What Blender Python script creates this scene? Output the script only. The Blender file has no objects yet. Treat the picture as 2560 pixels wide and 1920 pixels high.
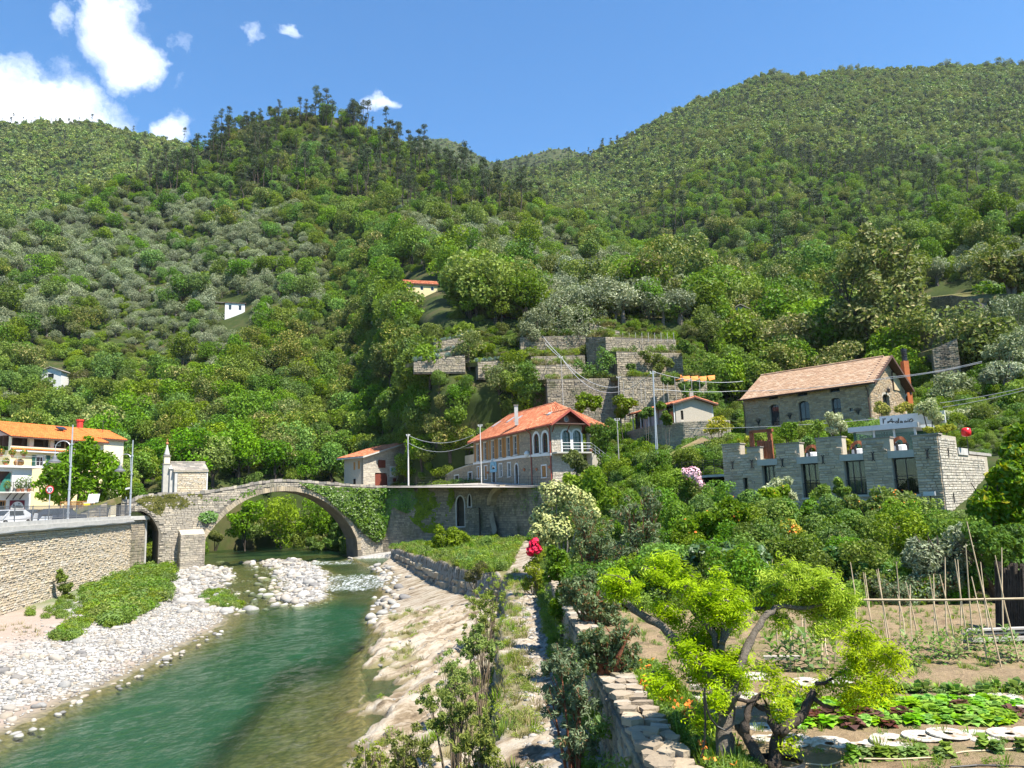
import bpy,math,random
import numpy as np
from mathutils import Vector,Matrix
random.seed(7);RNG=np.random.default_rng(7)
SC=bpy.context.scene;COL=SC.collection
R=math.radians
# ---------------------------------------------------------------- camera, sky, sun, exposure
EYE,FPX,PITCH,ROLL=6.5,1934.0,R(8.9),R(-1.9)
cam_d=bpy.data.cameras.new('camera');cam=bpy.data.objects.new('camera',cam_d);COL.objects.link(cam)
CM=Matrix.Rotation(math.pi/2+PITCH,3,'X')@Matrix.Rotation(ROLL,3,'Z')
cam.matrix_world=Matrix.Translation((0,0,EYE))@CM.to_4x4()
cam_d.sensor_width=36;cam_d.lens=36*FPX/2560;cam_d.clip_start=.1;cam_d.clip_end=20000
SC.camera=cam
SUN_EL,SUN_AZ=R(57),R(128) # azimuth clockwise from straight ahead (+Y): to the right, a little behind
sdir=Vector((math.sin(SUN_AZ)*math.cos(SUN_EL),math.cos(SUN_AZ)*math.cos(SUN_EL),math.sin(SUN_EL)))
sun_d=bpy.data.lights.new('sun','SUN');sun=bpy.data.objects.new('sun',sun_d);COL.objects.link(sun)
sun_d.energy=5.0;sun_d.angle=R(.53);sun_d.color=(1,.94,.84)
sun.rotation_euler=(-sdir).to_track_quat('-Z','Y').to_euler();sun.location=(60,-20,120)
SC.view_settings.view_transform='Standard';SC.view_settings.look='None'
SC.view_settings.gamma=1;SC.view_settings.use_curve_mapping=False;SC.view_settings.exposure=1.22
SC.render.engine='CYCLES'
SC.cycles.use_denoising=True;SC.cycles.max_bounces=6;SC.cycles.transparent_max_bounces=12
SC.cycles.diffuse_bounces=3;SC.cycles.glossy_bounces=2;SC.cycles.transmission_bounces=3;SC.cycles.volume_bounces=0
SC.cycles.sample_clamp_indirect=6;SC.cycles.caustics_reflective=False;SC.cycles.caustics_refractive=False
class NT: # tiny node-tree writer
 def __init__(s,tree):s.t=tree;tree.nodes.clear()
 def n(s,typ,_props=None,**ins):
  nd=s.t.nodes.new(typ)
  for k,v in(_props or{}).items():setattr(nd,k,v)
  for k,v in ins.items():
   key=int(k[1:])if k[0]=='i' and k[1:].isdigit()else k.replace('_',' ')
   s.set(nd,key,v)
  return nd
 def set(s,nd,key,v):
  if isinstance(v,bpy.types.NodeSocket):s.t.links.new(v,nd.inputs[key])
  elif isinstance(v,bpy.types.Node):s.t.links.new(v.outputs[0],nd.inputs[key])
  else:
   sk=nd.inputs[key]
   if sk.type=='RGBA' and len(v)==3:v=(*v,1)
   sk.default_value=v
 def math(s,op,a,b=0.0,c=None,clamp=False):
  nd=s.t.nodes.new('ShaderNodeMath');nd.operation=op;nd.use_clamp=clamp
  s.set(nd,0,a);s.set(nd,1,b)
  if c is not None:s.set(nd,2,c)
  return nd.outputs[0]
 def mix(s,f,a,b,blend='MIX'):
  nd=s.t.nodes.new('ShaderNodeMix');nd.data_type='RGBA';nd.blend_type=blend
  s.set(nd,0,f);s.set(nd,6,a);s.set(nd,7,b);return nd.outputs[2]
 def ramp(s,f,stops):
  nd=s.t.nodes.new('ShaderNodeValToRGB');e=nd.color_ramp.elements
  while len(e)<len(stops):e.new(.5)
  for q,(p,c)in zip(e,stops):q.position=p;q.color=(*c,1)if len(c)==3 else c
  s.set(nd,0,f);return nd.outputs[0]
 def noise(s,scale,detail=3,rough=.55,vec=None,dist=0.0,out=0):
  nd=s.n('ShaderNodeTexNoise',Scale=scale,Detail=detail,Roughness=rough,Distortion=dist)
  if vec is not None:s.set(nd,'Vector',vec)
  return nd.outputs[out]
# world: Nishita sky, and clouds laid over it by direction
world=bpy.data.worlds.new('World');SC.world=world;world.use_nodes=True
t=NT(world.node_tree)
sky=t.n('ShaderNodeTexSky',dict(sky_type='NISHITA',sun_disc=False,sun_elevation=SUN_EL,sun_rotation=SUN_AZ,altitude=300,air_density=1.0,dust_density=.25,ozone_density=3.0))
skyc=t.n('ShaderNodeHueSaturation',Saturation=1.27,Value=1.0,Color=sky.outputs[0]).outputs[0]
skyc=t.mix(1.0,skyc,(.90,1.06,1.08),'MULTIPLY')
geo=t.n('ShaderNodeTexCoord').outputs['Generated']
def ray_dir(u,v):
 return(CM@Vector(((u-1280)/FPX,(960-v)/FPX,-1))).normalized()
def blob(u,v,u2,v2,w,k=1.0): # soft elongated cloud between two sky directions
 a,b=ray_dir(u,v),ray_dir(u2,v2)
 mid=(a+b)*.5;mid.normalize();ax=(b-a);L=ax.length/2+1e-4;ax.normalize();up=mid.cross(ax).normalized()
 def dot(vec):
  nd=t.n('ShaderNodeVectorMath',dict(operation='DOT_PRODUCT'));t.set(nd,0,warp);nd.inputs[1].default_value=vec;return nd.outputs['Value']
 p=t.math('DIVIDE',t.math('SUBTRACT',dot(ax),ax.dot(mid)),L*1.25)
 q=t.math('DIVIDE',t.math('SUBTRACT',dot(up),up.dot(mid)),w/FPX)
 r2=t.math('ADD',t.math('MULTIPLY',p,p),t.math('MULTIPLY',q,q))
 front=t.math('GREATER_THAN',dot(mid),.5)
 return t.math('MULTIPLY',t.math('MULTIPLY',t.math('SUBTRACT',1.0,r2,clamp=True),k),front)
wn=t.n('ShaderNodeTexNoise',Vector=geo,Scale=9.0,Detail=6.0,Roughness=.6)
wv=t.n('ShaderNodeVectorMath',dict(operation='SUBTRACT'));t.set(wv,0,wn.outputs['Color']);wv.inputs[1].default_value=(.5,.5,.5)
ws=t.n('ShaderNodeVectorMath',dict(operation='SCALE'),Scale=.15);t.set(ws,0,wv.outputs[0])
wa=t.n('ShaderNodeVectorMath',dict(operation='ADD'));t.set(wa,0,geo);t.set(wa,1,ws.outputs[0]);warp=wa.outputs[0]
cl=0.0
for b in((190,20,400,165,120,1.25),(110,20,150,85,45,.7),(-250,270,330,345,150,1.35),(0,180,60,190,70,.8),(590,95,640,120,36,.55),(690,98,750,112,30,.9),
(925,280,1000,245,34,.85),(470,100,500,135,40,.4),(420,330,500,365,55,.9),(440,190,470,220,45,.4),(-900,100,-300,160,160,1.1),(-1500,-400,-900,-200,260,1.0),(3000,-500,3500,-350,130,.7)):
 cl=t.math('MAXIMUM',cl,blob(*b))
fine=t.noise(17,9,.66,warp);
cm=t.math('MULTIPLY',t.math('SUBTRACT',t.math('ADD',cl,t.math('MULTIPLY',t.math('SUBTRACT',fine,.5),1.5)),.22),.85,clamp=True)
cm=t.math('MULTIPLY',cm,t.math('MULTIPLY',cl,5.0,clamp=True));cm=t.math('POWER',cm,1.25)
cloudc=t.mix(t.noise(14,5,.6,warp),(7.0,7.4,8.4),(10.5,10.6,10.8))
bg=t.n('ShaderNodeBackground',Strength=.100,Color=t.mix(cm,skyc,cloudc))
t.n('ShaderNodeOutputWorld',Surface=bg)
# ---------------------------------------------------------------- helpers: pixels to places
def W(u,v,Y=None,z=None):
 d=CM@Vector(((u-1280)/FPX,(960-v)/FPX,-1))
 k=(Y/d.y)if Y is not None else(z-EYE)/d.z
 return Vector((d.x*k,d.y*k,d.z*k+EYE))
def PX(p):
 c=CM.transposed()@(Vector(p)-Vector((0,0,EYE)))
 return(1280+FPX*c.x/-c.z,960-FPX*c.y/-c.z)
def PXN(P): # the same for an array (n,3)
 m=np.array(CM.transposed());c=(np.asarray(P)-np.array([0,0,EYE]))@m.T
 return 1280+FPX*c[:,0]/-c[:,2],960-FPX*c[:,1]/-c[:,2]
def WN(u,v,Y):
 u,v,Y=np.broadcast_arrays(np.asarray(u,float),np.asarray(v,float),np.asarray(Y,float))
 d=np.stack([(u-1280)/FPX,(960-v)/FPX,-np.ones_like(u)],-1)@np.array(CM).T
 k=Y/d[...,1];p=d*k[...,None];p[...,2]+=EYE;return p
S=lambda x,y:(x*1.15732,y*1.15732)
def zoom(u0,v0,k):return lambda x,y:(u0+x*k,v0+y*k)
z1,z2,z3,z4,z5=zoom(0,960,.28933),zoom(320,1000,.28933),zoom(860,960,.28933),zoom(1300,760,.28933),zoom(1780,840,.28933)
z6,z7,z8=zoom(1500,1380,.32553),zoom(1920,1380,.32553),zoom(700,1340,.36166)
y1,y2,y3,y4,y5,y6,y7=zoom(0,0,.57866),zoom(1280,100,.57866),zoom(0,1240,.434),zoom(1280,1180,.3255),zoom(1900,1200,.30137),zoom(0,1040,.15675),zoom(2200,640,.3255)
# value noise for shaping geometry
def _h(ix,iy,s):
 n=(ix.astype(np.int64)*374761393+iy.astype(np.int64)*668265263+s*974711)&0x7fffffff
 n=((n^(n>>13))*1274126177)&0x7fffffff
 return((n^(n>>16))&0xffff)/65535.0
def vnoise(x,y,s=0):
 x,y=np.asarray(x,float),np.asarray(y,float)
 ix,iy=np.floor(x),np.floor(y);fx,fy=x-ix,y-iy;fx,fy=fx*fx*(3-2*fx),fy*fy*(3-2*fy)
 a,b,c,d=_h(ix,iy,s),_h(ix+1,iy,s),_h(ix,iy+1,s),_h(ix+1,iy+1,s)
 return(a*(1-fx)+b*fx)*(1-fy)+(c*(1-fx)+d*fx)*fy
def fbm(x,y,s=0,o=4,g=.5):
 r,a,t_=0,1,0
 for i in range(o):r=r+a*(vnoise(x*2**i,y*2**i,s+i*17)-.5);t_+=a;a*=g
 return r/t_*2
def inpoly(u,v,poly):
 u,v=np.asarray(u,float),np.asarray(v,float);r=np.zeros(u.shape,bool);n=len(poly)
 for i in range(n):
  (x1,y1),(x2,y2)=poly[i],poly[(i+1)%n]
  if y1==y2:continue
  r^=((y1>v)!=(y2>v))&(u<(x2-x1)*(v-y1)/(y2-y1)+x1)
 return r
# ---------------------------------------------------------------- helpers: objects
def tag(o,label=None,cat=None,group=None,kind=None):
 for k,v in(('label',label),('category',cat),('group',group),('kind',kind)):
  if v:o[k]=v
 return o
def thing(name,loc,label,cat,group=None):
 o=bpy.data.objects.new(name,None);o.location=loc;o.empty_display_size=.2;COL.objects.link(o)
 return tag(o,label,cat,group)
def link(name,me,parent=None,loc=None):
 o=bpy.data.objects.new(name,me);COL.objects.link(o)
 if parent is not None:o.parent=parent
 if loc is not None:o.location=loc
 return o
def mesh_np(name,V,F,mats=(),mi=None,rnd=None,smooth=False,attrs=None):
 """V (n,3); F list of (m,k) index arrays; mi / rnd per face"""
 me=bpy.data.meshes.new(name);V=np.ascontiguousarray(V,dtype=np.float32)
 F=[np.asarray(f,np.int32)for f in F if len(f)]
 me.vertices.add(len(V));me.vertices.foreach_set('co',V.ravel())
 nf=sum(len(f)for f in F);tot=np.concatenate([np.full(len(f),f.shape[1],np.int32)for f in F])if nf else np.zeros(0,np.int32)
 idx=np.concatenate([f.ravel()for f in F])if nf else np.zeros(0,np.int32)
 me.loops.add(len(idx));me.loops.foreach_set('vertex_index',idx)
 me.polygons.add(nf);me.polygons.foreach_set('loop_start',np.concatenate([[0],np.cumsum(tot)[:-1]]).astype(np.int32));me.polygons.foreach_set('loop_total',tot)
 if mi is not None:me.polygons.foreach_set('material_index',np.asarray(mi,np.int32))
 me.polygons.foreach_set('use_smooth',np.full(nf,smooth,bool))
 if rnd is not None:
  a=me.attributes.new('rnd','FLOAT','FACE');a.data.foreach_set('value',np.asarray(rnd,np.float32))
 for k,v in(attrs or{}).items():
  a=me.attributes.new(k,'FLOAT','POINT');a.data.foreach_set('value',np.asarray(v,np.float32).ravel())
 for m in mats:me.materials.append(m)
 me.update(calc_edges=True);me.validate()
 return me
class MB:
 """collects shapes into ONE mesh; verts in world coordinates"""
 def __init__(s):s.V=[];s.n=0;s.F={3:[],4:[]};s.M={3:[],4:[]};s.Rn={3:[],4:[]}
 def add(s,V,F,m=0,rnd=None):
  V=np.asarray(V,float).reshape(-1,3);r=random.random()if rnd is None else rnd
  by={3:[],4:[]}
  for f in F:
   if len(f)>4:
    for i in range(1,len(f)-1):by[3].append((f[0],f[i],f[i+1]))
   else:by[len(f)].append(tuple(f))
  for k in(3,4):
   if by[k]:
    a=np.asarray(by[k],np.int32)+s.n;s.F[k].append(a);s.M[k].append(np.full(len(a),m));s.Rn[k].append(np.full(len(a),r))
  s.V.append(V);s.n+=len(V);return s
 def arr(s,V,F,m=0,rnd=None): # big arrays, F (m,k)
  F=np.asarray(F,np.int32);k=F.shape[1]
  s.V.append(np.asarray(V,float).reshape(-1,3));s.F[k].append(F+s.n);s.M[k].append(np.full(len(F),m))
  s.Rn[k].append(np.zeros(len(F))if rnd is None else np.broadcast_to(np.asarray(rnd,float),(len(F),)));s.n+=len(s.V[-1]);return s
 BF=[(0,3,2,1),(4,5,6,7),(0,1,5,4),(1,2,6,5),(2,3,7,6),(3,0,4,7)]
 def obox(s,o,a,b,c,m=0,rnd=None):
  o,a,b,c=(np.asarray(q,float)for q in(o,a,b,c))
  if np.dot(np.cross(a,b),c)<0:o=o+a;a=-a
  return s.add([o,o+a,o+a+b,o+b,o+c,o+a+c,o+a+b+c,o+b+c],s.BF,m,rnd)
 def box(s,x0,x1,y0,y1,z0,z1_,m=0,rnd=None):return s.obox((x0,y0,z0),(x1-x0,0,0),(0,y1-y0,0),(0,0,z1_-z0),m,rnd)
 def tube(s,pts,rad,n=6,m=0,rnd=None,cap=True):
  P=[np.asarray(p,float)for p in pts];rad=rad if hasattr(rad,'__len__')else[rad]*len(P);V=[];ref=np.array([.31,.17,.93])
  for i,p in enumerate(P):
   d=P[min(i+1,len(P)-1)]-P[max(i-1,0)];d=d/(np.linalg.norm(d)+1e-9)
   a=np.cross(d,ref);
   if np.linalg.norm(a)<.1:a=np.cross(d,[1,0,0])
   a/=np.linalg.norm(a);b=np.cross(d,a)
   for j in range(n):
    w=2*math.pi*j/n;V.append(p+rad[i]*(a*math.cos(w)+b*math.sin(w)))
  F=[(i*n+j,i*n+(j+1)%n,(i+1)*n+(j+1)%n,(i+1)*n+j)for i in range(len(P)-1)for j in range(n)]
  if cap:F+=[tuple(range(n))[::-1],tuple((len(P)-1)*n+j for j in range(n))]
  return s.add(V,F,m,rnd)
 def lathe(s,c,prof,n=12,m=0,rnd=None):
  V=[];c=np.asarray(c,float)
  for(r,z)in prof:
   for j in range(n):V.append(c+[r*math.cos(2*math.pi*j/n),r*math.sin(2*math.pi*j/n),z])
  k=len(prof)
  F=[(i*n+j,i*n+(j+1)%n,(i+1)*n+(j+1)%n,(i+1)*n+j)for i in range(k-1)for j in range(n)]+[tuple(range(n))[::-1],tuple((k-1)*n+j for j in range(n))]
  return s.add(V,F,m,rnd)
 def poly(s,pts,ext,m=0,rnd=None): # prism: planar outline pushed along ext (convex or fan-able from its first point)
  P=[np.asarray(p,float)for p in pts];e=np.asarray(ext,float);n=len(P)
  nrm=sum((np.cross(P[i]-P[0],P[i+1]-P[0])for i in range(1,n-1)),np.zeros(3))
  if np.dot(nrm,e)>0:P=P[::-1]
  V=P+[p+e for p in P]
  F=[tuple(range(n)),tuple(range(2*n-1,n-1,-1))]+[(i,n+i,n+(i+1)%n,(i+1)%n)for i in range(n)]
  return s.add(V,F,m,rnd)
 def mesh(s,name,mats,loc=(0,0,0),smooth=False):
  V=np.concatenate(s.V)-np.asarray(loc,float)
  F,M,Rn=[],[],[]
  for k in(3,4):
   if s.F[k]:F.append(np.concatenate(s.F[k]));M.append(np.concatenate(s.M[k]));Rn.append(np.concatenate(s.Rn[k]))
  return mesh_np(name,V,F,mats if isinstance(mats,(list,tuple))else[mats],np.concatenate(M),np.concatenate(Rn),smooth)
 def build(s,name,mats,parent=None,smooth=False,kind=None,loc=None):
  """world-space mesh, child of a thing (or of a part of it), or top-level"""
  off=Vector((0,0,0));p=parent
  while p is not None:off+=p.location;p=p.parent
  if parent is None and loc is not None:off=Vector(loc)
  o=link(name,s.mesh(name,mats,off,smooth),parent,None if parent is not None else off)
  if kind:o['kind']=kind
  return o
# ---------------------------------------------------------------- materials
def newmat(name):
 m=bpy.data.materials.new(name);m.use_nodes=True;return m,NT(m.node_tree)
def objrnd(t):return t.n('ShaderNodeObjectInfo').outputs['Random']
def attr(t,name):return t.n('ShaderNodeAttribute',dict(attribute_name=name)).outputs['Fac']
def pos(t):return t.n('ShaderNodeNewGeometry').outputs['Position']
def scaled(t,v,sx,sy,sz):
 nd=t.n('ShaderNodeVectorMath',dict(operation='MULTIPLY'));t.set(nd,0,v);nd.inputs[1].default_value=(sx,sy,sz);return nd.outputs[0]
def bump(t,h,strength=.4,dist=.02):
 return t.n('ShaderNodeBump',Strength=strength,Distance=dist,Height=h).outputs[0]
def done(t,col,rough=.8,spec=.3,nrm=None,metal=0.0,extra=None):
 ins=dict(Base_Color=col,Roughness=rough,Metallic=metal)
 b=t.n('ShaderNodeBsdfPrincipled',**ins);b.inputs['Specular IOR Level'].default_value=spec
 if nrm is not None:t.set(b,'Normal',nrm)
 t.n('ShaderNodeOutputMaterial',Surface=b if extra is None else extra(b));return b
def leafmat(name,dark,light,trans=.35,hue=.02,val=.35,rough=.55,spec=.25,tint=None):
 m,t=newmat(name);r=attr(t,'rnd');o=objrnd(t)
 c=t.mix(r,dark,light)
 if tint:c=t.mix(t.math('MULTIPLY',t.math('GREATER_THAN',t.math('FRACT',t.math('MULTIPLY',r,7.13)),tint[1]),1.0),c,tint[0])
 big=t.math('ADD',t.math('MULTIPLY',t.noise(.35,2,.5,pos(t)),.5),t.math('MULTIPLY',t.noise(.022,4,.6,pos(t)),.5));lowf=t.noise(.013,3,.55,pos(t))
 hs=t.n('ShaderNodeHueSaturation',Color=c,Hue=t.math('ADD',t.math('ADD',t.math('MULTIPLY',t.math('SUBTRACT',o,.5),hue*2),t.math('MULTIPLY',t.math('SUBTRACT',lowf,.5),-.06)),.5),
 Saturation=t.math('ADD',t.math('MULTIPLY',t.math('FRACT',t.math('MULTIPLY',o,5.3)),.3),.85),
 Value=t.math('MULTIPLY',t.math('ADD',t.math('MULTIPLY',t.math('FRACT',t.math('MULTIPLY',o,3.7)),val),1-val/2),t.math('ADD',t.math('MULTIPLY',big,1.1),.45))).outputs[0]
 b=t.n('ShaderNodeBsdfPrincipled',Base_Color=hs,Roughness=rough);b.inputs['Specular IOR Level'].default_value=spec
 tl=t.n('ShaderNodeBsdfTranslucent',Color=t.mix(.35,hs,(.35,.5,.04)))
 mx=t.n('ShaderNodeMixShader');t.set(mx,0,trans);t.set(mx,1,b);t.set(mx,2,tl)
 t.n('ShaderNodeOutputMaterial',Surface=mx);return m
def stonemat(name,cols,rough=.85,nscale=9,bstr=.5,moss=0.0,streak=0.0):
 m,t=newmat(name);r=t.math('FRACT',t.math('ADD',attr(t,'rnd'),objrnd(t)))
 k=len(cols);st=[((i+.5)/k,c)for i,c in enumerate(cols)]
 c=t.ramp(r,st);p=pos(t)
 n=t.noise(nscale,5,.65,p);c=t.mix(t.math('MULTIPLY',n,.9),t.mix(1,c,(.62,.6,.58),'MULTIPLY'),t.mix(1,c,(1.25,1.22,1.15),'MULTIPLY'))
 if streak:
  sn=t.noise(1.0,4,.6,scaled(t,p,.8,.8,.16));f=t.math('MULTIPLY',t.math('SUBTRACT',sn,.52,clamp=True),7*streak,clamp=True)
  c=t.mix(f,c,t.mix(1,c,(.42,.42,.4),'MULTIPLY'))
 if moss:
  f=t.math('MULTIPLY',t.math('SUBTRACT',t.noise(.55,5,.65,p),.60-moss*.2,clamp=True),5,clamp=True);c=t.mix(t.math('MULTIPLY',f,.75),c,(.075,.085,.03))
 done(t,c,rough,.25,bump(t,t.noise(nscale*2.2,4,.7,p),bstr,.03));return m
def plain(name,col,rough=.6,spec=.4,metal=0.0,var=.15,nscale=4.0,bstr=.0):
 m,t=newmat(name);p=pos(t);n=t.noise(nscale,5,.6,p)
 c=t.mix(n,t.mix(1,col,(1-var*1.6,)*3,'MULTIPLY'),t.mix(1,col,(1+var,)*3,'MULTIPLY'))
 done(t,c,rough,spec,bump(t,n,bstr,.01)if bstr else None,metal);return m
def soil(name,cols,scale=1.2,rough=.95,bstr=.6,fine=26):
 m,t=newmat(name);p=pos(t);n=t.noise(scale,6,.62,p);k=len(cols)
 c=t.ramp(n,[(.3+.4*i/max(1,k-1),q)for i,q in enumerate(cols)])
 f=t.noise(fine,4,.7,p);c=t.mix(f,t.mix(1,c,(.6,.58,.56),'MULTIPLY'),t.mix(1,c,(1.3,1.28,1.22),'MULTIPLY'))
 done(t,c,rough,.15,bump(t,f,bstr,.05));return m
M={}
# foliage
M['olive']=leafmat('olive_leaf',(.105,.130,.058),(.370,.405,.235),.18,.012,.45,.5)
M['broad']=leafmat('broad_leaf',(.050,.098,.008),(.195,.310,.022),.30,.03,.55)
M['bright']=leafmat('bright_leaf',(.090,.155,.009),(.270,.370,.028),.40,.02,.4)
M['chest']=leafmat('blossom_chestnut_leaf',(.050,.080,.012),(.200,.235,.042),.25,.02,.4,tint=((.36,.32,.10),.80))
M['pine']=leafmat('pine_needles',(.020,.040,.014),(.080,.110,.045),.12,.02,.5)
M['brown']=leafmat('brownish_scrub_leaf',(.070,.085,.018),(.200,.205,.055),.3,.03,.5)
M['red']=leafmat('purple_leaf',(.035,.009,.010),(.120,.028,.026),.3,.01,.3)
M['far']=leafmat('far_wood_leaf',(.095,.140,.026),(.270,.335,.075),.2,.03,.6)
M['lime']=leafmat('lime_feather_leaf',(.230,.330,.006),(.560,.680,.020),.42,.012,.3)
M['euc']=leafmat('greygreen_leaf',(.060,.090,.036),(.220,.265,.135),.25,.02,.35,tint=((.16,.075,.035),.86))
M['cream']=leafmat('cream_blossom',(.330,.350,.130),(.600,.580,.280),.25,.01,.2)
M['thuja']=leafmat('thuja_scale',(.045,.110,.012),(.145,.275,.026),.3,.02,.3)
M['kiwi']=leafmat('round_vine_leaf',(.040,.095,.020),(.130,.230,.055),.3,.02,.4,.32,.6)
M['vine']=leafmat('vine_leaf',(.060,.125,.012),(.200,.320,.026),.38,.02,.35)
M['ivy']=leafmat('ivy_leaf',(.050,.105,.010),(.170,.290,.028),.3,.02,.4,.4,.5)
M['grass']=leafmat('grass_blade',(.095,.170,.016),(.280,.390,.050),.4,.02,.4)
M['dry']=leafmat('dry_grass',(.160,.130,.055),(.340,.290,.130),.3,.01,.3)
M['scrub']=leafmat('river_scrub_leaf',(.120,.165,.020),(.330,.390,.055),.4,.02,.4)
M['weed']=leafmat('bank_weed',(.075,.140,.018),(.220,.320,.045),.35,.02,.4)
M['crop']=leafmat('crop_leaf',(.090,.160,.030),(.240,.340,.080),.35,.02,.4)
M['lettuce']=leafmat('lettuce_leaf',(.150,.320,.014),(.330,.560,.035),.4,.02,.2)
M['redlet']=leafmat('red_lettuce_leaf',(.060,.020,.018),(.190,.070,.045),.3,.02,.3)
M['agave']=leafmat('blue_agave',(.160,.220,.190),(.330,.410,.370),.1,.01,.3)
M['varieg']=leafmat('variegated_leaf',(.190,.240,.090),(.600,.600,.370),.3,.01,.2)
M['yellow']=leafmat('yellow_leaf',(.180,.210,.020),(.480,.440,.060),.35,.01,.3)
M['fig']=leafmat('fig_leaf',(.045,.110,.012),(.180,.310,.030),.4,.02,.4,.4,.4,tint=((.42,.38,.03),.88))
M['palm']=leafmat('palm_leaf',(.060,.110,.018),(.210,.290,.060),.2,.02,.3)
def petal(name,c,c2):
 m,t=newmat(name);done(t,t.mix(attr(t,'rnd'),c,c2),.6,.2);return m
M['orange_fl']=petal('orange_petal',(.75,.16,.02),(.85,.28,.05));M['red_fl']=petal('rose_petal',(.62,.010,.035),(.80,.03,.10));M['yellow_fl']=petal('broom_blossom',(.75,.52,.02),(.85,.66,.05))
M['pink_fl']=petal('pink_petal',(.68,.36,.42),(.75,.52,.55));M['white_fl']=petal('white_petal',(.75,.74,.66),(.8,.79,.74))
M['bark']=soil('bark',[(.10,.085,.07),(.19,.165,.14)],6,bstr=.8,fine=30)
M['bark_pale']=soil('pale_bark',[(.20,.18,.15),(.33,.30,.26)],6,bstr=.6,fine=30)
M['bark_dark']=soil('dark_bark',[(.045,.036,.030),(.10,.08,.065)],6,bstr=.8,fine=30)
M['bark_red']=soil('red_peeling_bark',[(.16,.055,.03),(.28,.12,.07)],5,bstr=.8,fine=22)
M['twig']=plain('twig',(.16,.12,.08),.8,.1)
# ground
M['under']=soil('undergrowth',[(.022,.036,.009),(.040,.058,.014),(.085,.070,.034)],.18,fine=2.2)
M['earth']=soil('terrace_earth',[(.20,.145,.085),(.10,.11,.03),(.27,.20,.12)],.4)
M['garden']=soil('garden_soil',[(.215,.15,.092),(.31,.23,.145),(.25,.185,.118)],1.6,bstr=1.0,fine=11)
m,t=newmat('garden_soil');p=pos(t);c=t.ramp(t.noise(1.6,6,.62,p),[(.3,(.20,.138,.085)),(.5,(.31,.23,.145)),(.7,(.25,.185,.118))]);f=t.noise(12,5,.75,p);c=t.mix(f,t.mix(1,c,(.45,.43,.4),'MULTIPLY'),t.mix(1,c,(1.3,1.28,1.2),'MULTIPLY'));c=t.mix(t.math('MULTIPLY',t.math('SUBTRACT',t.noise(.9,6,.7,p),.5,clamp=True),3.2,clamp=True),c,(.13,.135,.04));done(t,c,.95,.15,bump(t,f,1.0,.06));M['garden']=m
M['bed']=None
M['concrete']=plain('concrete',(.42,.41,.38),.9,.2,var=.3,nscale=1.6,bstr=.3)
M['paleconc']=plain('pale_concrete',(.47,.45,.41),.9,.2,var=.25,nscale=2.0,bstr=.3)
M['asphalt']=plain('asphalt',(.055,.055,.055),.9,.2,var=.25)
M['paving']=plain('paving',(.36,.33,.29),.9,.2,var=.3)
# masonry
M['mortar']=soil('lime_mortar',[(.36,.32,.26),(.46,.41,.33)],1.5,fine=16)
M['mortar_dark']=soil('old_mortar',[(.115,.105,.09),(.19,.17,.14)],1.0,fine=12)
M['st_annex']=stonemat('annex_stone',[(.50,.40,.28),(.33,.275,.21),(.60,.48,.34),(.43,.345,.25),(.53,.45,.35)],bstr=.4)
M['st_hotel']=stonemat('hotel_stone',[(.42,.32,.21),(.28,.225,.165),(.54,.41,.26),(.35,.27,.185),(.46,.385,.29)])
M['st_wall']=stonemat('river_wall_stone',[(.56,.47,.34),(.42,.37,.30),(.64,.53,.37),(.50,.44,.35),(.58,.53,.45)],bstr=.6)
M['st_bridge']=stonemat('bridge_stone',[(.40,.36,.295),(.28,.255,.22),(.50,.44,.35),(.35,.315,.265)],moss=.25,streak=.6)
M['st_ring']=stonemat('arch_stone',[(.38,.32,.235),(.30,.265,.21),(.46,.38,.265)],streak=.6)
M['st_house']=stonemat('house_stone',[(.36,.30,.225),(.26,.22,.18),(.44,.36,.26),(.32,.275,.21)])
M['st_pale']=stonemat('pale_stone',[(.47,.44,.38),(.36,.33,.29),(.54,.50,.42),(.42,.38,.32)])
M['st_terr']=stonemat('terrace_stone',[(.36,.315,.24),(.26,.23,.19),(.45,.385,.28),(.31,.275,.22)],moss=.2)
M['st_old']=stonemat('old_wall_stone',[(.30,.26,.20),(.20,.18,.15),(.37,.32,.24)],moss=.45,streak=.6)
M['st_cope']=stonemat('wall_top_stone',[(.38,.31,.23),(.28,.23,.175),(.45,.37,.27),(.33,.28,.215),(.40,.36,.30)],nscale=7,bstr=.8,moss=.25)
M['cobble']=stonemat('river_stone',[(.36,.35,.33),(.24,.24,.235),(.44,.425,.40),(.33,.285,.225),(.16,.16,.165),(.38,.345,.295)],.8,5,.3)
M['slate']=stonemat('slate',[(.24,.215,.19),(.31,.285,.25),(.37,.33,.29),(.20,.19,.175)])
M['t_red']=stonemat('terracotta_tile',[(.42,.130,.060),(.50,.190,.095),(.36,.105,.050),(.55,.235,.13)],.75,14,.2)
M['t_hotel']=stonemat('pale_terracotta',[(.49,.33,.215),(.40,.245,.155),(.56,.41,.29),(.44,.285,.185)],.8,14,.2)
M['t_orange']=stonemat('orange_tile',[(.66,.185,.045),(.72,.225,.06),(.60,.155,.04)],.7,14,.2)
M['brick']=stonemat('red_brick',[(.30,.10,.06),(.36,.13,.08),(.24,.085,.055)],.85,14,.3)
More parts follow.
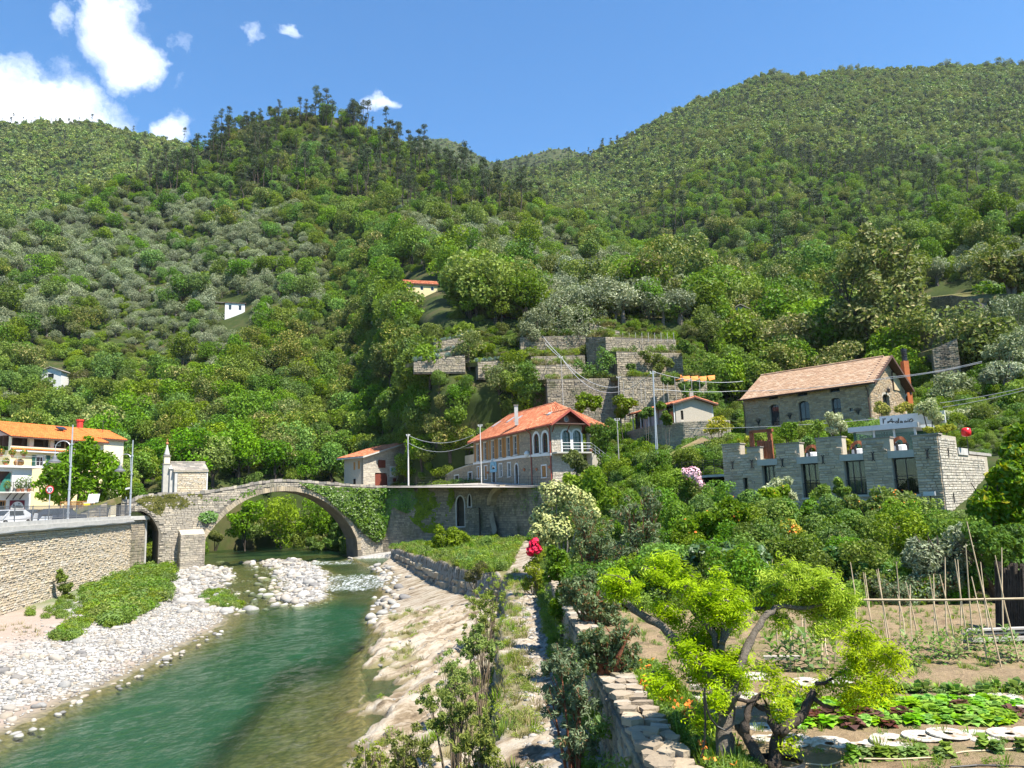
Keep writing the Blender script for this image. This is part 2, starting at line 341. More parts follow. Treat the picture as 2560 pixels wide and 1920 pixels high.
# house finishes
M['white']=plain('white_paint',(.66,.65,.62),.7,.3,var=.08);M['cream_w']=plain('cream_render',(.66,.54,.30),.85,.2,var=.08);M['cream_p']=plain('pale_cream_render',(.68,.60,.42),.85,.2,var=.06)
M['white_w']=plain('white_render',(.62,.61,.59),.85,.2,var=.10);M['pinkish']=plain('pinkish_gable',(.50,.36,.32),.85,.2)
M['wood']=plain('ochre_wood',(.38,.185,.055),.6,.3,var=.3,nscale=9);M['dwood']=plain('red_brown_wood',(.17,.045,.028),.6,.3,var=.3,nscale=7)
M['rustwood']=plain('rust_wood',(.25,.085,.040),.7,.2,var=.4,nscale=6);M['corten']=plain('rusted_steel',(.42,.12,.035),.75,.3,var=.35,nscale=3)
M['timber']=plain('roof_timber',(.10,.055,.04),.7,.3,var=.3);M['pipe']=plain('red_copper_pipe',(.30,.06,.035),.45,.5)
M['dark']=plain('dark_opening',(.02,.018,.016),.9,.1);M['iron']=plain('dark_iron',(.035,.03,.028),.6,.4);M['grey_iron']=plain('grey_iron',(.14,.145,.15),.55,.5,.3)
M['galv']=plain('galvanised_steel',(.46,.47,.48),.45,.5,.5,var=.12);M['pole_conc']=plain('pole_concrete',(.56,.54,.50),.9,.2)
M['woodpole']=plain('weathered_pole',(.40,.37,.33),.9,.1,var=.2);M['cane']=plain('bamboo_cane',(.52,.40,.25),.6,.3,var=.25,nscale=12)
M['cable']=plain('black_hose',(.015,.015,.016),.4,.5);M['wire']=plain('pale_cable',(.42,.42,.42),.6,.3)
M['beam']=plain('beam_concrete',(.40,.38,.33),.9,.2,var=.15);M['green_p']=plain('dark_green_paint',(.02,.085,.06),.5,.4);M['awning']=plain('green_cloth',(.05,.22,.17),.9,.1)
M['maroon']=plain('maroon_paint',(.16,.02,.035),.6,.3);M['blue_p']=plain('pale_blue_paint',(.22,.42,.52),.7,.2);M['redball']=plain('red_plastic',(.72,.012,.018),.3,.5,var=.05)
M['yellow_p']=plain('yellow_paint',(.80,.56,.04),.6,.3);M['curtain']=plain('grey_curtain',(.40,.37,.34),.9,.1,var=.2);M['curtain_t']=plain('tan_curtain',(.52,.40,.24),.9,.1,var=.2)
M['chimred']=plain('red_chimney',(.55,.05,.035),.6,.3);M['blackm']=plain('black_metal',(.018,.018,.02),.45,.5);M['terrpot']=plain('terracotta_pot',(.48,.18,.09),.8,.2)
M['carwhite']=plain('white_car_paint',(.62,.62,.62),.25,.6,var=.02);M['carblack']=plain('black_car_paint',(.02,.02,.022),.22,.6,var=.02);M['carblue']=plain('dark_blue_car_paint',(.035,.04,.055),.25,.6,var=.02)
M['rubber']=plain('rubber',(.02,.02,.02),.8,.2);M['redlamp']=plain('red_lamp_glass',(.5,.015,.01),.2,.6);M['signred']=plain('sign_red',(.60,.02,.02),.4,.4,var=.03);M['signblack']=plain('sign_black',(.015,.015,.015),.5,.3)
m,t=newmat('window_glass');done(t,(.022,.028,.032),.06,.6);M['glass']=m
m,t=newmat('clear_glass')
gl=t.n('ShaderNodeBsdfGlossy',Roughness=.03);tr=t.n('ShaderNodeBsdfTransparent',Color=(.72,.80,.78));lw=t.n('ShaderNodeFresnel',IOR=1.5)
mx=t.n('ShaderNodeMixShader');t.set(mx,0,lw);t.set(mx,1,tr);t.set(mx,2,gl);t.n('ShaderNodeOutputMaterial',Surface=mx);M['clear']=m
# river bed / bank: sand to gravel to wet, by attributes of the terrain mesh itself
m,t=newmat('river_bed');p=pos(t)
grav=t.n('ShaderNodeTexVoronoi',Vector=p,Scale=4.5);gc=t.ramp(grav.outputs['Color'],[(0,(.17,.165,.155)),(.4,(.31,.30,.28)),(.75,(.42,.40,.37)),(1,(.27,.23,.18))])
sand=t.mix(t.noise(1.3,6,.6,p),(.29,.225,.18),(.40,.325,.27));sand=t.mix(t.noise(40,2,.6,p),t.mix(1,sand,(.8,)*3,'MULTIPLY'),sand)
c=t.mix(attr(t,'gravel'),sand,gc);bedc=t.mix(t.noise(.7,4,.6,p),(.14,.115,.055),(.30,.25,.135));bedc=t.mix(t.math('MULTIPLY',grav.outputs['Distance'],1.2,clamp=True),bedc,(.08,.075,.04))
c=t.mix(attr(t,'wet'),c,bedc)
c=t.mix(attr(t,'green'),c,t.mix(t.noise(3,5,.6,p),(.05,.085,.018),(.14,.18,.045)))
done(t,c,.9,.2,bump(t,t.math('SUBTRACT',1.0,grav.outputs['Distance']),.5,.06));M['bed']=m
# layered pale rock of the right bank
m,t=newmat('bank_rock');p=pos(t);vr=t.n('ShaderNodeVectorRotate',dict(rotation_type='Z_AXIS'),Vector=p,Angle=.57).outputs[0];n=t.noise(1.0,7,.7,scaled(t,vr,2.6,.35,2.0));n2=t.noise(5,6,.7,p)
c=t.ramp(n,[(.32,(.085,.065,.045)),(.42,(.25,.195,.13)),(.50,(.40,.34,.26)),(.60,(.47,.43,.36)),(.72,(.38,.31,.22))]);c=t.mix(t.math('MULTIPLY',n2,.8),t.mix(1,c,(.55,.52,.48),'MULTIPLY'),c)
c=t.mix(attr(t,'wet'),c,(.13,.105,.055));c=t.mix(attr(t,'green'),c,t.mix(n2,(.09,.085,.03),(.22,.19,.09)))
done(t,c,.9,.2,bump(t,n2,.8,.08));M['rock']=m
# water: clear where shallow, milky green where deep, white where it breaks
m,t=newmat('river_water');p=pos(t)
wv1=t.noise(2.6,5,.62,scaled(t,p,1.3,.75,1));wv2=t.noise(11,3,.6,p);fo=attr(t,'foam')
hgt=t.math('ADD',t.math('ADD',wv1,t.math('MULTIPLY',wv2,.30)),t.math('MULTIPLY',t.math('MULTIPLY',fo,t.noise(5,4,.7,p)),2.0));nb=bump(t,hgt,.6,.14)
dp=attr(t,'depth');pn=t.noise(.42,6,.68,scaled(t,p,1,.55,1))
deep=t.mix(pn,(.006,.040,.017),(.020,.090,.045));body=t.n('ShaderNodeBsdfDiffuse',Color=deep)
clear=t.n('ShaderNodeBsdfTransparent',Color=t.mix(t.math('MULTIPLY',dp,.9,clamp=True),(.88,.90,.72),(.28,.55,.34)))
mf=t.math('MULTIPLY',t.math('SUBTRACT',t.math('ADD',dp,t.math('MULTIPLY',t.math('SUBTRACT',pn,.5),.7)),.18,clamp=True),.78,clamp=True)
mA=t.n('ShaderNodeMixShader');t.set(mA,0,mf);t.set(mA,1,clear);t.set(mA,2,body)
gls=t.n('ShaderNodeBsdfGlossy',Roughness=.05,Normal=nb);fr=t.n('ShaderNodeFresnel',IOR=1.33,Normal=nb)
mB=t.n('ShaderNodeMixShader');t.set(mB,0,t.math('MULTIPLY',fr,.75));t.set(mB,1,mA);t.set(mB,2,gls)
fm=t.math('MULTIPLY',t.math('SUBTRACT',t.math('ADD',t.math('MULTIPLY',fo,.40),t.math('SUBTRACT',t.noise(2.2,9,.80,scaled(t,p,2.2,.6,1)),.5)),.34,clamp=True),3.6,clamp=True)
wh=t.n('ShaderNodeBsdfDiffuse',Color=(.74,.77,.76));mC=t.n('ShaderNodeMixShader');t.set(mC,0,fm);t.set(mC,1,mB);t.set(mC,2,wh)
t.n('ShaderNodeOutputMaterial',Surface=mC);M['water']=m
# ---------------------------------------------------------------- leaves, crowns, trunks
def leaf_quads(C,N,size,asp,rng):
 n=len(C);N=N/(np.linalg.norm(N,axis=1,keepdims=True)+1e-9);r=rng.normal(size=(n,3));T=np.cross(N,r);T/=np.linalg.norm(T,axis=1,keepdims=True)+1e-9
 B=np.cross(N,T);s=np.broadcast_to(np.asarray(size,float),(n,))[:,None]
 V=np.stack([C-T*s,C+B*s*asp+N*s*.12,C+T*s,C-B*s*asp+N*s*.12],1).reshape(-1,3)
 return V,np.arange(4*n).reshape(n,4)
def crown_pts(lobes,n,rng,shell=.16,out=.75,up=.3,rn=.75):
 L=np.array([l[0]for l in lobes],float);Rr=np.array([l[1]if hasattr(l[1],'__len__')else(l[1],)*3 for l in lobes],float)
 w=(Rr.prod(1))**(2/3);k=rng.choice(len(lobes),n,p=w/w.sum());d=rng.normal(size=(n,3));d/=np.linalg.norm(d,axis=1,keepdims=True)
 f=1.03-np.abs(rng.normal(0,shell,n));f=np.clip(f,.3,1.1)
 C=L[k]+d*Rr[k]*f[:,None];N=d*out+rng.normal(size=(n,3))*rn+np.array([0,0,up])
 lr=rng.random(len(lobes));rnd=np.clip(lr[k]*.45+rng.random(n)*.55,0,.999)
 return C,N,rnd
def rnd_lobes(rng,k,rad,zc,zr,lr,flat=.85):
 out=[]
 for i in range(k):
  a=2*math.pi*(i/k)+rng.uniform(-.5,.5);q=rad*math.sqrt(rng.uniform(.05,1));z=zc+zr*rng.uniform(-1,1);r=lr*rng.uniform(.7,1.2)
  out.append(((q*math.cos(a),q*math.sin(a),z),(r,r,r*flat)))
 out.append(((0,0,zc),(rad*.8,rad*.8,zr*.9+lr*.5)));return out
PROTO={} # kind -> list of (crown mesh, trunk mesh, both)
def add_proto(kind,crown_mb,trunk_mb,mats):
 b=MB();c=MB();tr=MB()
 for src,mi in((crown_mb,0),(trunk_mb,1)):
  if src is None:continue
  for(dst,m)in((b,mi),(c if mi==0 else tr,0)):
   base=dst.n
   for v in src.V:dst.V.append(v);dst.n+=len(v)
   for k in(3,4):
    for f,rr,mm in zip(src.F[k],src.Rn[k],src.M[k]):dst.F[k].append(f+base);dst.Rn[k].append(rr);dst.M[k].append(np.full(len(f),m)if mi or m else mm*0+m)
 PROTO.setdefault(kind,[]).append((c.mesh(kind+'_crown',mats[0]),tr.mesh(kind+'_trunk',mats[1])if trunk_mb is not None else None,b.mesh(kind,list(mats))))
def trunk_mb(rng,h,r,lean=.15,branches=4,reach=1.0,top=None):
 mb=MB();p=[np.array([0,0,-.4])];x=y=0
 for i in range(1,6):
  x+=rng.normal(0,lean*h*.12);y+=rng.normal(0,lean*h*.12);p.append(np.array([x,y,h*i/5]))
 mb.tube(p,[r*(1.25-.17*i)for i in range(6)],6)
 for b in range(branches):
  i=int(rng.integers(2,5));a=rng.uniform(0,6.28);q=p[i]
  e=q+np.array([math.cos(a)*reach,math.sin(a)*reach,reach*rng.uniform(.4,1.1)]);mid=(q+e)/2+rng.normal(0,.1*reach,3)
  mb.tube([q,mid,e],[r*.5,r*.38,r*.2],4)
 return mb,p
def mk_crown(lobes,n,size,asp,rng,**kw):
 C,N,rr=crown_pts(lobes,n,rng,**kw);mb=MB();V,F=leaf_quads(C,N,size*rng.uniform(.7,1.3,n),asp,rng);mb.arr(V,F,0,rr);return mb
g=np.random.default_rng(3)
for i in range(5):
 add_proto('olive',mk_crown(rnd_lobes(g,8,1.6,2.9,.9,.95),1200,.165,.42,g),trunk_mb(g,2.2,.2,.35,3,.9)[0],(M['olive'],M['bark']))
for i in range(5):
 add_proto('broad',mk_crown(rnd_lobes(g,10,2.3,4.6,1.9,1.35),2100,.21,.6,g),trunk_mb(g,4.0,.2,.2,3,1.5)[0],(M['broad'],M['bark_dark']))
for i in range(3):
 add_proto('chest',mk_crown(rnd_lobes(g,10,2.6,4.8,2.0,1.35),2100,.21,.5,g),trunk_mb(g,4.0,.22,.2,3,1.5)[0],(M['chest'],M['bark_dark']))
for i in range(4):
 add_proto('bright',mk_crown(rnd_lobes(g,7,1.7,1.5,.8,.95),1300,.18,.6,g),None,(M['bright'],M['bark']))
for i in range(3):
 add_proto('brown',mk_crown(rnd_lobes(g,7,1.8,1.9,1.0,.9),1100,.18,.5,g),trunk_mb(g,1.8,.1,.3,3,1.2)[0],(M['brown'],M['bark_dark']))
for i in range(6): # pines: bare leaning stem, a few flat plates of needles near the top
 h=g.uniform(11,15);tm,p=trunk_mb(g,h,.17,.22,0);lob=[]
 for k in range(int(g.integers(6,10))):
  f=g.uniform(.62,1.02);a=g.uniform(0,6.28);q=(1.12-f)*g.uniform(1.2,3.4);ix=min(5,max(0,int(f*5)));c=p[ix]*1.0;e=np.array([c[0]+q*math.cos(a),c[1]+q*math.sin(a),h*f])
  tm.tube([np.array([c[0],c[1],h*f-.5]),e],[.06,.03],4);lob.append((e,(g.uniform(.7,1.25),g.uniform(.7,1.25),.36)))
 lob.append(((p[5][0],p[5][1],h),(1.1,1.1,.6)))
 add_proto('pine',mk_crown(lob,520,.25,.35,g,up=.5,shell=.3),tm,(M['pine'],M['bark_dark']))
for i in range(5):
 add_proto('far',mk_crown(rnd_lobes(g,7,2.1,2.4,1.3,1.2),230,.58,.75,g,rn=.5),None,(M['far'],M['bark']))
for mt in('vine','weed','thuja','euc','ivy'):
 add_proto('mixed',mk_crown(rnd_lobes(g,8,1.9,1.7,1.0,.95),1500,.16,.5,g),None,(M[mt],M['bark']))
for i in range(2):
 add_proto('redtree',mk_crown(rnd_lobes(g,10,2.4,4.4,1.6,1.3),1000,.3,.6,g),trunk_mb(g,3.6,.2,.2,3,1.5)[0],(M['red'],M['bark_dark']))
SIZE=dict(olive=4.6,broad=7.2,chest=7.6,bright=3.2,brown=3.8,pine=12.5,far=5,redtree=6.5)
NAMES=dict(olive=('olive_tree','olive','olive tree'),broad=('leafy_tree','leafy green tree','tree'),chest=('chestnut_tree','yellowish blossoming tree','tree'),bright=('bright_bush','bright green bush','bush'),
brown=('scrub_bush','brownish scrub bush','bush'),pine=('pine_tree','bare stemmed pine','pine'),far=('far_tree','small far off tree','tree'),redtree=('purple_leaved_tree','dark purple red leaved tree','tree'))
ss=lambda a,b,x:(lambda t_:t_*t_*(3-2*t_))(np.clip((x-a)/(b-a),0,1))
# ---------------------------------------------------------------- hills
def interp(pts,u,k):a=np.array(pts,float);return np.interp(u,a[:,0],a[:,k])
HILLS={}
def hill(name,ridge,base,power,mat,nu=90,nt=40,bump_=6,back=(90,.5)):
 """ridge / base: (u, v, Y) control points; a surface between them, roughened in depth, and a far slope going down behind the ridge"""
 us=np.linspace(min(ridge[0][0],base[0][0]),max(ridge[-1][0],base[-1][0]),nu);ts=np.linspace(0,1,nt)
 U,T=np.meshgrid(us,ts,indexing='ij')
 vr,Yr,vb,Yb=interp(ridge,U,1),interp(ridge,U,2),interp(base,U,1),interp(base,U,2)
 V=vb+(vr-vb)*T;Y=Yb+(Yr-Yb)*T**power
 if name=='near_hill':
  us_,vs_=U/1.15732,V/1.15732;rY=interp(ridge,U,2);Yt=np.where(vs_<690,127+(rY-127)*np.clip((690-vs_)/np.maximum(690-vr/1.15732,1),0,1)**1.15,np.interp(vs_,[690,855,960],[127,112.5,113.5]));kw=ss(720,965,us_)*(1-ss(1500,1640,us_));Y=Y*(1-kw)+Yt*kw
 win=np.sin(np.pi*np.clip(T,0,1))**.7
 Y=Y+win*bump_*(fbm(U/140,V/110,5)*1.0)*np.clip(Y/160,.6,5)*((1-kw*ss(600,700,vs_))if name=='near_hill' else 1)
 P=WN(U,V,Y)
 HILLS[name]=(U,V,P)
 d=P[:,-1];out=[]
 for k in(1,2,3):
  q=d.copy();dirn=d[:,:2]/np.linalg.norm(d[:,:2],axis=1,keepdims=True);q[:,:2]+=dirn*back[0]*k;q[:,2]-=back[0]*back[1]*k*k*.5;out.append(q)
 low=P[:,0].copy();low[:,2]-=14
 A=np.concatenate([low[:,None],P]+[o[:,None]for o in out],1);a,b=A.shape[:2]
 I=np.arange(a*b).reshape(a,b);F=np.stack([I[:-1,:-1],I[1:,:-1],I[1:,1:],I[:-1,1:]],-1).reshape(-1,4)
 o=link(name,mesh_np(name,A.reshape(-1,3),[F],[mat],smooth=True));o['kind']='structure';return o
X=lambda pts:[(u*1.15732,v*1.15732,Y)for u,v,Y in pts]
hill('near_hill',X([(-260,560,300),(-100,530,320),(0,500,330),(70,478,345),(200,430,370),(330,395,400),(400,352,415),(450,318,425),(500,285,430),(560,262,430),(620,250,430),(680,248,430),(740,256,430),(800,280,430),(860,318,425),(950,358,410),(1050,402,390),(1120,440,370),(1200,482,345),(1300,522,310),(1400,560,275),(1480,598,240),(1560,645,215),(1640,700,185),(1720,760,160)]),
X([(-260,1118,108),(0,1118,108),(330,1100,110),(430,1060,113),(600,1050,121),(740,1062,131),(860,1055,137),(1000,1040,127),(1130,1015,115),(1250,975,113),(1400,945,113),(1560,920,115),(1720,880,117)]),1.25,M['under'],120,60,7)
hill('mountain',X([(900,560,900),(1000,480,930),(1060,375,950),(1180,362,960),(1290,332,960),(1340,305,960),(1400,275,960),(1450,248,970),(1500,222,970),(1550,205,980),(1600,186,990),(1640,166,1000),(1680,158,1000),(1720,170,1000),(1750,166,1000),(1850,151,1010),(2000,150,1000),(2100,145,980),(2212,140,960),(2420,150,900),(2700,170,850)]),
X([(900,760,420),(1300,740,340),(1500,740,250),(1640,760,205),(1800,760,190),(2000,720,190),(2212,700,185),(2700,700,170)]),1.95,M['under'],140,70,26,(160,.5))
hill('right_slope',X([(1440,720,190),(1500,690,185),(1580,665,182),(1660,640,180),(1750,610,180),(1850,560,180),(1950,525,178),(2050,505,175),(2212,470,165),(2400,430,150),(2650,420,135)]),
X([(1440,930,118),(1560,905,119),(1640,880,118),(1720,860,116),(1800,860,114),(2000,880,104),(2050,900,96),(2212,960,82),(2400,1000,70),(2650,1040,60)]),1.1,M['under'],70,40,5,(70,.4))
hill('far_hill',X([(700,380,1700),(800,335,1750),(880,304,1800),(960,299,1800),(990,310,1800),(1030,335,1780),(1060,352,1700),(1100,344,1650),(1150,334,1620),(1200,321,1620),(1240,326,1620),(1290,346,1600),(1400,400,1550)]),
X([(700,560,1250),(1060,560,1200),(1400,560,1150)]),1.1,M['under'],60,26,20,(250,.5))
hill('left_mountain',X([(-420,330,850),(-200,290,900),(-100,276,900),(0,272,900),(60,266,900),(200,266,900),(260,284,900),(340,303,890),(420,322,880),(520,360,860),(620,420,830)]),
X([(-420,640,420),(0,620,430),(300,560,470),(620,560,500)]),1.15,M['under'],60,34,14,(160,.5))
# ---------------------------------------------------------------- trees on the hills
LOWT=[(880,700),(1130,700),(1230,800),(1240,900),(1130,900),(960,860),(880,800)]
TREES=[] # (kind, variant, P, scale, rot, hill)
def sample(name,spacing,species,rng,ymax=1e9,ymin=0,top=0,keep=None):
 U,V,P=HILLS[name];a=P[:-1,:-1];ar=np.linalg.norm(np.cross(P[1:,:-1]-a,P[:-1,1:]-a),axis=-1)*.82
 Yc=P[:-1,:-1,1];sp=spacing(Yc);dens=ar/(sp*sp)*((Yc<ymax)&(Yc>=ymin));k=rng.poisson(dens);i,j=np.nonzero(k);rep=k[i,j];i=np.repeat(i,rep);j=np.repeat(j,rep)
 fu,fv=rng.random(len(i)),rng.random(len(i))
 def bl(A):
  w=[(1-fu)*(1-fv),fu*(1-fv),fu*fv,(1-fu)*fv];q=[A[i,j],A[i+1,j],A[i+1,j+1],A[i,j+1]]
  return sum((x*(y if y.ndim==1 else y)if y.ndim==1 else x[:,None]*y)for x,y in zip(w,q))
 p=bl(P);u,v=bl(U)/1.15732,bl(V)/1.15732
 ok=np.ones(len(p),bool)if keep is None else keep(u,v,p)
 kinds=species(u[ok],v[ok],p[ok],rng)
 for kd,q,uu,vv in zip(kinds,p[ok],u[ok],v[ok]):
  if kd:TREES.append([kd,int(rng.integers(len(PROTO[kd]))),q,float(np.clip(rng.lognormal(0,.24)*(.72+.75*float(vnoise(q[0]/26+q[2]/19,q[1]/26,91))),.45,1.7)*(.46 if inpoly(np.array([uu]),np.array([vv]),NOTREE[0])[0]else .55 if inpoly(np.array([uu]),np.array([vv]),LOWT)[0]else .78 if name=='near_hill' and vv>740 else 1)),float(rng.uniform(0,6.28)),name,uu,vv])
def choose(rng,n,names,probs):
 probs=np.asarray(probs,float);probs=probs/probs.sum(-1,keepdims=True);c=np.cumsum(probs,-1);r=rng.random((n,1));return np.array(names+[names[-1]],object)[(r>c).sum(-1)]
OL1=[(-300,500),(60,480),(200,445),(330,415),(470,425),(580,470),(680,540),(730,610),(700,690),(560,750),(430,790),(320,770),(160,720),(-300,800)]
OL2=[(880,490),(1000,470),(1140,480),(1290,560),(1420,610),(1500,660),(1470,735),(1300,700),(1190,700),(1120,640),(1000,600),(880,570)]
OL3=[(340,640),(500,640),(560,700),(520,800),(330,860)]
BRI=[(50,750),(200,735),(370,770),(440,860),(300,900),(100,910)]
NOTREE=[[(905,745),(960,712),(1085,705),(1170,700),(1290,700),(1420,706),(1505,730),(1560,850),(1600,960),(1260,960),(1215,900),(1190,850),(1130,800),(1050,790),(905,790)],
[(465,645),(550,645),(555,725),(465,725)],[(850,590),(965,590),(970,715),(850,715)],[(70,780),(150,780),(155,880),(70,880)],[(1180,520),(1290,545),(1300,570),(1180,555)]]
def keepA(u,v,p):
 r=np.ones(len(u),bool)
 for q in NOTREE[1:]:r&=~inpoly(u,v,q)
 return r&~(inpoly(u,v,NOTREE[0])&(RNG.random(len(u))<.2))
RID=np.array([(-300,560),(0,500),(200,430),(330,395),(450,318),(560,262),(680,248),(800,280),(860,318),(1050,402),(1200,482),(1400,560)],float)
def spA(u,v,p,rng):
 rz=np.interp(u,RID[:,0],RID[:,1]);pine=(v<rz+np.interp(u,[250,400,500,800,1000,1180],[25,75,190,190,110,15]))&(u>250)&(u<1190)
 ol=inpoly(u,v,OL1)|inpoly(u,v,OL2)|inpoly(u,v,OL3);br=inpoly(u,v,BRI);n=len(u)
 pr=np.tile([.10,.56,.10,.12,.10,.0],(n,1))
 pr[ol]=[.80,.07,.01,.09,.03,0];pr[br]=[.04,.04,0,.88,.04,0];pr[pine]=[.02,.16,.03,.38,.17,.24]
 low=(v>830)&~br;pr[low]=[.06,.66,.08,.12,.08,0];ter=inpoly(u,v,NOTREE[0]);pr[ter]=[.05,.05,0,.6,.3,0]
 return choose(rng,n,['olive','broad','chest','bright','brown','pine'],pr)
g=np.random.default_rng(11)
sample('near_hill',lambda Y:np.interp(Y,[110,200,430],[3.1,3.3,3.9]),spA,g,keep=keepA)
def spC(u,v,p,rng):
 n=len(u);pr=np.tile([.06,.46,.06,.26,.12,.10],(n,1));spur=inpoly(u,v,[(1640,300),(1750,255),(1960,255),(2120,330),(2120,400),(1900,420),(1700,400)]);pr[spur]=[.02,.30,.03,.12,.13,.40]
 olv=inpoly(u,v,[(1920,320),(2212,330),(2400,340),(2400,460),(2212,420),(2000,380)]);pr[olv]=[.5,.25,0,.15,.1,.0]
 return choose(rng,n,['olive','broad','chest','bright','brown','pine'],pr)
def spFar(u,v,p,rng):
 q=fbm(p[:,0]/75+p[:,2]/60,p[:,1]/90,44)*1.6;pr=np.stack([.86-q*.0,np.clip(.03-q*.12,.004,.2)*(v>np.interp(u,[1200,1500,1700,2212],[360,250,190,180]))+1e-4,np.clip(.05+q*.5,.02,.6),np.clip(q*.2,0,.2)+.02],-1);return choose(rng,len(u),['far','pine','bright','chest'],pr)
sample('mountain',lambda Y:np.interp(Y,[180,560],[4.4,5.2]),spC,g,ymax=560,keep=lambda u,v,p:(u>1080))
sample('mountain',lambda Y:np.interp(Y,[400,1000],[4.2,5.0]),spFar,g,ymin=560,keep=lambda u,v,p:(u>1000)&(u<2650))
sample('left_mountain',lambda Y:np.interp(Y,[400,900],[4.4,4.9]),lambda u,v,p,rng:choose(rng,len(u),['far','pine'],np.tile([.985,.015],(len(u),1))),g,keep=lambda u,v,p:u>-150)
sample('far_hill',lambda Y:Y*0+8.5,lambda u,v,p,rng:np.array(['far']*len(u),object),g,keep=lambda u,v,p:(u>840)&(u<1330)&(v<440))
RT_NO=[[(1960,640),(2080,600),(2130,640),(2110,700),(2000,760),(1940,750),(1960,690)],[(2000,720),(2090,700),(2100,830),(2010,800)]]
def spR(u,v,p,rng):
 n=len(u);pr=np.tile([.08,.58,.12,.18,.04],(n,1));pr[(u>1990)&(v>560)]=[.60,.2,.02,.15,.03];return choose(rng,n,['olive','broad','chest','bright','brown'],pr)
sample('right_slope',lambda Y:np.interp(Y,[60,180],[3.4,3.9]),spR,g,keep=lambda u,v,p:~(inpoly(u,v,RT_NO[0])|inpoly(u,v,RT_NO[1])))
# ridge pines standing up against the sky
for(a,b,h)in((648,262,13),(660,258,12),(695,268,14),(706,274,12),(760,290,10),(800,310,10),(832,318,11),(580,268,13),(560,276,12),(545,282,13),(532,280,12),(520,295,12),(505,300,12),(480,308,11),(468,318,11),(455,322,11),(440,330,11),(410,362,13),(395,372,13),(372,386,14),(340,398,12),(300,418,13),(268,428,12),(215,440,10),(930,372,13),(945,375,13),(975,386,13),(990,392,12),(1005,396,12),(900,362,10),(676,262,12),(615,264,8)):
 Y=float(interp([(x,0,y)for x,y in((200,372),(400,412),(500,424),(860,420),(1050,388))],a,2))-6;p=W(a*1.15732,b*1.15732+6,Y=Y)
 TREES.append(['pine',int(g.integers(6)),np.array(p),h/12.0,float(g.uniform(0,6.28)),'near_hill',a,b])
for a in np.linspace(5,190,22):
 p=W(a*1.15732,(270+g.uniform(-2,3))*1.15732,Y=885);TREES.append(['pine',int(g.integers(6)),np.array(p),g.uniform(.5,.8),g.uniform(0,6),'left_mountain',a,270])
TREES.append(['redtree',0,np.array(W(*S(1085,722),Y=129)),1.12,.4,'near_hill',1085,700]);TREES.append(['redtree',1,np.array(W(*S(1050,712),Y=130)),.85,2,'near_hill',1050,700])
PLACE=dict(near_hill=[(90,'above the left edge of the orange roof'),(190,'above the orange roof'),(290,'above the two street lamps'),(390,'above the bell tower'),(480,'above the chapel'),(570,'above the rising half of the bridge'),(660,'above the crown of the bridge'),(750,'above the falling half of the bridge'),(880,'above the garage house'),(1010,'above the ochre shutters'),(1130,'above the arched window gable'),(1300,'above the bare pole and terraces'),(9e9,'above the tiled vine shed')],
mountain=[(1300,'below the notch of the valley'),(1500,'on the left shoulder of the big mountain'),(1700,'below the peak of the big mountain'),(1900,'above the left part of the hotel roof'),(2050,'above the hotel gable'),(9e9,'on the mountain above the right edge')],right_slope=[(1600,'behind the terraces left of the hotel'),(1750,'behind the left end of the hotel roof'),(1900,'behind the middle of the hotel roof'),(2030,'behind the hotel flue'),(9e9,'right of the hotel, under the cables')],left_mountain=[(9e9,'on the far left mountain')],far_hill=[(9e9,'on the farthest hill')])
def place_trees():
 pts=np.array([tr[2]for tr in TREES]);u,v=PXN(pts+[0,0,2.5]);dist=np.linalg.norm(pts,axis=1);px=np.array([SIZE[tr[0]]*tr[3]for tr in TREES])/dist*FPX
 inside=(u>-20)&(u<2580)&(v>-20)&(v<1700);rest=[]
 order=np.argsort(-px);used={}
 for i in order:
  kd,var,p,s,rot,hn,us,vs=TREES[i];lim=dict(olive=295,broad=295,bright=290,brown=200,chest=200,pine=290,redtree=9,far=0)[kd]
  if not inside[i]or used.get(kd,0)>=lim:
   if inside[i]or dist[i]<330:rest.append(i)
   continue
  used[kd]=used.get(kd,0)+1
  place=next(q for lim_,q in PLACE[hn]if us<lim_);nm,lab,cat=NAMES[kd];h3=np.array([470,620,760]if hn=='near_hill' else[330,450,560]);high=('high up','halfway up','rather low','low down')[int((vs>h3).sum())];sz_='big ' if s>1.22 else 'small ' if s<.82 else ''
  ridge=kd=='pine' and hn=='near_hill' and vs<np.interp(us,RID[:,0],RID[:,1])+45
  label=f'{sz_}{lab} {high} {place}';group=f'{cat}s {high} {place}: {sz_}{lab}'
  if ridge:label=sz_+'thin pine standing on the hill skyline '+place;group='skyline pines: '+label
  if kd=='redtree':label=('taller' if var==0 else 'smaller')+' dark purple leaved tree above the agave terraces';group=None
  if kd=='pine' or px[i]>60:
   T_=thing(nm,p,label,cat,group);T_.rotation_euler.z=rot;T_.scale=(s,s,s*random.uniform(.9,1.12));c,tk,_=PROTO[kd][var]
   link('crown',c,T_)
   if tk is not None:link('trunk',tk,T_)
  else:
   o=link(nm,PROTO[kd][var][2],None,p);o.rotation_euler.z=rot;o.scale=(s,s,s*random.uniform(.9,1.12));tag(o,label,cat,group)
 return rest
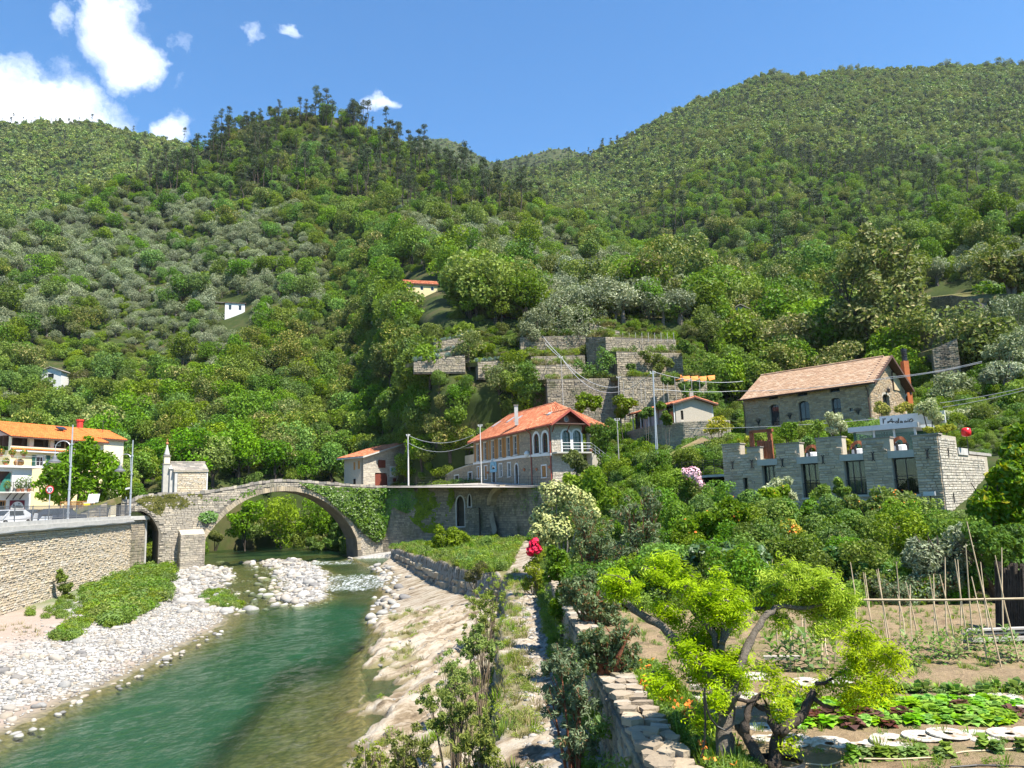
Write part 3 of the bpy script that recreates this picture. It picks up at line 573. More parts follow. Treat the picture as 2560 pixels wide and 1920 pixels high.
def scatter(name,items,kinds_extra=None,kind='stuff'):
 """one 'stuff' object: a cloud of points carrying tree meshes by geometry nodes. items: (mesh, P, scale, rot)"""
 meshes=[];ix=[]
 for it in items:
  if it[0]not in meshes:meshes.append(it[0])
 meshes.sort(key=lambda m_:m_.name);ix=[meshes.index(it[0])for it in items]
 col=bpy.data.collections.new(name+'_pieces')
 for k,me in enumerate(meshes):col.objects.link(bpy.data.objects.new(f'{k:03d}_{name}_piece',me))
 P=np.array([it[1]for it in items],float);me=bpy.data.meshes.new(name);me.vertices.add(len(P));me.vertices.foreach_set('co',P.astype(np.float32).ravel())
 for nm,ty,dat in(('scl','FLOAT',[it[2]for it in items]),('rot','FLOAT',[it[3]for it in items]),('idx','INT',ix)):
  a=me.attributes.new(nm,ty,'POINT');a.data.foreach_set('value',np.array(dat,np.int32 if ty=='INT' else np.float32))
 o=link(name,me);o['kind']=kind
 ng=bpy.data.node_groups.new(name,'GeometryNodeTree');ng.interface.new_socket('Geometry',in_out='INPUT',socket_type='NodeSocketGeometry');ng.interface.new_socket('Geometry',in_out='OUTPUT',socket_type='NodeSocketGeometry')
 N,L=ng.nodes,ng.links;gi,go=N.new('NodeGroupInput'),N.new('NodeGroupOutput');iop=N.new('GeometryNodeInstanceOnPoints');ci=N.new('GeometryNodeCollectionInfo');ci.inputs['Collection'].default_value=col
 ci.inputs['Separate Children'].default_value=True;ci.inputs['Reset Children'].default_value=True
 def na(nm,dt):x=N.new('GeometryNodeInputNamedAttribute');x.data_type=dt;x.inputs['Name'].default_value=nm;return x.outputs['Attribute']
 cx=N.new('ShaderNodeCombineXYZ');L.new(na('rot','FLOAT'),cx.inputs['Z'])
 L.new(gi.outputs[0],iop.inputs['Points']);L.new(ci.outputs[0],iop.inputs['Instance']);iop.inputs['Pick Instance'].default_value=True;L.new(na('idx','INT'),iop.inputs['Instance Index'])
 L.new(cx.outputs[0],iop.inputs['Rotation']);L.new(na('scl','FLOAT'),iop.inputs['Scale']);L.new(iop.outputs[0],go.inputs[0])
 o.modifiers.new('scatter','NODES').node_group=ng;return o
rest=place_trees()
near_rest=[i for i in rest if TREES[i][5]in('near_hill','right_slope')];far_rest=[i for i in rest if TREES[i][5]not in('near_hill','right_slope')]
it=lambda i:(PROTO[TREES[i][0]][TREES[i][1]][2],TREES[i][2],TREES[i][3],TREES[i][4])
tag(scatter('hillside_wood',[it(i)for i in near_rest]),'dense mixed wood and olive groves covering the near slopes','wood')
tag(scatter('mountain_wood',[it(i)for i in far_rest]),'far green wood covering the mountain sides','wood')
# low undergrowth between the trees of the near slopes
def undergrowth():
 g=np.random.default_rng(5);items=[]
 for nm,sp in(('near_hill',2.6),('right_slope',2.2)):
  U,V,P=HILLS[nm];a=P[:-1,:-1];ar=np.linalg.norm(np.cross(P[1:,:-1]-a,P[:-1,1:]-a),axis=-1);k=g.poisson(ar/(sp*sp)*(a[...,1]<330));i,j=np.nonzero(k);rep=k[i,j];i=np.repeat(i,rep);j=np.repeat(j,rep)
  fu,fv=g.random(len(i))[:,None],g.random(len(i))[:,None];p=(1-fu)*(1-fv)*P[i,j]+fu*(1-fv)*P[i+1,j]+fu*fv*P[i+1,j+1]+(1-fu)*fv*P[i,j+1]
  uu,vv=U[i,j]/1.15732,V[i,j]/1.15732;bad=np.zeros(len(p),bool)
  for q in NOTREE[1:]+RT_NO:bad|=inpoly(uu,vv,q)
  for q in p[~bad]:
   kd=('bright','brown','broad','bright')[int(g.integers(4))];items.append((PROTO[kd][int(g.integers(len(PROTO[kd])))][0],q-np.array([0,0,.9 if kd!='broad' else 1.6]),g.uniform(.3,.55),g.uniform(0,6.28)))
 return items
tag(scatter('undergrowth',undergrowth()),'low bushes between the trees on the near slopes','undergrowth')
print('trees',len(TREES),'rest',len(rest))
# ---------------------------------------------------------------- river, banks, garden ground
ip=lambda pts:(lambda y:np.interp(y,[p[0]for p in pts],[p[1]for p in pts]))
zw=ip([(0,0),(50,0),(58,.22),(66,.55),(75,.9),(85,1.15),(130,1.5)])
xL=ip([(4,-15.3),(25,-16.1),(30,-16.3),(34,-16.3),(40,-17),(48,-17.8),(54,-19.5),(60,-23),(66,-25.5),(72,-27),(80,-30),(90,-38),(100,-43),(130,-50)])
xR=ip([(4,-3.3),(21,-4.4),(25,-4.7),(29,-5.6),(35,-6.9),(42,-7.4),(48,-8.9),(57,-9.8),(66,-10.6),(73,-12.4),(80,-15),(90,-19),(100,-20),(110,-24),(122,-34),(130,-40)])
xV=ip([(44,.2),(48,-.9),(50,-1.6),(54,-3.8),(60,-6),(70,-9),(80,-12.2),(92,-16)]) # low revetment wall
wallx=lambda y:-31.45-(y-48)*.2125 # big river wall on the left
def sheet(name,xs,ys,f,mat,attrs=None,keep=None,smooth=True):
 Xg,Yg=np.meshgrid(xs,ys,indexing='ij');Z=f(Xg,Yg);a,b=Xg.shape;I=np.arange(a*b).reshape(a,b)
 F=np.stack([I[:-1,:-1],I[1:,:-1],I[1:,1:],I[:-1,1:]],-1).reshape(-1,4)
 if keep is not None:k=keep(Xg,Yg,Z).ravel();F=F[k[F].any(1)]
 at={k:v(Xg,Yg,Z)for k,v in(attrs or{}).items()}
 o=link(name,mesh_np(name,np.stack([Xg,Yg,Z],-1).reshape(-1,3),[F],[mat],smooth=smooth,attrs=at));o['kind']='structure';return o
def bedz(x,y):
 l,r=xL(y),xR(y);w=zw(y);t_=np.clip((x-l)/(r-l),0,1)
 pool=np.interp(t_,[0,.10,.22,.38,.52,.60,.67,.85,1],[0,.2,.65,1,.95,.6,.22,.14,0])*1.9
 pool2=np.interp(t_,[0,.2,.5,.7,.88,1],[0,.3,.75,1,.75,0])*1.5;k=ss(28,44,y);dp=pool*(1-k)+pool2*k
 rap=(-.02+.50*np.interp(t_,[0,.12,.25,.45,.62,.75,.92,1],[-.1,.45,.55,-.22,-.22,.75,.8,0]))+.20*fbm(x/1.6,y/2.6,3);far=.25+.3*np.sin(np.pi*t_)+.1*fbm(x/2,y/2,4)
 k=ss(50,58,y);dp=dp*(1-k)+rap*k;k=ss(86,96,y);dp=dp*(1-k)+far*k
 inside=(x>l)&(x<r);dl=l-x;dr=x-r
 zl=w+.085*np.maximum(dl,0)**.92+.05*fbm(x/2.2,y/2.2,8)*np.clip(dl,0,1.5);zr=np.where(y<88,w-.35-.1*dr,w+.10*np.maximum(dr,0))
 z=np.where(inside,w-dp*np.minimum(1,np.minimum(x-l,r-x)/.8),np.where(dl>=0,np.minimum(zl,w+1.6),np.minimum(zr,w+2.0)))+.03*fbm(x*1.1,y*1.1,2)
 far_bank=np.where(y>100,np.maximum(0,(x-r))*.35,0);return z+np.minimum(far_bank,5)*(x>r)
def a_gravel(x,y,z):
 d=xL(y)-x;n=fbm(x/2.4,y/3.5,21);g=ss(.6,1.6,d+n*1.2)*(1-ss(5.5,8.5,d+n*4-5*ss(38,60,y)))
 return np.clip(np.where(d>0,g,1)+ss(54,62,y),0,1)
def a_wet(x,y,z):return np.clip(1-ss(-.02,.11,z-zw(y)-.03*fbm(x,y,6)),0,1)
def a_green(x,y,z):
 d=x-wallx(y);return np.clip(ss(3.2,1.0,d+2.5*fbm(x/2,y/2,9))*ss(48,56,y)*.8+ss(100,108,y)*(x>xR(y)+.5),0,1)
sheet('river_bed',np.arange(-56,1.5,.28),np.concatenate([np.arange(4,90,.28),np.arange(90,133,.8)]),bedz,M['bed'],dict(gravel=a_gravel,wet=a_wet,green=a_green),keep=lambda x,y,z:(x>wallx(y)-1.2)|(y>74))
def wdepth(x,y,z):return np.clip(zw(y)-bedz(x,y),0,3)
def wfoam(x,y,z):
 t_=(x-xL(y))/(xR(y)-xL(y));a=ss(58,63,y)*(1-ss(70,75,y))*np.interp(t_,[.5,.65,.8,1,1.1],[0,.9,1,.9,.4]);b=ss(79,82,y)*(1-ss(85,88,y))*np.interp(t_,[.35,.5,.9,1.05],[0,.95,.95,.3])
 c=ss(53,57,y)*(1-ss(58,62,y))*np.interp(t_,[.4,.6,.8,1],[0,.35,.55,.2]);d=ss(52,58,y)*(1-ss(76,84,y))*np.interp(t_,[0,.1,.3,.45],[.2,.45,.45,.1])
 return np.clip(np.maximum(np.maximum(a,b),np.maximum(c,d))+.12*fbm(x,y/2,31),0,1)
def wz(x,y):return zw(y)+(.02+.10*wfoam(x,y,0))*fbm(x*1.2,y*.8,33,3)+.012*fbm(x*2,y*1.3,34,2)
sheet('river_water',np.arange(-54,.5,.26),np.arange(4,131,.30),wz,M['water'],dict(depth=wdepth,foam=wfoam),keep=lambda x,y,z:(zw(y)-bedz(x,y)>-.12)&(x<np.where(y<48,-.8,xV(y)-.2)))
# right bank: slanting rock layers, a ledge with a cobbled path, grass behind the low revetment
def ledge(y):return-.75+.35*fbm(y/2.3,y*0,41)
def rbz(x,y):
 w=zw(y);r=xR(y)-.4+.9*fbm(x/1.5,y/1.9,51);d=x-r;q=.84*x-.54*y+.35*fbm(x/2,y/2,52);saw=np.abs((q/1.05)%1-.25);saw=np.where(((q/1.05)%1)<.25,1-saw/.25,1-saw/.75)
 q2=q*2.3;saw2=1-(q2%1)
 z=w-.35+.42*np.clip(d,-2,1.2)+.075*np.clip(d,0,9)+.30*(saw-.5)*ss(-.5,1,d)+.07*(np.abs(saw2*2-1)-.5)+.30*np.floor(vnoise(q*1.1,(.54*x+.84*y)/1.7,57)*5)/5+.22*fbm(x/1.3,y/1.3,53)+.10*fbm(x*2.2,y*2.2,54)-.10
 pool=ss(2.2,1.0,np.hypot((x+4.9)/1.0,(y-31.5)/2.6));z=z-.30*pool
 z=np.where((y<27)&(d>1),z+.12*fbm(x/.8,y/.8,55),z)
 k=ss(-.14,.14,x-ledge(y));top=1.62+.10*fbm(x*1.3,y*1.3,56)+.07*fbm(x*4,y*4,57)+.02*(y-20)*ss(30,50,y)
 z=z*(1-k)+np.maximum(z,top)*k
 # beyond 48 m: apron, revetment, grass
 ap=w+.02+.10*np.clip(x-xR(y),-3,12)+.06*fbm(x/1.2,y/1.2,58);gr=2.35+.25*fbm(x/3,y/3,59)+.05*np.clip(x-xV(y),0,12);kk=ss(-.12,.12,x-xV(y));far=ap*(1-kk)+gr*kk
 m_=ss(46.5,50,y);return z*(1-m_)+far*m_
pathx=ip([(40,.5),(50,.4),(56,.6),(66,1.0),(76,1.6)])
def rb_green(x,y,z):
 m_=ss(47,50,y);g=np.where(x>xV(y)+.25,1.0,.12*ss(.2,.5,fbm(x/1.6,y/1.6,61)));g=g*(1-ss(1.25,.9,np.abs(x-pathx(y))));a=ss(.0,.35,fbm(x/1.3,y/1.3,62)+.35*ss(-3.2,-1.2,x)-.15)*.8*(x<.2)
 return np.clip(g*m_+a*(1-m_),0,1)
sheet('rock_bank',np.arange(-13.5,1.75,.085),np.concatenate([np.arange(7,50,.095),np.arange(50,92,.4)]),rbz,M['rock'],dict(wet=lambda x,y,z:np.clip(1-ss(.0,.16,z-zw(y)),0,1),green=rb_green),keep=lambda x,y,z:(z>zw(y)-.5)&(x>xR(y)-3)&~((y>84)&(x<-14)))
# vegetable garden soil with beds, and the slope behind it
def gz(x,y):return 3.13+.05*fbm(x*1.2,y*1.2,71)+.07*fbm(x*3.2,y*3.2,72)+.05*np.sin(y*2.1+x*.25)*ss(12,15,y)
sheet('garden_soil',np.arange(1.62,24,.11),np.arange(5,27,.11),gz,M['garden'])
CP=np.array([(1.6,24,2.9),(8,24,3.1),(16,24,3.15),(24,24,3.3),(40,24,4),(60,30,5),(1.8,32,2.3),(1.8,45,2.3),(1.9,60,2.4),(2,72,2.5),(8,34,3.7),(18,38,4.4),(27,45,4.7),(36,46,6),(50,52,9),(14,54,5.2),(17,63,6.4),(9,62,5.2),(5,72,4.2),(10,73,8.4),(14,75,9.6),(18,71,9.2),(5,79,6.6),(8.5,82,8.8),(20,80,10.4),(28,90,12.2),(36,79,12.2),(29,72,10.4),(45,84,12.6),(24,92,13),(16,92,13),(12,98,13),(24,104,15),(34,104,15),(46,96,15),(60,80,17),(60,60,13),(70,100,24),(14,112,17),(32,114,18)],float)
def rbf(cp):
 n=len(cp);d=np.linalg.norm(cp[:,None,:2]-cp[None,:,:2],axis=-1);K=np.where(d>0,d*d*np.log(d+1e-9),0);Pm=np.c_[np.ones(n),cp[:,:2]]
 A=np.block([[K+np.eye(n)*2.0,Pm],[Pm.T,np.zeros((3,3))]]);w_=np.linalg.solve(A,np.r_[cp[:,2],0,0,0])
 def f(x,y):
  x,y=np.asarray(x,float),np.asarray(y,float);q=np.stack([x,y],-1);dd=np.linalg.norm(q[...,None,:]-cp[:,:2],axis=-1);return(np.where(dd>0,dd*dd*np.log(dd+1e-9),0)*w_[:n]).sum(-1)+w_[n]+w_[n+1]*x+w_[n+2]*y
 return f
slope0=rbf(CP);slope=lambda x,y:slope0(x,y)+.12*fbm(np.asarray(x)/2,np.asarray(y)/2,75)
sheet('garden_slope',np.arange(1.62,74,.8),np.arange(26.2,117,.8),slope,M['under'],keep=lambda x,y,z:~((x<3)&(y>78)))
# one ground sheet under everything, to the horizon
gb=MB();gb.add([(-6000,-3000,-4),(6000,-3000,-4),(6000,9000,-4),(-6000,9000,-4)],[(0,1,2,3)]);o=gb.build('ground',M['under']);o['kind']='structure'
# ---------------------------------------------------------------- stones of the river
def stone_mesh(name,rng,sub=2,mat='cobble'):
 import bmesh
 bm=bmesh.new();bmesh.ops.create_icosphere(bm,subdivisions=sub,radius=.5);ax=np.array([1,rng.uniform(.6,.95),rng.uniform(.38,.7)]);off=rng.uniform(0,99,3);cuts=[rng.normal(size=3)for _ in range(5)]
 for v in bm.verts:
  c=np.array(v.co);
  for q in cuts:
   q=q/np.linalg.norm(q);h=c@q
   if h>.36:c=c-q*(h-.36)*.85
  n=1+.22*float(fbm(c[0]*2.2+off[0],c[1]*2.2+c[2]*1.7+off[1],3,2));v.co=Vector(c*n*ax)
 me=bpy.data.meshes.new(name);bm.to_mesh(me);bm.free();me.materials.append(M[mat])
 for p in me.polygons:p.use_smooth=True
 return me
g=np.random.default_rng(21);STONES=[stone_mesh('river_stone',g)for _ in range(9)];PEB=[stone_mesh('pebble',g,1)for _ in range(6)]
stones=[]
def try_stone(x,y,s):
 z=float(bedz(np.array(x),np.array(y))if x<xR(y)+.2 else rbz(np.array(x),np.array(y)));
 if z<zw(y)-.35*s-.05:return
 stones.append((x,y,z+s*.06,s))
for _ in range(900): # gravel bar
 y=g.uniform(20,54);d=abs(g.normal(3.0,2.4))+.5;x=float(xL(y))-d
 if x>wallx(y)+.8:try_stone(x,y,float(np.clip(g.lognormal(-1.55,.42),.12,.7))*(1 if g.random()>.03 else 1.7))
for _ in range(1500): # rapids
 y=g.uniform(52,86);x=g.uniform(float(xL(y))-3.5,float(xR(y))-1.5);t_=(x-xL(y))/(xR(y)-xL(y));s=float(np.clip(g.lognormal(-.85,.45),.2,1.3))
 if .60<t_<.95 and g.random()<.93:continue
 if .08<t_<.32 and g.random()<.75:continue
 try_stone(x,y,s)
for _ in range(160): # far water and right edge
 y=g.uniform(86,104);x=g.uniform(float(xL(y))+4,float(xR(y)));try_stone(x,y,g.uniform(.35,1.1))
for _ in range(130):
 y=g.uniform(46,80);x=float(xR(y))+g.normal(.1,.6);try_stone(x,y,g.uniform(.3,.95))
for _ in range(60):
 y=g.uniform(22,46);x=float(xL(y))+abs(g.normal(0,.5));stones.append((x,y,max(float(zw(y))-.02,float(bedz(np.array(x),np.array(y)))),g.uniform(.15,.4)))
app=[s_[3]/math.hypot(s_[0],s_[1])if abs(PX(s_[:3])[0]-1280)<1290 and PX(s_[:3])[1]<1930 else 0 for s_ in stones];order=np.argsort(-np.array(app));gravel=[]
for k,i in enumerate(order):
 x,y,z,s=stones[i];q=int(g.integers(9))
 if k<290:
  o=link('river_stone',STONES[q],None,(x,y,z));o.rotation_euler=(g.normal(0,.15),g.normal(0,.15),g.uniform(0,6.28));o.scale=(s,s,s)
  wh='in the rapids below the arch' if y>54 else('on the gravel bar under the big wall' if x<xL(y)else 'at the edge of the green water')
  tag(o,f'pale rounded stone {wh}','stone',f'stones {wh}')
 else:gravel.append((STONES[q],(x,y,z),s,g.uniform(0,6.28)))
for _ in range(9000):
 y=g.uniform(18,60);d=abs(g.normal(3.2,2.6))+.25;x=float(xL(y))-d
 if x<wallx(y)+.6 or fbm(x/2.4,y/3.5,21)*1.3+g.normal(0,.4)<-.35:continue
 gravel.append((PEB[int(g.integers(6))],(x,y,float(bedz(np.array(x),np.array(y)))+.02),float(np.clip(g.lognormal(-2.0,.4),.06,.32)),g.uniform(0,6.28)))
for _ in range(2600):
 y=g.uniform(54,88);x=g.uniform(float(xL(y))-4,float(xR(y))-2);z=float(bedz(np.array(x),np.array(y)))
 if z>zw(y)-.18:gravel.append((PEB[int(g.integers(6))],(x,y,z+.02),float(np.clip(g.lognormal(-1.5,.4),.1,.5)),g.uniform(0,6.28)))
for _ in range(1500): # loose stones on the cobbled path and among the rock layers
 y=g.uniform(9,48);x=g.uniform(.0,1.45)if g.random()<.75 else g.uniform(-6,0);gravel.append((PEB[int(g.integers(6))],(x,y,float(rbz(np.array(x),np.array(y)))),float(np.clip(g.lognormal(-2.1,.5),.06,.34)),g.uniform(0,6.28)))
tag(scatter('river_gravel',gravel),'pale pebbles and cobbles of the river bar and the path','gravel')
print('stones',len(stones),len(gravel))
# ---------------------------------------------------------------- masonry and house building kit
def OB(par,nm,m,*a):mb=MB();mb.obox(*a);return mb.build(nm,M[m],par)
def TU(par,nm,m,*a):mb=MB();mb.tube(*a);return mb.build(nm,M[m],par)
def LA(par,nm,m,*a):mb=MB();mb.lathe(*a);return mb.build(nm,M[m],par)
class Fr:
 """a vertical wall plane from plan point A to B; s along it, z up, d out towards the viewer"""
 def __init__(s,A,B):
  s.A=np.array([A[0],A[1]],float);s.B=np.array([B[0],B[1]],float);s.L=float(np.linalg.norm(s.B-s.A));s.e=(s.B-s.A)/s.L
  s.n=np.array([s.e[1],-s.e[0]]);s.rot=math.atan2(-s.e[1],-s.e[0])
  s.E=np.array([*s.e,0]);s.N=np.array([*s.n,0]);s.Z=np.array([0,0,1.])
 def pt(s,a,z,d=0.0):q=s.A+s.e*a+s.n*d;return np.array([q[0],q[1],z])
 def px(s,uv,d=0.0):
  r=np.array(CM@Vector(((uv[0]-1280)/FPX,(960-uv[1])/FPX,-1)));k=((s.A+s.n*d)@s.n)/(r[:2]@s.n);p=r[:2]*k;return float((p-s.A)@s.e),float(r[2]*k+EYE)
 def rect(s,zf,x0,x1,y0,y1,d=0.0): # picture rectangle -> (s0, s1, z0, z1)
  m_=(y0+y1)/2;xm=(x0+x1)/2;a,b=s.px(zf(x0,m_),d)[0],s.px(zf(x1,m_),d)[0];return min(a,b),max(a,b),s.px(zf(xm,y1),d)[1],s.px(zf(xm,y0),d)[1]
 def side(s,L=4.0):return Fr(s.B,s.B-s.n*L) # the return wall at the B end
 def off(s,d):return Fr(s.A+s.n*d,s.B+s.n*d)
def unit_stone(rng):
 j=lambda k:rng.uniform(-k,k);b=[(0,0),(1,0),(1,1),(0,1)];rim=[(x*(1-.0)+j(.05)*1,z+j(.07))for x,z in b];V=[(x,0,z)for x,z in b]+[(min(1,max(0,x)),.62,min(1,max(0,z)))for x,z in rim]
 V+=[(x+(.5-x)*.16,1+j(.25),z+(.5-z)*.24)for x,z in rim]
 F=[(8,11,10,9)]+[(4+i,8+i,8+(i+1)%4,4+(i+1)%4)for i in range(4)]+[(i,4+i,4+(i+1)%4,(i+1)%4)for i in range(4)]
 return np.array(V,float),np.array(F,np.int32)
_g=np.random.default_rng(77);UST=[unit_stone(_g)for _ in range(8)];_stone_meshes={}
def stone_unit_mesh(k,mat):
 if(k,mat)not in _stone_meshes:_stone_meshes[(k,mat)]=mesh_np('stone',UST[k][0],[UST[k][1][:,::-1]],[M[mat]])
 return _stone_meshes[(k,mat)]
def world_loc(p):
 off=Vector((0,0,0))
 while p is not None:off+=p.location;p=p.parent
 return off
def stonework(parent,fr,s0,s1,z0,z1,sw,sh,mat,ok=None,holes=(),limit=300,dep=.05,d0=0.0,seed=1,name='stone',joint=.018,vis=None):
 """courses of single stones: the largest in view as parts, the rest joined"""
 rng=np.random.default_rng(seed);z=z0;items=[]
 while z<z1-.02:
  h=min(sh*rng.uniform(.7,1.4),z1-z);zm=z+h/2;iv=[(s0,s1)]
  for hl in holes:
   r=hl(zm,h)if callable(hl)else((hl[0],hl[1])if(hl[2]<z+h*.7 and hl[3]>z+h*.3)else None)
   if r:
    nv=[]
    for a,b in iv:
     if r[1]<=a or r[0]>=b:nv.append((a,b));continue
     if r[0]-a>.06:nv.append((a,r[0]))
     if b-r[1]>.06:nv.append((r[1],b))
    iv=nv
  for a,b in iv:
   x=a
   while x<b-.03:
    w=sw*float(np.clip(rng.lognormal(0,.38),.45,2.0));
    if b-x-w<sw*.35:w=b-x
    if ok is None or ok(x+w/2,zm,w,h):items.append((x,z,w-joint,h-joint))
    x+=w
  z+=h
 def score(it):
  p=fr.pt(it[0]+it[2]/2,it[1]+it[3]/2);u,v=PX(p)
  if not(-10<u<2570 and-10<v<1930)or(vis is not None and not vis(u,v)):return 0
  return it[2]*it[3]/(p[0]**2+p[1]**2)
 sc=[score(i)for i in items];order=np.argsort(-np.array(sc))if items else[];mb=MB();off=np.array(world_loc(parent));cnt=0
 for i in order:
  x,zz,w,h=items[i];k=int(rng.integers(8));d=dep*rng.uniform(.6,1.35)
  if cnt<limit and sc[i]>0:
   o=link(name,stone_unit_mesh(k,mat),parent,fr.pt(x+w,zz,d0-.01)-off);o.rotation_euler.z=fr.rot;o.scale=(w,d+.01,h);cnt+=1
  else:
   V,F=UST[k];Q=fr.pt(x+w,zz,d0-.01)+np.outer(V[:,0]*w,-fr.E)+np.outer(V[:,1]*(d+.01),fr.N)+np.outer(V[:,2]*h,fr.Z);mb.arr(Q,F[:,::-1],0,rng.random())
 if mb.n:mb.build('stonework',M[mat],parent,kind='stuff')
 return len(items)
def wall_body(parent,fr,s0,s1,z0,z1,holes,th,mat,name='wall',d=0.0,gable=None,mb=None):
 own=mb is None;mb=mb or MB();S_=sorted({s0,s1,*[x for h in holes for x in h[:2]if s0<x<s1]});Z_=sorted({z0,z1,*[x for h in holes for x in h[2:4]if z0<x<z1]})
 for a,b in zip(S_,S_[1:]):
  run=None
  for c,e in zip(Z_,Z_[1:]):
   m_=((a+b)/2,(c+e)/2);hole=any(h[0]<m_[0]<h[1]and h[2]<m_[1]<h[3]for h in holes)
   if hole:
    if run:mb.obox(fr.pt(a,run[0],d),fr.E*(b-a),-fr.N*th,fr.Z*(run[1]-run[0]));run=None
   else:run=(run[0]if run else c,e)
  if run:mb.obox(fr.pt(a,run[0],d),fr.E*(b-a),-fr.N*th,fr.Z*(run[1]-run[0]))
 if gable:mb.poly([fr.pt(a,z,d)for a,z in gable],-fr.N*th)
 return mb.build(name,M[mat],parent)if own else mb
def outline(a,b,c,d,rise=0.0,n=8,pointed=False):
 if rise<=0:return[(a,c),(b,c),(b,d),(a,d)]
 m_,w=(a+b)/2,(b-a)/2;top=[(m_+w*math.cos(t_),d-rise+rise*math.sin(t_)**(1.0 if not pointed else .8))for t_ in np.linspace(0,math.pi,n+1)]
 return[(a,c),(b,c)]+top
def inset(o,k):
 c=(sum(p[0]for p in o)/len(o),sum(p[1]for p in o)/len(o));xs=[p[0]for p in o];zs=[p[1]for p in o];w,h=max(xs)-min(xs),max(zs)-min(zs)
 return[(c[0]+(x-c[0])*(1-2*k/w),(min(zs)+max(zs))/2+(z-(min(zs)+max(zs))/2)*(1-2*k/h))for x,z in o]
def ring(mb,fr,o,k,d0,d1,m=0):
 i=inset(o,k);n=len(o)
 for q in range(n):
  p=(q+1)%n;f=[fr.pt(*o[q],d0),fr.pt(*o[p],d0),fr.pt(*i[p],d0),fr.pt(*i[q],d0)];mb.poly(f,fr.N*(d1-d0),m)
def plate(mb,fr,o,d0,d1,m=0):mb.poly([fr.pt(x,z,d0)for x,z in o],fr.N*(d1-d0),m)
def window(parent,fr,r,rise=0.0,frame='white',glass='glass',k=.06,depth=.14,cols=2,rows=2,name='window',curtain=None,surround=None,sill=None,sw=.14):
 a,b,c,d=r;o=outline(a,b,c,d,rise);mb=MB();ring(mb,fr,o,k,-depth-.05,-depth+.02)
 for i in range(1,cols):x=a+(b-a)*i/cols;mb.obox(fr.pt(x-.025,c,-depth-.04),fr.E*.05,fr.N*.05,fr.Z*(d-c-(.02 if not rise else rise*.15)))
 for i in range(1,rows):z=c+(d-c)*i/rows;mb.obox(fr.pt(a,z-.02,-depth-.035),fr.E*(b-a),fr.N*.05,fr.Z*.04)
 w=mb.build(name,M[frame],parent);g_=MB();plate(g_,fr,inset(o,k*.6),-depth-.03,-depth-.018);g_.build('pane',M[glass],w)
 if curtain:
  q=MB();n=14;zc=np.linspace(a+k,b-k,n+1)
  for i in range(n):q.add([fr.pt(zc[i],c+.05,-depth-.10-.05*(i%2)),fr.pt(zc[i+1],c+.05,-depth-.10-.05*((i+1)%2)),fr.pt(zc[i+1],d-.05,-depth-.10-.05*((i+1)%2)),fr.pt(zc[i],d-.05,-depth-.10-.05*(i%2))],[(0,1,2,3)])
  q.build('curtain',M[curtain],w)
 if surround:
  q=MB();oo=outline(a-sw,b+sw,c-(0 if sill is None else 0),d+sw,rise+(sw if rise else 0));ii=outline(a,b,c,d,rise);n=len(oo)
  for j in range(n):
   if j==0 and sill is None:continue
   p=(j+1)%n;q.poly([fr.pt(*oo[j],-.02),fr.pt(*oo[p],-.02),fr.pt(*ii[p],-.02),fr.pt(*ii[j],-.02)],fr.N*.09)
  q.build('surround',M[surround],w)
 if sill:q=MB();q.obox(fr.pt(a-.1,c-.09,-.05),fr.E*(b-a+.2),fr.N*.19,fr.Z*.09);q.build('sill',M['white' if sill==1 else sill],w)
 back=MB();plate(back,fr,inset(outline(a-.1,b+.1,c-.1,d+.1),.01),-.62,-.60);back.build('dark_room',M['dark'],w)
 return w
def shutter(parent,fr,a,b,c,d,mat='wood',name='shutter',dd=.05):
 mb=MB();ring(mb,fr,outline(a,b,c,d),.05,dd,dd+.05);n=max(4,int((d-c)/.12))
 for i in range(n):z=c+.05+(d-c-.1)*i/n;mb.obox(fr.pt(a+.04,z,dd+.005),fr.E*(b-a-.08),fr.N*.012+fr.Z*.02,fr.Z*((d-c-.1)/n*.8))
 return mb.build(name,M[mat],parent)
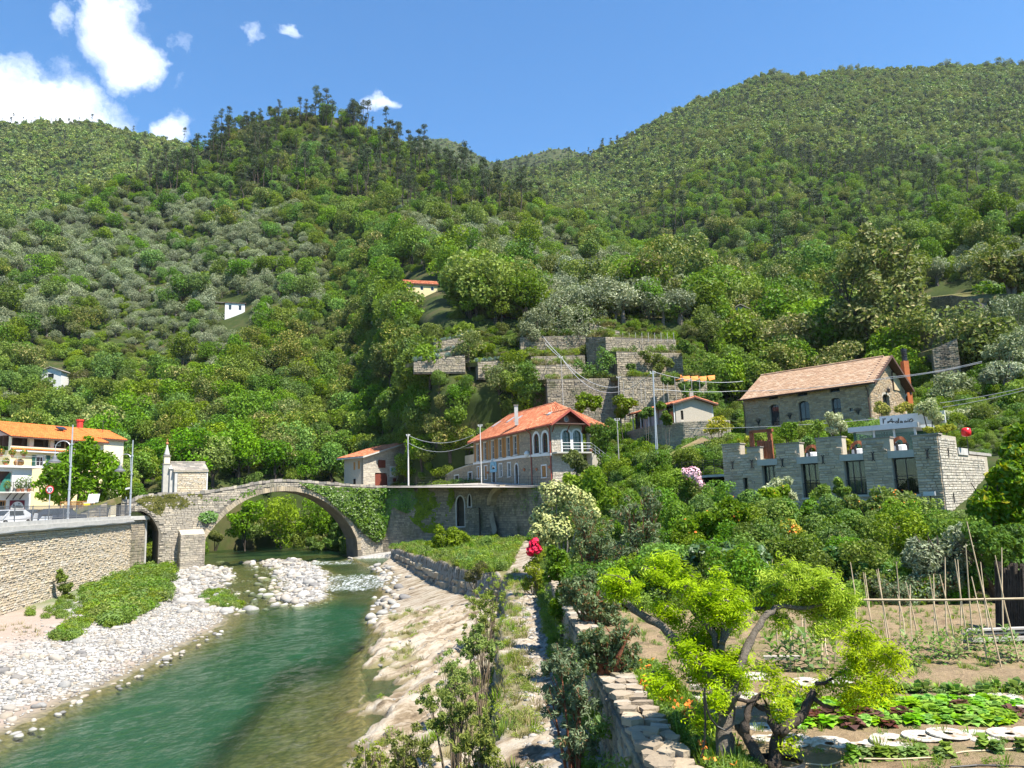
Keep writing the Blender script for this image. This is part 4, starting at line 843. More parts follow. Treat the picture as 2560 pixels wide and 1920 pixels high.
def tiled(parent,P0,P1,P2,P3,tw,tl,mat,style='pan',name='roof_tiles',lift=.03,seed=1,thick=.05):
 """tiles over the slope P0-P1 (eave) to P3-P2 (ridge)"""
 P0,P1,P2,P3=(np.asarray(p,float)for p in(P0,P1,P2,P3));rng=np.random.default_rng(seed);up=((P3+P2)-(P0+P1))/2;Ls=np.linalg.norm(up);We=np.linalg.norm(P1-P0);nr,nc=max(1,int(Ls/tl)),max(1,int(We/tw))
 nrm=np.cross(P1-P0,up);nrm/=np.linalg.norm(nrm);nrm=nrm if nrm[2]>0 else-nrm;mb=MB()
 for r in range(nr):
  a0,a1=r/nr,min(1,(r+1.12)/nr);L0,R0,L1,R1=P0+(P3-P0)*a0,P1+(P2-P1)*a0,P0+(P3-P0)*a1,P1+(P2-P1)*a1;wr=np.linalg.norm(R0-L0);n=max(1,int(round(wr/tw)));sh_=.5*(r%2)/n if style=='flat' else 0
  for c in range(n):
   f0,f1=max(0,c/n-sh_+.02/n),min(1,(c+1)/n-sh_-.02/n)
   if f1-f0<.2/n:continue
   b0,b1,t0,t1=L0+(R0-L0)*f0,L0+(R0-L0)*f1,L1+(R1-L1)*f0,L1+(R1-L1)*f1;h=lift*(1+rng.uniform(-.3,.5));rd=rng.random()
   if style=='flat':
    mb.add([b0+nrm*h,b1+nrm*h,t1+nrm*.004,t0+nrm*.004,b0-nrm*.01,b1-nrm*.01],[(0,1,2,3),(4,5,1,0)],0,rd)
   else:
    V=[]
    for k,q in((0,h),(1,.004)):
     l,rr=(b0,b1)if k==0 else(t0,t1)
     for f,z in((0,0),(.22,.7),(.5,1),(.78,.7),(1,0)):V.append(l+(rr-l)*f+nrm*(q+z*tw*.30))
    mb.add(V,[(i,i+1,i+6,i+5)for i in range(4)]+[(0,1,2,3,4)],0,rd)
 return mb.build(name,M[mat],parent,kind='stuff')
def slab(mb,P,th,m=0):mb.poly(P,(0,0,-th),m)
def roof(parent,fr,s0,s1,dep,ze,zr,oe,os_,tiles,tw,tl,style='pan',under='timber',name='roof',fascia=None):
 """gable roof, ridge along the wall; returns nothing, makes roof slab + tiles + ridge tiles"""
 k=(zr-ze)/(dep/2);zo=ze-oe*k;a,b=s0-os_,s1+os_
 E0,E1,R1,R0,B0,B1=fr.pt(a,zo,oe),fr.pt(b,zo,oe),fr.pt(b,zr,-dep/2),fr.pt(a,zr,-dep/2),fr.pt(a,zo,-dep-oe),fr.pt(b,zo,-dep-oe)
 mb=MB();slab(mb,[E0,E1,R1,R0],.14);slab(mb,[R0,R1,B1,B0],.14);ro=mb.build(name,M[under],parent)
 tiled(ro,E0+[0,0,.004],E1+[0,0,.004],R1+[0,0,.004],R0+[0,0,.004],tw,tl,tiles,style,seed=int(abs(s1*7))+3)
 tiled(ro,B1+[0,0,.004],B0+[0,0,.004],R0+[0,0,.004],R1+[0,0,.004],tw*1.5,tl*1.5,tiles,style,seed=9)
 rt=MB();n=max(2,int((b-a)/.4))
 for i in range(n):q=R0+(R1-R0)*i/n;q2=R0+(R1-R0)*(i+1.08)/n;rt.tube([q+[0,0,.04],q2+[0,0,.055]],[.12,.10],7)
 rt.build('ridge_tiles',M[tiles],ro,kind='stuff');return ro
def railing(name,pts,h,label,mat='grey_iron',cat='railing',step=.14,post=2.0,rails=(0.12,1.0),bal=True,r=.02):
 root=thing(name,pts[0],label,cat);P=[np.asarray(p,float)for p in pts]
 for zz in rails:mb=MB();mb.tube([p+[0,0,h*zz]for p in P],r,5);mb.build('rail',M[mat],root)
 bl=MB()
 for a,b in zip(P,P[1:]):
  L=np.linalg.norm(b-a);n=max(1,int(L/post))
  for i in range(n+1 if b is P[-1]else n):
   q=a+(b-a)*i/n;m_=MB();m_.tube([q,q+[0,0,h*1.04]],r*1.4,6);m_.build('post',M[mat],root)
  if bal:
   for i in range(int(L/step)):q=a+(b-a)*(i+.5)*step/L;bl.tube([q+[0,0,h*rails[0]],q+[0,0,h*rails[-1]]],r*.55,4,cap=False)
 if bl.n:bl.build('balusters',M[mat],root,kind='stuff')
 return root
def patch(fr,s,z,dmax,n,size,asp,rng,flop=.5): # leaves lying on a wall
 d=rng.random(n)**1.6*dmax;C=np.stack([fr.A[0]+fr.e[0]*s+fr.n[0]*d,fr.A[1]+fr.e[1]*s+fr.n[1]*d,z],1);N=fr.N*.8+np.array([0,0,.5])+rng.normal(size=(n,3))*flop
 return leaf_quads(C,N,size*rng.uniform(.6,1.3,n),asp,rng)
def ivy(name,fr,poly,n,size,mat,label,dmax=.35,seed=1,cat='ivy',freq=.8,thr=-.15,zf=None):
 rng=np.random.default_rng(seed);q=[fr.px(zf(*p)if zf else p)for p in poly];xs,zs=[p[0]for p in q],[p[1]for p in q];s=rng.uniform(min(xs),max(xs),n*3);z=rng.uniform(min(zs),max(zs),n*3)
 k=inpoly(s,z,q)&(fbm(s*freq,z*freq,seed)+rng.normal(0,.12,n*3)>thr);s,z=s[k][:n],z[k][:n]
 bul=np.clip(fbm(s*freq,z*freq,seed)-thr,.1,1);V,F=patch(fr,s,z,1.0,len(s),size,.75,rng);base=fr.A@fr.n
 Vd=V[:,:2]@fr.n-base;V[:,:2]+=np.outer(Vd*(np.repeat(bul,4)*dmax-1),fr.n);V[:,:2]+=fr.n*.06
 mb=MB();mb.arr(V,F,0,np.clip(.5+.5*fbm(s*1.7,z*1.7,3)+rng.normal(0,.2,len(s)),0,.99));c=fr.pt(np.mean(s),min(z));o=mb.build(name,M[mat],None,loc=c);return tag(o,label,cat)
# ---------------------------------------------------------------- humpback bridge with its chapel
FB=Fr(W(337,1246,Y=77),W(956,1213,Y=92));PB=lambda x,y,d=0:FB.px(z2(x,y),d)
top_=sorted(PB(*q)for q in((40,862),(60,850),(110,815),(300,802),(680,784),(770,766),(950,737),(1100,706),(1250,686),(1350,681),(1500,688),(1700,704),(1900,721),(2210,738)));topz=lambda s:np.interp(s,[p[0]for p in top_],[p[1]for p in top_])
arc_=[PB(*q)for q in((668,1200),(700,1148),(760,1075),(850,980),(950,903),(1050,848),(1150,812),(1250,793),(1350,786),(1450,791),(1550,810),(1650,850),(1720,890),(1800,952),(1870,1020),(1930,1105),(1975,1200),(1985,1300))]
arc_=[(arc_[0][0]-.05,.8)]+arc_+[(arc_[-1][0]+.05,.8)];arcx=[p[0]for p in arc_];arcz=lambda s:np.where((s>arcx[0])&(s<arcx[-1]),np.interp(s,arcx,[p[1]for p in arc_]),.6)
sm_=sorted(PB(*q)for q in((60,965),(120,958),(175,985),(215,1030),(250,1085),(262,1140)));smx=[sm_[0][0]-.6,sm_[-1][0]+.04];smz=lambda s:np.where((s>smx[0])&(s<smx[1]),np.interp(s,[p[0]for p in sm_],[p[1]for p in sm_]),.6)
botz=lambda s:np.maximum(arcz(s),smz(s))
br=thing('stone_bridge',FB.pt(arcx[0],.6),'old humpback stone bridge with one large arch over the river','bridge')
ss_=sorted(set(list(np.linspace(-1.2,FB.L+.3,110))+[x+q for x in(arcx[0],arcx[-1],smx[1])for q in(-.004,.004)]+arcx));mb=MB();DB=3.3
for a,b in zip(ss_,ss_[1:]):
 ta,tb,ba,bb=float(topz(a))-.1,float(topz(b))-.1,float(botz(a)),float(botz(b));P=[FB.pt(a,ba),FB.pt(b,bb),FB.pt(b,tb),FB.pt(a,ta)];Q=[p-FB.N*DB for p in P]
 mb.add(P+Q,[(3,2,1,0),(4,5,6,7),(0,1,5,4),(2,3,7,6)])
mb.build('body',M['mortar_dark'],br)
arch_n=np.array([(-(arc_[min(i+1,len(arc_)-1)][1]-arc_[max(i-1,0)][1]),arc_[min(i+1,len(arc_)-1)][0]-arc_[max(i-1,0)][0])for i in range(len(arc_))],float)
seg=np.r_[0,np.cumsum([math.hypot(arc_[i+1][0]-arc_[i][0],arc_[i+1][1]-arc_[i][1])for i in range(len(arc_)-1)])];RT=.50
def arc_at(l):
 x=np.interp(l,seg,arcx);z=np.interp(l,seg,[p[1]for p in arc_]);l2=l+.15;dx,dz=np.interp(l2,seg,arcx)-np.interp(l-.15,seg,arcx),np.interp(l2,seg,[p[1]for p in arc_])-np.interp(l-.15,seg,[p[1]for p in arc_]);n=np.array([-dz,dx]);return np.array([x,z]),n/np.linalg.norm(n)
g=np.random.default_rng(5);l=1.0
while l<seg[-1]-1.2: # the ring of thin arch stones, each its own
 w=g.uniform(.17,.30);(p,n),(q,m_)=arc_at(l),arc_at(l+w-.02);t_=RT*g.uniform(.85,1.15);v_=MB();dd=g.uniform(.03,.09)
 v_.poly([FB.pt(*p,-.3),FB.pt(*q,-.3),FB.pt(*(q+m_*t_),-.3),FB.pt(*(p+n*t_),-.3)],FB.N*(.3+dd));v_.build('arch_stone',M['st_ring'],br);l+=w
tz=lambda s:float(topz(s))-.32
def okb(x,z,w,h):
 for q in(x-w/2,x,x+w/2):
  if z+h/2>tz(q)or z-h/2<float(botz(q))+.02:return False
  if arcx[0]-.2<q<arcx[-1]+.2 and z-h/2<float(arcz(q))+RT*math.sqrt(1+min(9.,(float(arcz(q+.2)-arcz(q-.2))/.4)**2))*.93:return False
 return True
stonework(br,FB,-1.2,FB.L+.3,.9,10.4,.42,.17,'st_bridge',okb,limit=300,seed=4,vis=lambda u,v:not(770<u<960 and v>1225))
x=-1.1;k=0
while x<FB.L+.3: # parapet coping
 w=g.uniform(.28,.55);z=float(topz(x+w/2));sl=(float(topz(x+w))-float(topz(x)))/w;v_=MB();v_.obox(FB.pt(x,float(topz(x))-.30,.05+g.uniform(-.02,.05)),FB.E*(w-.025)+FB.Z*(sl*(w-.02)),-FB.N*g.uniform(.42,.5),FB.Z*g.uniform(.22,.36));v_.build('coping_stone',M['slate' if k%3 else 'st_bridge'],br);x+=w;k+=1
# buttress against the left pier: throws its shade on the pier beside it
r=FB.rect(z2,432,640,1160,1430);bt=MB();bt.obox(FB.pt(r[0],.5,1.15),FB.E*(r[1]-r[0]),-FB.N*1.2,FB.Z*(r[3]-.5));bt.poly([FB.pt(r[0],r[3],1.15),FB.pt(r[0],r[3],0),FB.pt(r[0],r[3]+.5,0)],FB.E*(r[1]-r[0]));bb=bt.build('buttress',M['mortar'],br)
fb2=FB.off(1.15);stonework(bb,fb2,r[0],r[1],.9,r[3]-.02,.42,.17,'st_bridge',limit=120,seed=6);fls=Fr(fb2.pt(r[0],0,-1.15)[:2],fb2.pt(r[0],0)[:2]);stonework(bb,fls,0,1.15,.9,r[3]-.02,.4,.17,'st_bridge',limit=60,seed=7)
q=FB.rect(z2,700,737,955,985);OB(br,'putlog_hole','dark',FB.pt(q[0],q[2],.06),FB.E*(q[1]-q[0]),FB.N*.02,FB.Z*(q[3]-q[2]))
# chapel and bell tower
r=FB.rect(z1,1510,1788,742,940);ch=thing('chapel',FB.pt((r[0]+r[1])/2,r[2]-.3),'tiny stone chapel with slate roof standing on the bridge','chapel');fc=FB.off(-.12);zc=FB.px(z1(1640,740))[1];zr=FB.px(z1(1640,682),-1.8)[1];dpc=3.0
wall_body(ch,fc,r[0],r[1],r[2]-.6,zc,[],.4,'mortar');mb=MB();mb.obox(fc.pt(r[0],r[2]-.6,-.4),fc.E*.35,-fc.N*(dpc-.4),FB.Z*(zc-r[2]+.6));mb.obox(fc.pt(r[1],r[2]-.6,-.4),-fc.E*.35,-fc.N*(dpc-.4),FB.Z*(zc-r[2]+.6));mb.obox(fc.pt(r[0],r[2]-.6,-dpc),fc.E*(r[1]-r[0]),-fc.N*.3,FB.Z*(zc-r[2]+.6))
for a in(r[0],r[1]-.35):mb.poly([fc.pt(a,zc,0),fc.pt(a,zc,-dpc-.3),fc.pt(a,zr-.1,-dpc/2-.15)],fc.E*.35)
mb.build('side_wall',M['paleconc'],ch);stonework(ch,fc,r[0]+.28,r[1]-.03,r[2]-.1,zc-.05,.40,.16,'st_wall',limit=220,seed=9)
OB(ch,'corner_plaster','paleconc',fc.pt(r[0],r[2]-.4,.01),fc.E*.26,fc.N*.05,FB.Z*(zc-r[2]+.38));OB(ch,'corner_strip','white',fc.pt(r[1]-.02,r[2]-.4,.0),fc.E*.10,fc.N*.06,FB.Z*(zc-r[2]+.38))
roof(ch,fc,r[0],r[1],dpc+.3,zc,zr,.16,.14,'slate',.55,.34,'flat','mortar')
q=FB.rect(z1,1476,1512,690,935);mb=MB();mb.obox(fc.pt(q[0],q[2]-.4,-.35),fc.E*(r[0]-q[0]),-fc.N*2.3,FB.Z*(q[3]-q[2]-.1));mb.poly([fc.pt(q[0]-.1,q[3]-.5,-.25),fc.pt(q[0]-.1,q[3]-.5,-2.75),fc.pt(q[0]-.1,q[3]+.15,-1.5)],fc.E*(r[0]-q[0]+.1));mb.build('porch',M['paleconc'],ch)
r2=FB.rect(z1,1411,1472,625,940);bw=r2[1]-r2[0];f2=FB.off(-.75);r2=f2.rect(z1,1411,1472,625,940);zb=f2.px(z1(1440,695))[1];bw=r2[1]-r2[0]
tw_=thing('bell_tower',f2.pt(r2[0]+bw/2,r2[2]-.3),'slim plastered bell tower with pointed cap left of the chapel','bell tower');OB(tw_,'shaft','beam',f2.pt(r2[0],r2[2]-.6),f2.E*bw,-f2.N*bw,FB.Z*(zb-r2[2]+.6))
OB(tw_,'cornice','slate',f2.pt(r2[0]-.05,zb,.05),f2.E*(bw+.1),-f2.N*(bw+.1),FB.Z*.10);o_=f2.rect(z1,1436,1457,640,682);mb=MB();zt=r2[3]
for a in(r2[0]+.06,r2[1]-.34):
 for d in(-.06,-bw+.34):mb.obox(f2.pt(a,zb+.1,d),f2.E*.28,-f2.N*.28,FB.Z*(zt-zb-.1))
mb.obox(f2.pt(r2[0]+.06,zt-.28,-.055),f2.E*(bw-.12),-f2.N*(bw-.11),FB.Z*.285);mb.obox(f2.pt(r2[0]+.06,zb+.1,-.055),f2.E*(bw-.12),-f2.N*(bw-.11),FB.Z*.3);mb.build('belfry',M['cream_p'],tw_)
OB(tw_,'belfry_cornice','slate',f2.pt(r2[0]-.02,zt,.02),f2.E*(bw+.04),-f2.N*(bw+.04),FB.Z*.09);c=f2.pt(r2[0]+bw/2,zt+.09,-bw/2);mb=MB();mb.lathe(c,[(bw*.47,0),(bw*.40,.18),(bw*.26,.55),(bw*.12,.95),(.05,1.15)],10);mb.build('cap',M['paleconc'],tw_,True)
mb=MB();mb.lathe(c+[0,0,1.12],[(.03,0),(.12,.06),(.15,.14),(.12,.22),(.02,.28)],8);mb.tube([c+[0,0,1.35],c+[0,0,1.75]],.025,4);mb.tube([c+[-.12,0,1.6],c+[.12,0,1.6]],.025,4);mb.build('finial',M['terrpot'],tw_);mb=MB();mb.lathe(f2.pt(r2[0]+bw/2,zb+.62,-bw/2),[(.20,0),(.15,.1),(.12,.28),(.03,.36)],8);mb.build('bell',M['iron'],tw_)
# ---------------------------------------------------------------- big river wall on the left, road on it
FW=Fr((wallx(30),30),(wallx(76),76));PW=lambda x,y,d=0:FW.px(z1(x,y),d)
ct=[PW(0,1240),PW(600,1195),PW(1125,1163)];kz=(ct[2][1]-ct[0][1])/(ct[2][0]-ct[0][0]);ztop=lambda s:ct[0][1]+kz*(s-ct[0][0])
rw=thing('river_wall',FW.pt(20,0),'tall pale stone retaining wall holding up the road on the left','wall');mb=MB();n=24
for i in range(n):a,b=FW.L*i/n,FW.L*(i+1)/n;mb.poly([FW.pt(a,-.5,.0),FW.pt(b,-.5,.0),FW.pt(b,ztop(b)-.42),FW.pt(a,ztop(a)-.42)],-FW.N*.9)
mb.build('wall',M['mortar'],rw);stonework(rw,FW,8,FW.L-.05,.3,7,.42,.135,'st_wall',lambda x,z,w,h:z+h/2<ztop(x)-.43 and z+h/2>.2,limit=300,seed=12,dep=.075)
mb=MB()
for i in range(n):a,b=FW.L*i/n,FW.L*(i+1)/n;mb.poly([FW.pt(a,ztop(a)-.42,.30),FW.pt(b,ztop(b)-.42,.30),FW.pt(b,ztop(b)+.02,.30),FW.pt(a,ztop(a)+.02,.30)],-FW.N*1.35)
mb.build('ledge',M['paleconc'],rw);mb=MB()
for i in range(n):a,b=FW.L*i/n,FW.L*(i+1)/n;mb.poly([FW.pt(a,ztop(a)+.024,-.1),FW.pt(b,ztop(b)+.024,-.1),FW.pt(b,ztop(b)+.30,-.1),FW.pt(a,ztop(a)+.30,-.1)],-FW.N*.35)
mb.build('kerb',M['concrete'],rw);mb=MB();mb.tube([FW.pt(a,ztop(a)-.30+.03*math.sin(a),.35)for a in np.linspace(0,FW.L,40)],.045,5);mb.build('pipe',M['galv'],rw)
FA_=Fr(W(325,1300,Y=76.2),W(367,1300,Y=78.5));ab=thing('bridge_abutment',FA_.pt(0,.5),'grey block abutment wall where the road meets the bridge','wall');za=FA_.px(z1(1200,1165))[1]
OB(ab,'wall','mortar_dark',FA_.pt(0,.3),FA_.E*FA_.L,-FA_.N*3.0,FA_.Z*(za-.3));stonework(ab,FA_,.03,FA_.L-.22,.8,za-.1,.30,.24,'st_old',limit=160,seed=14);OB(ab,'corner_strip','paleconc',FA_.pt(FA_.L-.2,.8,.0),FA_.E*.2,FA_.N*.07,FA_.Z*(za-.9));OB(ab,'ledge','paleconc',FA_.pt(-.3,za-.1,.3),FA_.E*(FA_.L+.4),-FA_.N*3.3,FA_.Z*.38)
zr_=lambda s:ztop(s)+.02
mb=MB();a_,b_=FW.pt(0,zr_(0),-.45),FW.pt(FW.L+4,zr_(FW.L+4),-.45);mb.add([a_,b_,(b_[0]-9,112,b_[2]),(-130,112,b_[2]),(-130,28,a_[2])],[(0,1,2,3,4)]);rd=mb.build('road',M['paving']);rd['kind']='structure'
railing('road_railing',[FW.pt(a,ztop(a)+.30,-.25)for a in np.linspace(9,FW.L-.1,14)],.98,'grey iron railing along the kerb of the left road','grey_iron',step=.16,r=.024)
railing('bridge_end_railing',[FA_.pt(-.5,za+.25,-.2),FA_.pt(FA_.L-.05,za+.25,-.1),FA_.pt(FA_.L-.05,za+.25,-2.6)],1.0,'short dark railing at the corner beside the bridge end','iron',step=.12)
# ---------------------------------------------------------------- terrace wall right of the bridge
T0,T1,T2=W(956,1213,Y=92),W(1236,1209,Y=89),W(1362,1212,Y=80);F1,F2=Fr(T0,T1),Fr(T1,T2);zt1=lambda s:F1.px((956,1216))[1]+(F1.px((1236,1213))[1]-F1.px((956,1216))[1])*s/F1.L;zt2=lambda s:F2.px((1236,1214))[1]+(F2.px((1362,1216))[1]-F2.px((1236,1214))[1])*s/F2.L
tw=thing('terrace_wall',F1.pt(F1.L/2,1.5),'overgrown stone retaining wall below the arched window house','wall')
hA=F1.rect(z3,966,1050,962,1240);hB=F1.rect(z3,1066,1106,950,1068)
def body_top(mb,F,ztf,h,d=.0,th=1.2,z0=1.0):
 S_=sorted({0.,F.L,*np.linspace(0,F.L,7),*[q for r_ in h for q in r_[:2]]})
 for a,b in zip(S_,S_[1:]):
  m_=(a+b)/2;hh=[r_ for r_ in h if r_[0]<m_<r_[1]];zz=z0
  for r_ in hh:
   if r_[2]>zz:mb.poly([F.pt(a,zz,d),F.pt(b,zz,d),F.pt(b,r_[2],d),F.pt(a,r_[2],d)],-F.N*th)
   zz=r_[3]
  mb.poly([F.pt(a,zz,d),F.pt(b,zz,d),F.pt(b,ztf(b),d),F.pt(a,ztf(a),d)],-F.N*th)
mb=MB();body_top(mb,F1,zt1,[hA,hB]);body_top(mb,F2,zt2,[],th=1.0);mb.obox(F1.pt(hA[0]-.2,hA[2]-.3,-1.25),F1.E*(hB[1]-hA[0]+.4),-F1.N*.2,F1.Z*(hA[3]-hA[2]+.6));mb.build('wall',M['mortar_dark'],tw)
def arch_hole(r,pw=.6):return lambda zm,h:None if not(r[2]<zm<r[3])else((r[0]+r[1])/2-(r[1]-r[0])/2*(1 if zm<r[3]-1.3 else max(0,(r[3]-zm)/1.3)**pw),(r[0]+r[1])/2+(r[1]-r[0])/2*(1 if zm<r[3]-1.3 else max(0,(r[3]-zm)/1.3)**pw))
stonework(tw,F1,0,F1.L,1.6,9.6,.40,.18,'st_old',lambda x,z,w,h:z+h/2<zt1(x)-.12,[arch_hole(hA),arch_hole(hB)],limit=150,seed=16);stonework(tw,F2,0,F2.L,1.6,9.6,.42,.24,'st_old',lambda x,z,w,h:z+h/2<zt2(x)-.12,limit=150,seed=17)
for r_ in(hA,hB):
 v_=MB();o=outline(r_[0]-.02,r_[1]+.02,r_[2],r_[3]+.05,1.35,10,True);ring(v_,F1,o,.14,.0,.10);v_.build('arch_surround',M['paleconc'],tw)
for F,f in((F1,zt1),(F2,zt2)):
 x=0
 while x<F.L-.1:w=min(g.uniform(.5,1.1),F.L-x);OB(tw,'coping_stone','slate',F.pt(x,f(x)-.10,.10+g.uniform(0,.05)),F.E*(w-.03)+F.Z*((f(x+w)-f(x))),-F.N*.7,F.Z*.16);x+=w
q0,q1=F1.px(z3(1238,1100)),F2.px(z3(1362,1270));a,b=F1.pt(F1.L-.2,q0[1],.1),F2.pt(q1[0],q1[1],.55);OB(tw,'broken_vault','st_ring',a+[-.5,0,-.5],b-a,(.0,.6,0),(.45,0,.55))
q=F2.px(z3(1245,940));v_=MB()
for i in range(7):t0,t1=math.pi*.5*i/7,math.pi*.5*(i+1)/7;c=F2.pt(2.6,q[1]-1.4);e=lambda t_,r_:c+F2.E*(-r_*math.cos(t_)*1.15)+F2.Z*(r_*math.sin(t_)*.8);v_.poly([e(t0,2.0),e(t1,2.0),e(t1,2.7),e(t0,2.7)],F2.N*.8)
v_.build('vault_spring',M['st_ring'],tw);v_=MB();qq=F1.rect(z3,1060,1180,1070,1330);v_.obox(F1.pt(qq[0],1.2,.55),F1.E*(qq[1]-qq[0]),-F1.N*.6,F1.Z*(qq[3]-1.2));bs=v_.build('buttress',M['mortar_dark'],tw);stonework(bs,F1.off(.55),qq[0],qq[1],1.5,qq[3],.36,.17,'st_old',limit=60,seed=18)
mb=MB();P=[FB.pt(FB.L-.5,zt1(0)-.1,-.2),F1.pt(0,zt1(0)-.1,-.6),F1.pt(F1.L,zt1(F1.L)-.1,-.6),F2.pt(F2.L,zt2(F2.L)-.1,-.6),np.array([10,82,zt2(F2.L)-.1]),np.array([8,100,9.6]),np.array([4,125,10.2]),np.array([-24,138,10.4]),np.array([-26,112,9.6])];mb.add(P,[tuple(range(len(P)))]);o=mb.build('house_yard',M['paving']);o['kind']='structure'
railing('terrace_railing',[F1.pt(F1.L*.30,zt1(F1.L*.3)+.06,-.3),F1.pt(F1.L,zt1(F1.L)+.06,-.3),F2.pt(F2.L,zt2(F2.L)+.06,-.3),(7.0,78.6,zt2(F2.L)+.2)],.95,'thin dark railing on the terrace edge before the arched window house','iron',bal=False,rails=(.35,.68,1.0),r=.014,post=1.6)
# ivy and grasses hanging on bridge and wall
ivy('ivy',FB,[(1470,715),(1700,745),(2210,775),(2210,1180),(2140,1230),(2060,1180),(1930,1045),(1850,985),(1790,930),(1700,835),(1560,770)],7200,.12,'ivy','thick green ivy hanging over the right leg of the bridge arch',.8,31,zf=z2,thr=-.55)
ivy('ivy',FB,[(620,985),(700,955),(775,985),(760,1050),(660,1065),(605,1030)],420,.12,'ivy','small ivy tuft left of the great arch',.6,32,zf=z2,thr=-.8)
ivy('ivy',FB,[(60,870),(150,830),(300,815),(640,810),(640,930),(560,905),(420,960),(330,900),(280,1010),(200,960),(120,910)],1500,.10,'brown','brownish creeper hanging below the chapel',.4,33,zf=z2,freq=.9,thr=-.1)
ivy('ivy',FB,[(640,820),(720,800),(900,790),(1050,750),(1230,715),(1230,770),(1050,830),(900,870),(760,870),(660,890)],900,.09,'weed','patchy green creeper along the rising parapet',.35,34,zf=z2,freq=.9,thr=0.05)
ivy('ivy',F1,[(0,890),(300,900),(600,900),(640,1000),(560,1120),(420,1060),(360,1300),(100,1320),(0,1180)],6500,.13,'ivy','dense ivy on the wall right of the arch',.9,35,zf=z3,thr=-.5)
ivy('ivy',F1,[(560,900),(940,890),(960,1000),(900,1150),(880,1290),(700,1280),(560,1150),(640,1000)],3200,.12,'broad','dark creeper on the wall beside the pointed arch',.5,36,zf=z3,thr=0.0)
ivy('ivy',F2,[(1240,890),(1700,880),(1690,1000),(1660,1250),(1560,1280),(1520,1000),(1420,930)],1100,.10,'weed','thin green creeper on the squared block wall',.3,37,zf=z3,thr=.05)
# low revetment of single blocks on the right bank
rv=thing('low_river_wall',(float(xV(66)),66,1.4),'low wall of rough pale blocks between the grass and the water','wall');y=47.5;k=0
while y<80:
 w=g.uniform(.9,1.7);a,b=np.array([float(xV(y)),y,0]),np.array([float(xV(y+w)),y+w,0]);fr=Fr(b[:2],a[:2]);
 for c in range(2):
  h=g.uniform(.38,.62);z=float(zw(y))-.1+c*.5+(1.25-float(zw(y)))*.45;o=link('block',stone_unit_mesh(int(g.integers(8)),'st_terr'),rv,Vector(fr.pt(fr.L,z,.12-c*.06+g.uniform(-.06,.06)-.45))-rv.location);o.rotation_euler.z=fr.rot+g.uniform(-.12,.12);o.scale=(fr.L*g.uniform(.85,.97),.55,h)
 y+=w
# ---------------------------------------------------------------- stone hotel: lower annex with terrace
FX=Fr(W(*z5(105,1200),Y=58),W(*z5(1990,1200),Y=48));XR=lambda*a:FX.rect(z5,*a);XP=lambda x,y,d=0:FX.px(z5(x,y),d)
an=thing('hotel_annex',FX.pt(FX.L/2,4.2),'long low stone hotel wing with battlement pillars and tall windows','hotel')
wins=[XR(440,558,1112,1400),XR(778,932,1098,1395),XR(1152,1330,1072,1372),XR(1568,1775,1050,1368)];small=XR(272,316,1224,1366);beams=[XR(395,567,1064,1118),XR(735,917,1042,1102),XR(1106,1310,1020,1076),XR(1522,1747,988,1052)]
pil=[(105,245,937),(300,415,965),(552,757,932),(904,1130,880),(1300,1545,886),(1742,1968,855)];tops=[(XP(a,1000)[0],XP(b,1000)[0],XP((a+b)/2,y)[1])for a,b,y in pil];tops[0]=(0,tops[0][1],tops[0][2]);tops[-1]=(tops[-1][0],FX.L,tops[-1][2])
zsill=XP(272,1022)[1];Zf=np.mean([b[3]for b in beams]);Zb=np.mean([b[2]for b in beams])
wins=[(w[0],w[1],w[2],b[2]-.0)for w,b in zip(wins,beams)];ops=[(w[0]-.28,w[1]+.02,3.9,w[3])for w in wins];holes=wins+[small]
mb=MB();wall_body(None,FX,0,FX.L,3.2,Zb,holes,.55,'mortar',mb=mb)
zb_of=lambda s:np.interp(s,[(b[0]+b[1])/2 for b in beams],[b[2]for b in beams])
for a,b,z in tops:mb.obox(FX.pt(a,Zb,0),FX.E*(b-a),-FX.N*.75,FX.Z*(z-Zb))
mb.obox(FX.pt(tops[0][1],Zb,-.001),FX.E*(tops[1][0]-tops[0][1]),-FX.N*.5,FX.Z*(zsill-Zb));mb.build('wall',M['mortar'],an)
def oka(x,z,w,h):
 for b in beams:
  if b[0]-.05<x<b[1]+.05 and z+h/2>b[2]:return False
 for a,b,zt in tops:
  if a<=x<=b:return z+h/2<zt-.05
 return z+h/2<(zsill-.03 if tops[0][1]<x<tops[1][0]else Zb)
segs=[(a,b)for a,b,_ in tops]
stonework(an,FX,0,FX.L,3.6,12.2,.42,.155,'st_annex',oka,holes+[(tops[i][1],tops[i+1][0],Zb if i else zsill,99)for i in range(5)],limit=300,seed=21,joint=.03,vis=lambda u,v:v<1290)
for b in beams:OB(an,'lintel_beam','beam',FX.pt(b[0],b[2],.10),FX.E*(b[1]-b[0]),-FX.N*.75,FX.Z*(b[3]-b[2]))
for a,b,z in tops:OB(an,'coping_slab','slate',FX.pt(a-.06,z,.07),FX.E*(b-a+.12),-FX.N*.9,FX.Z*.07)
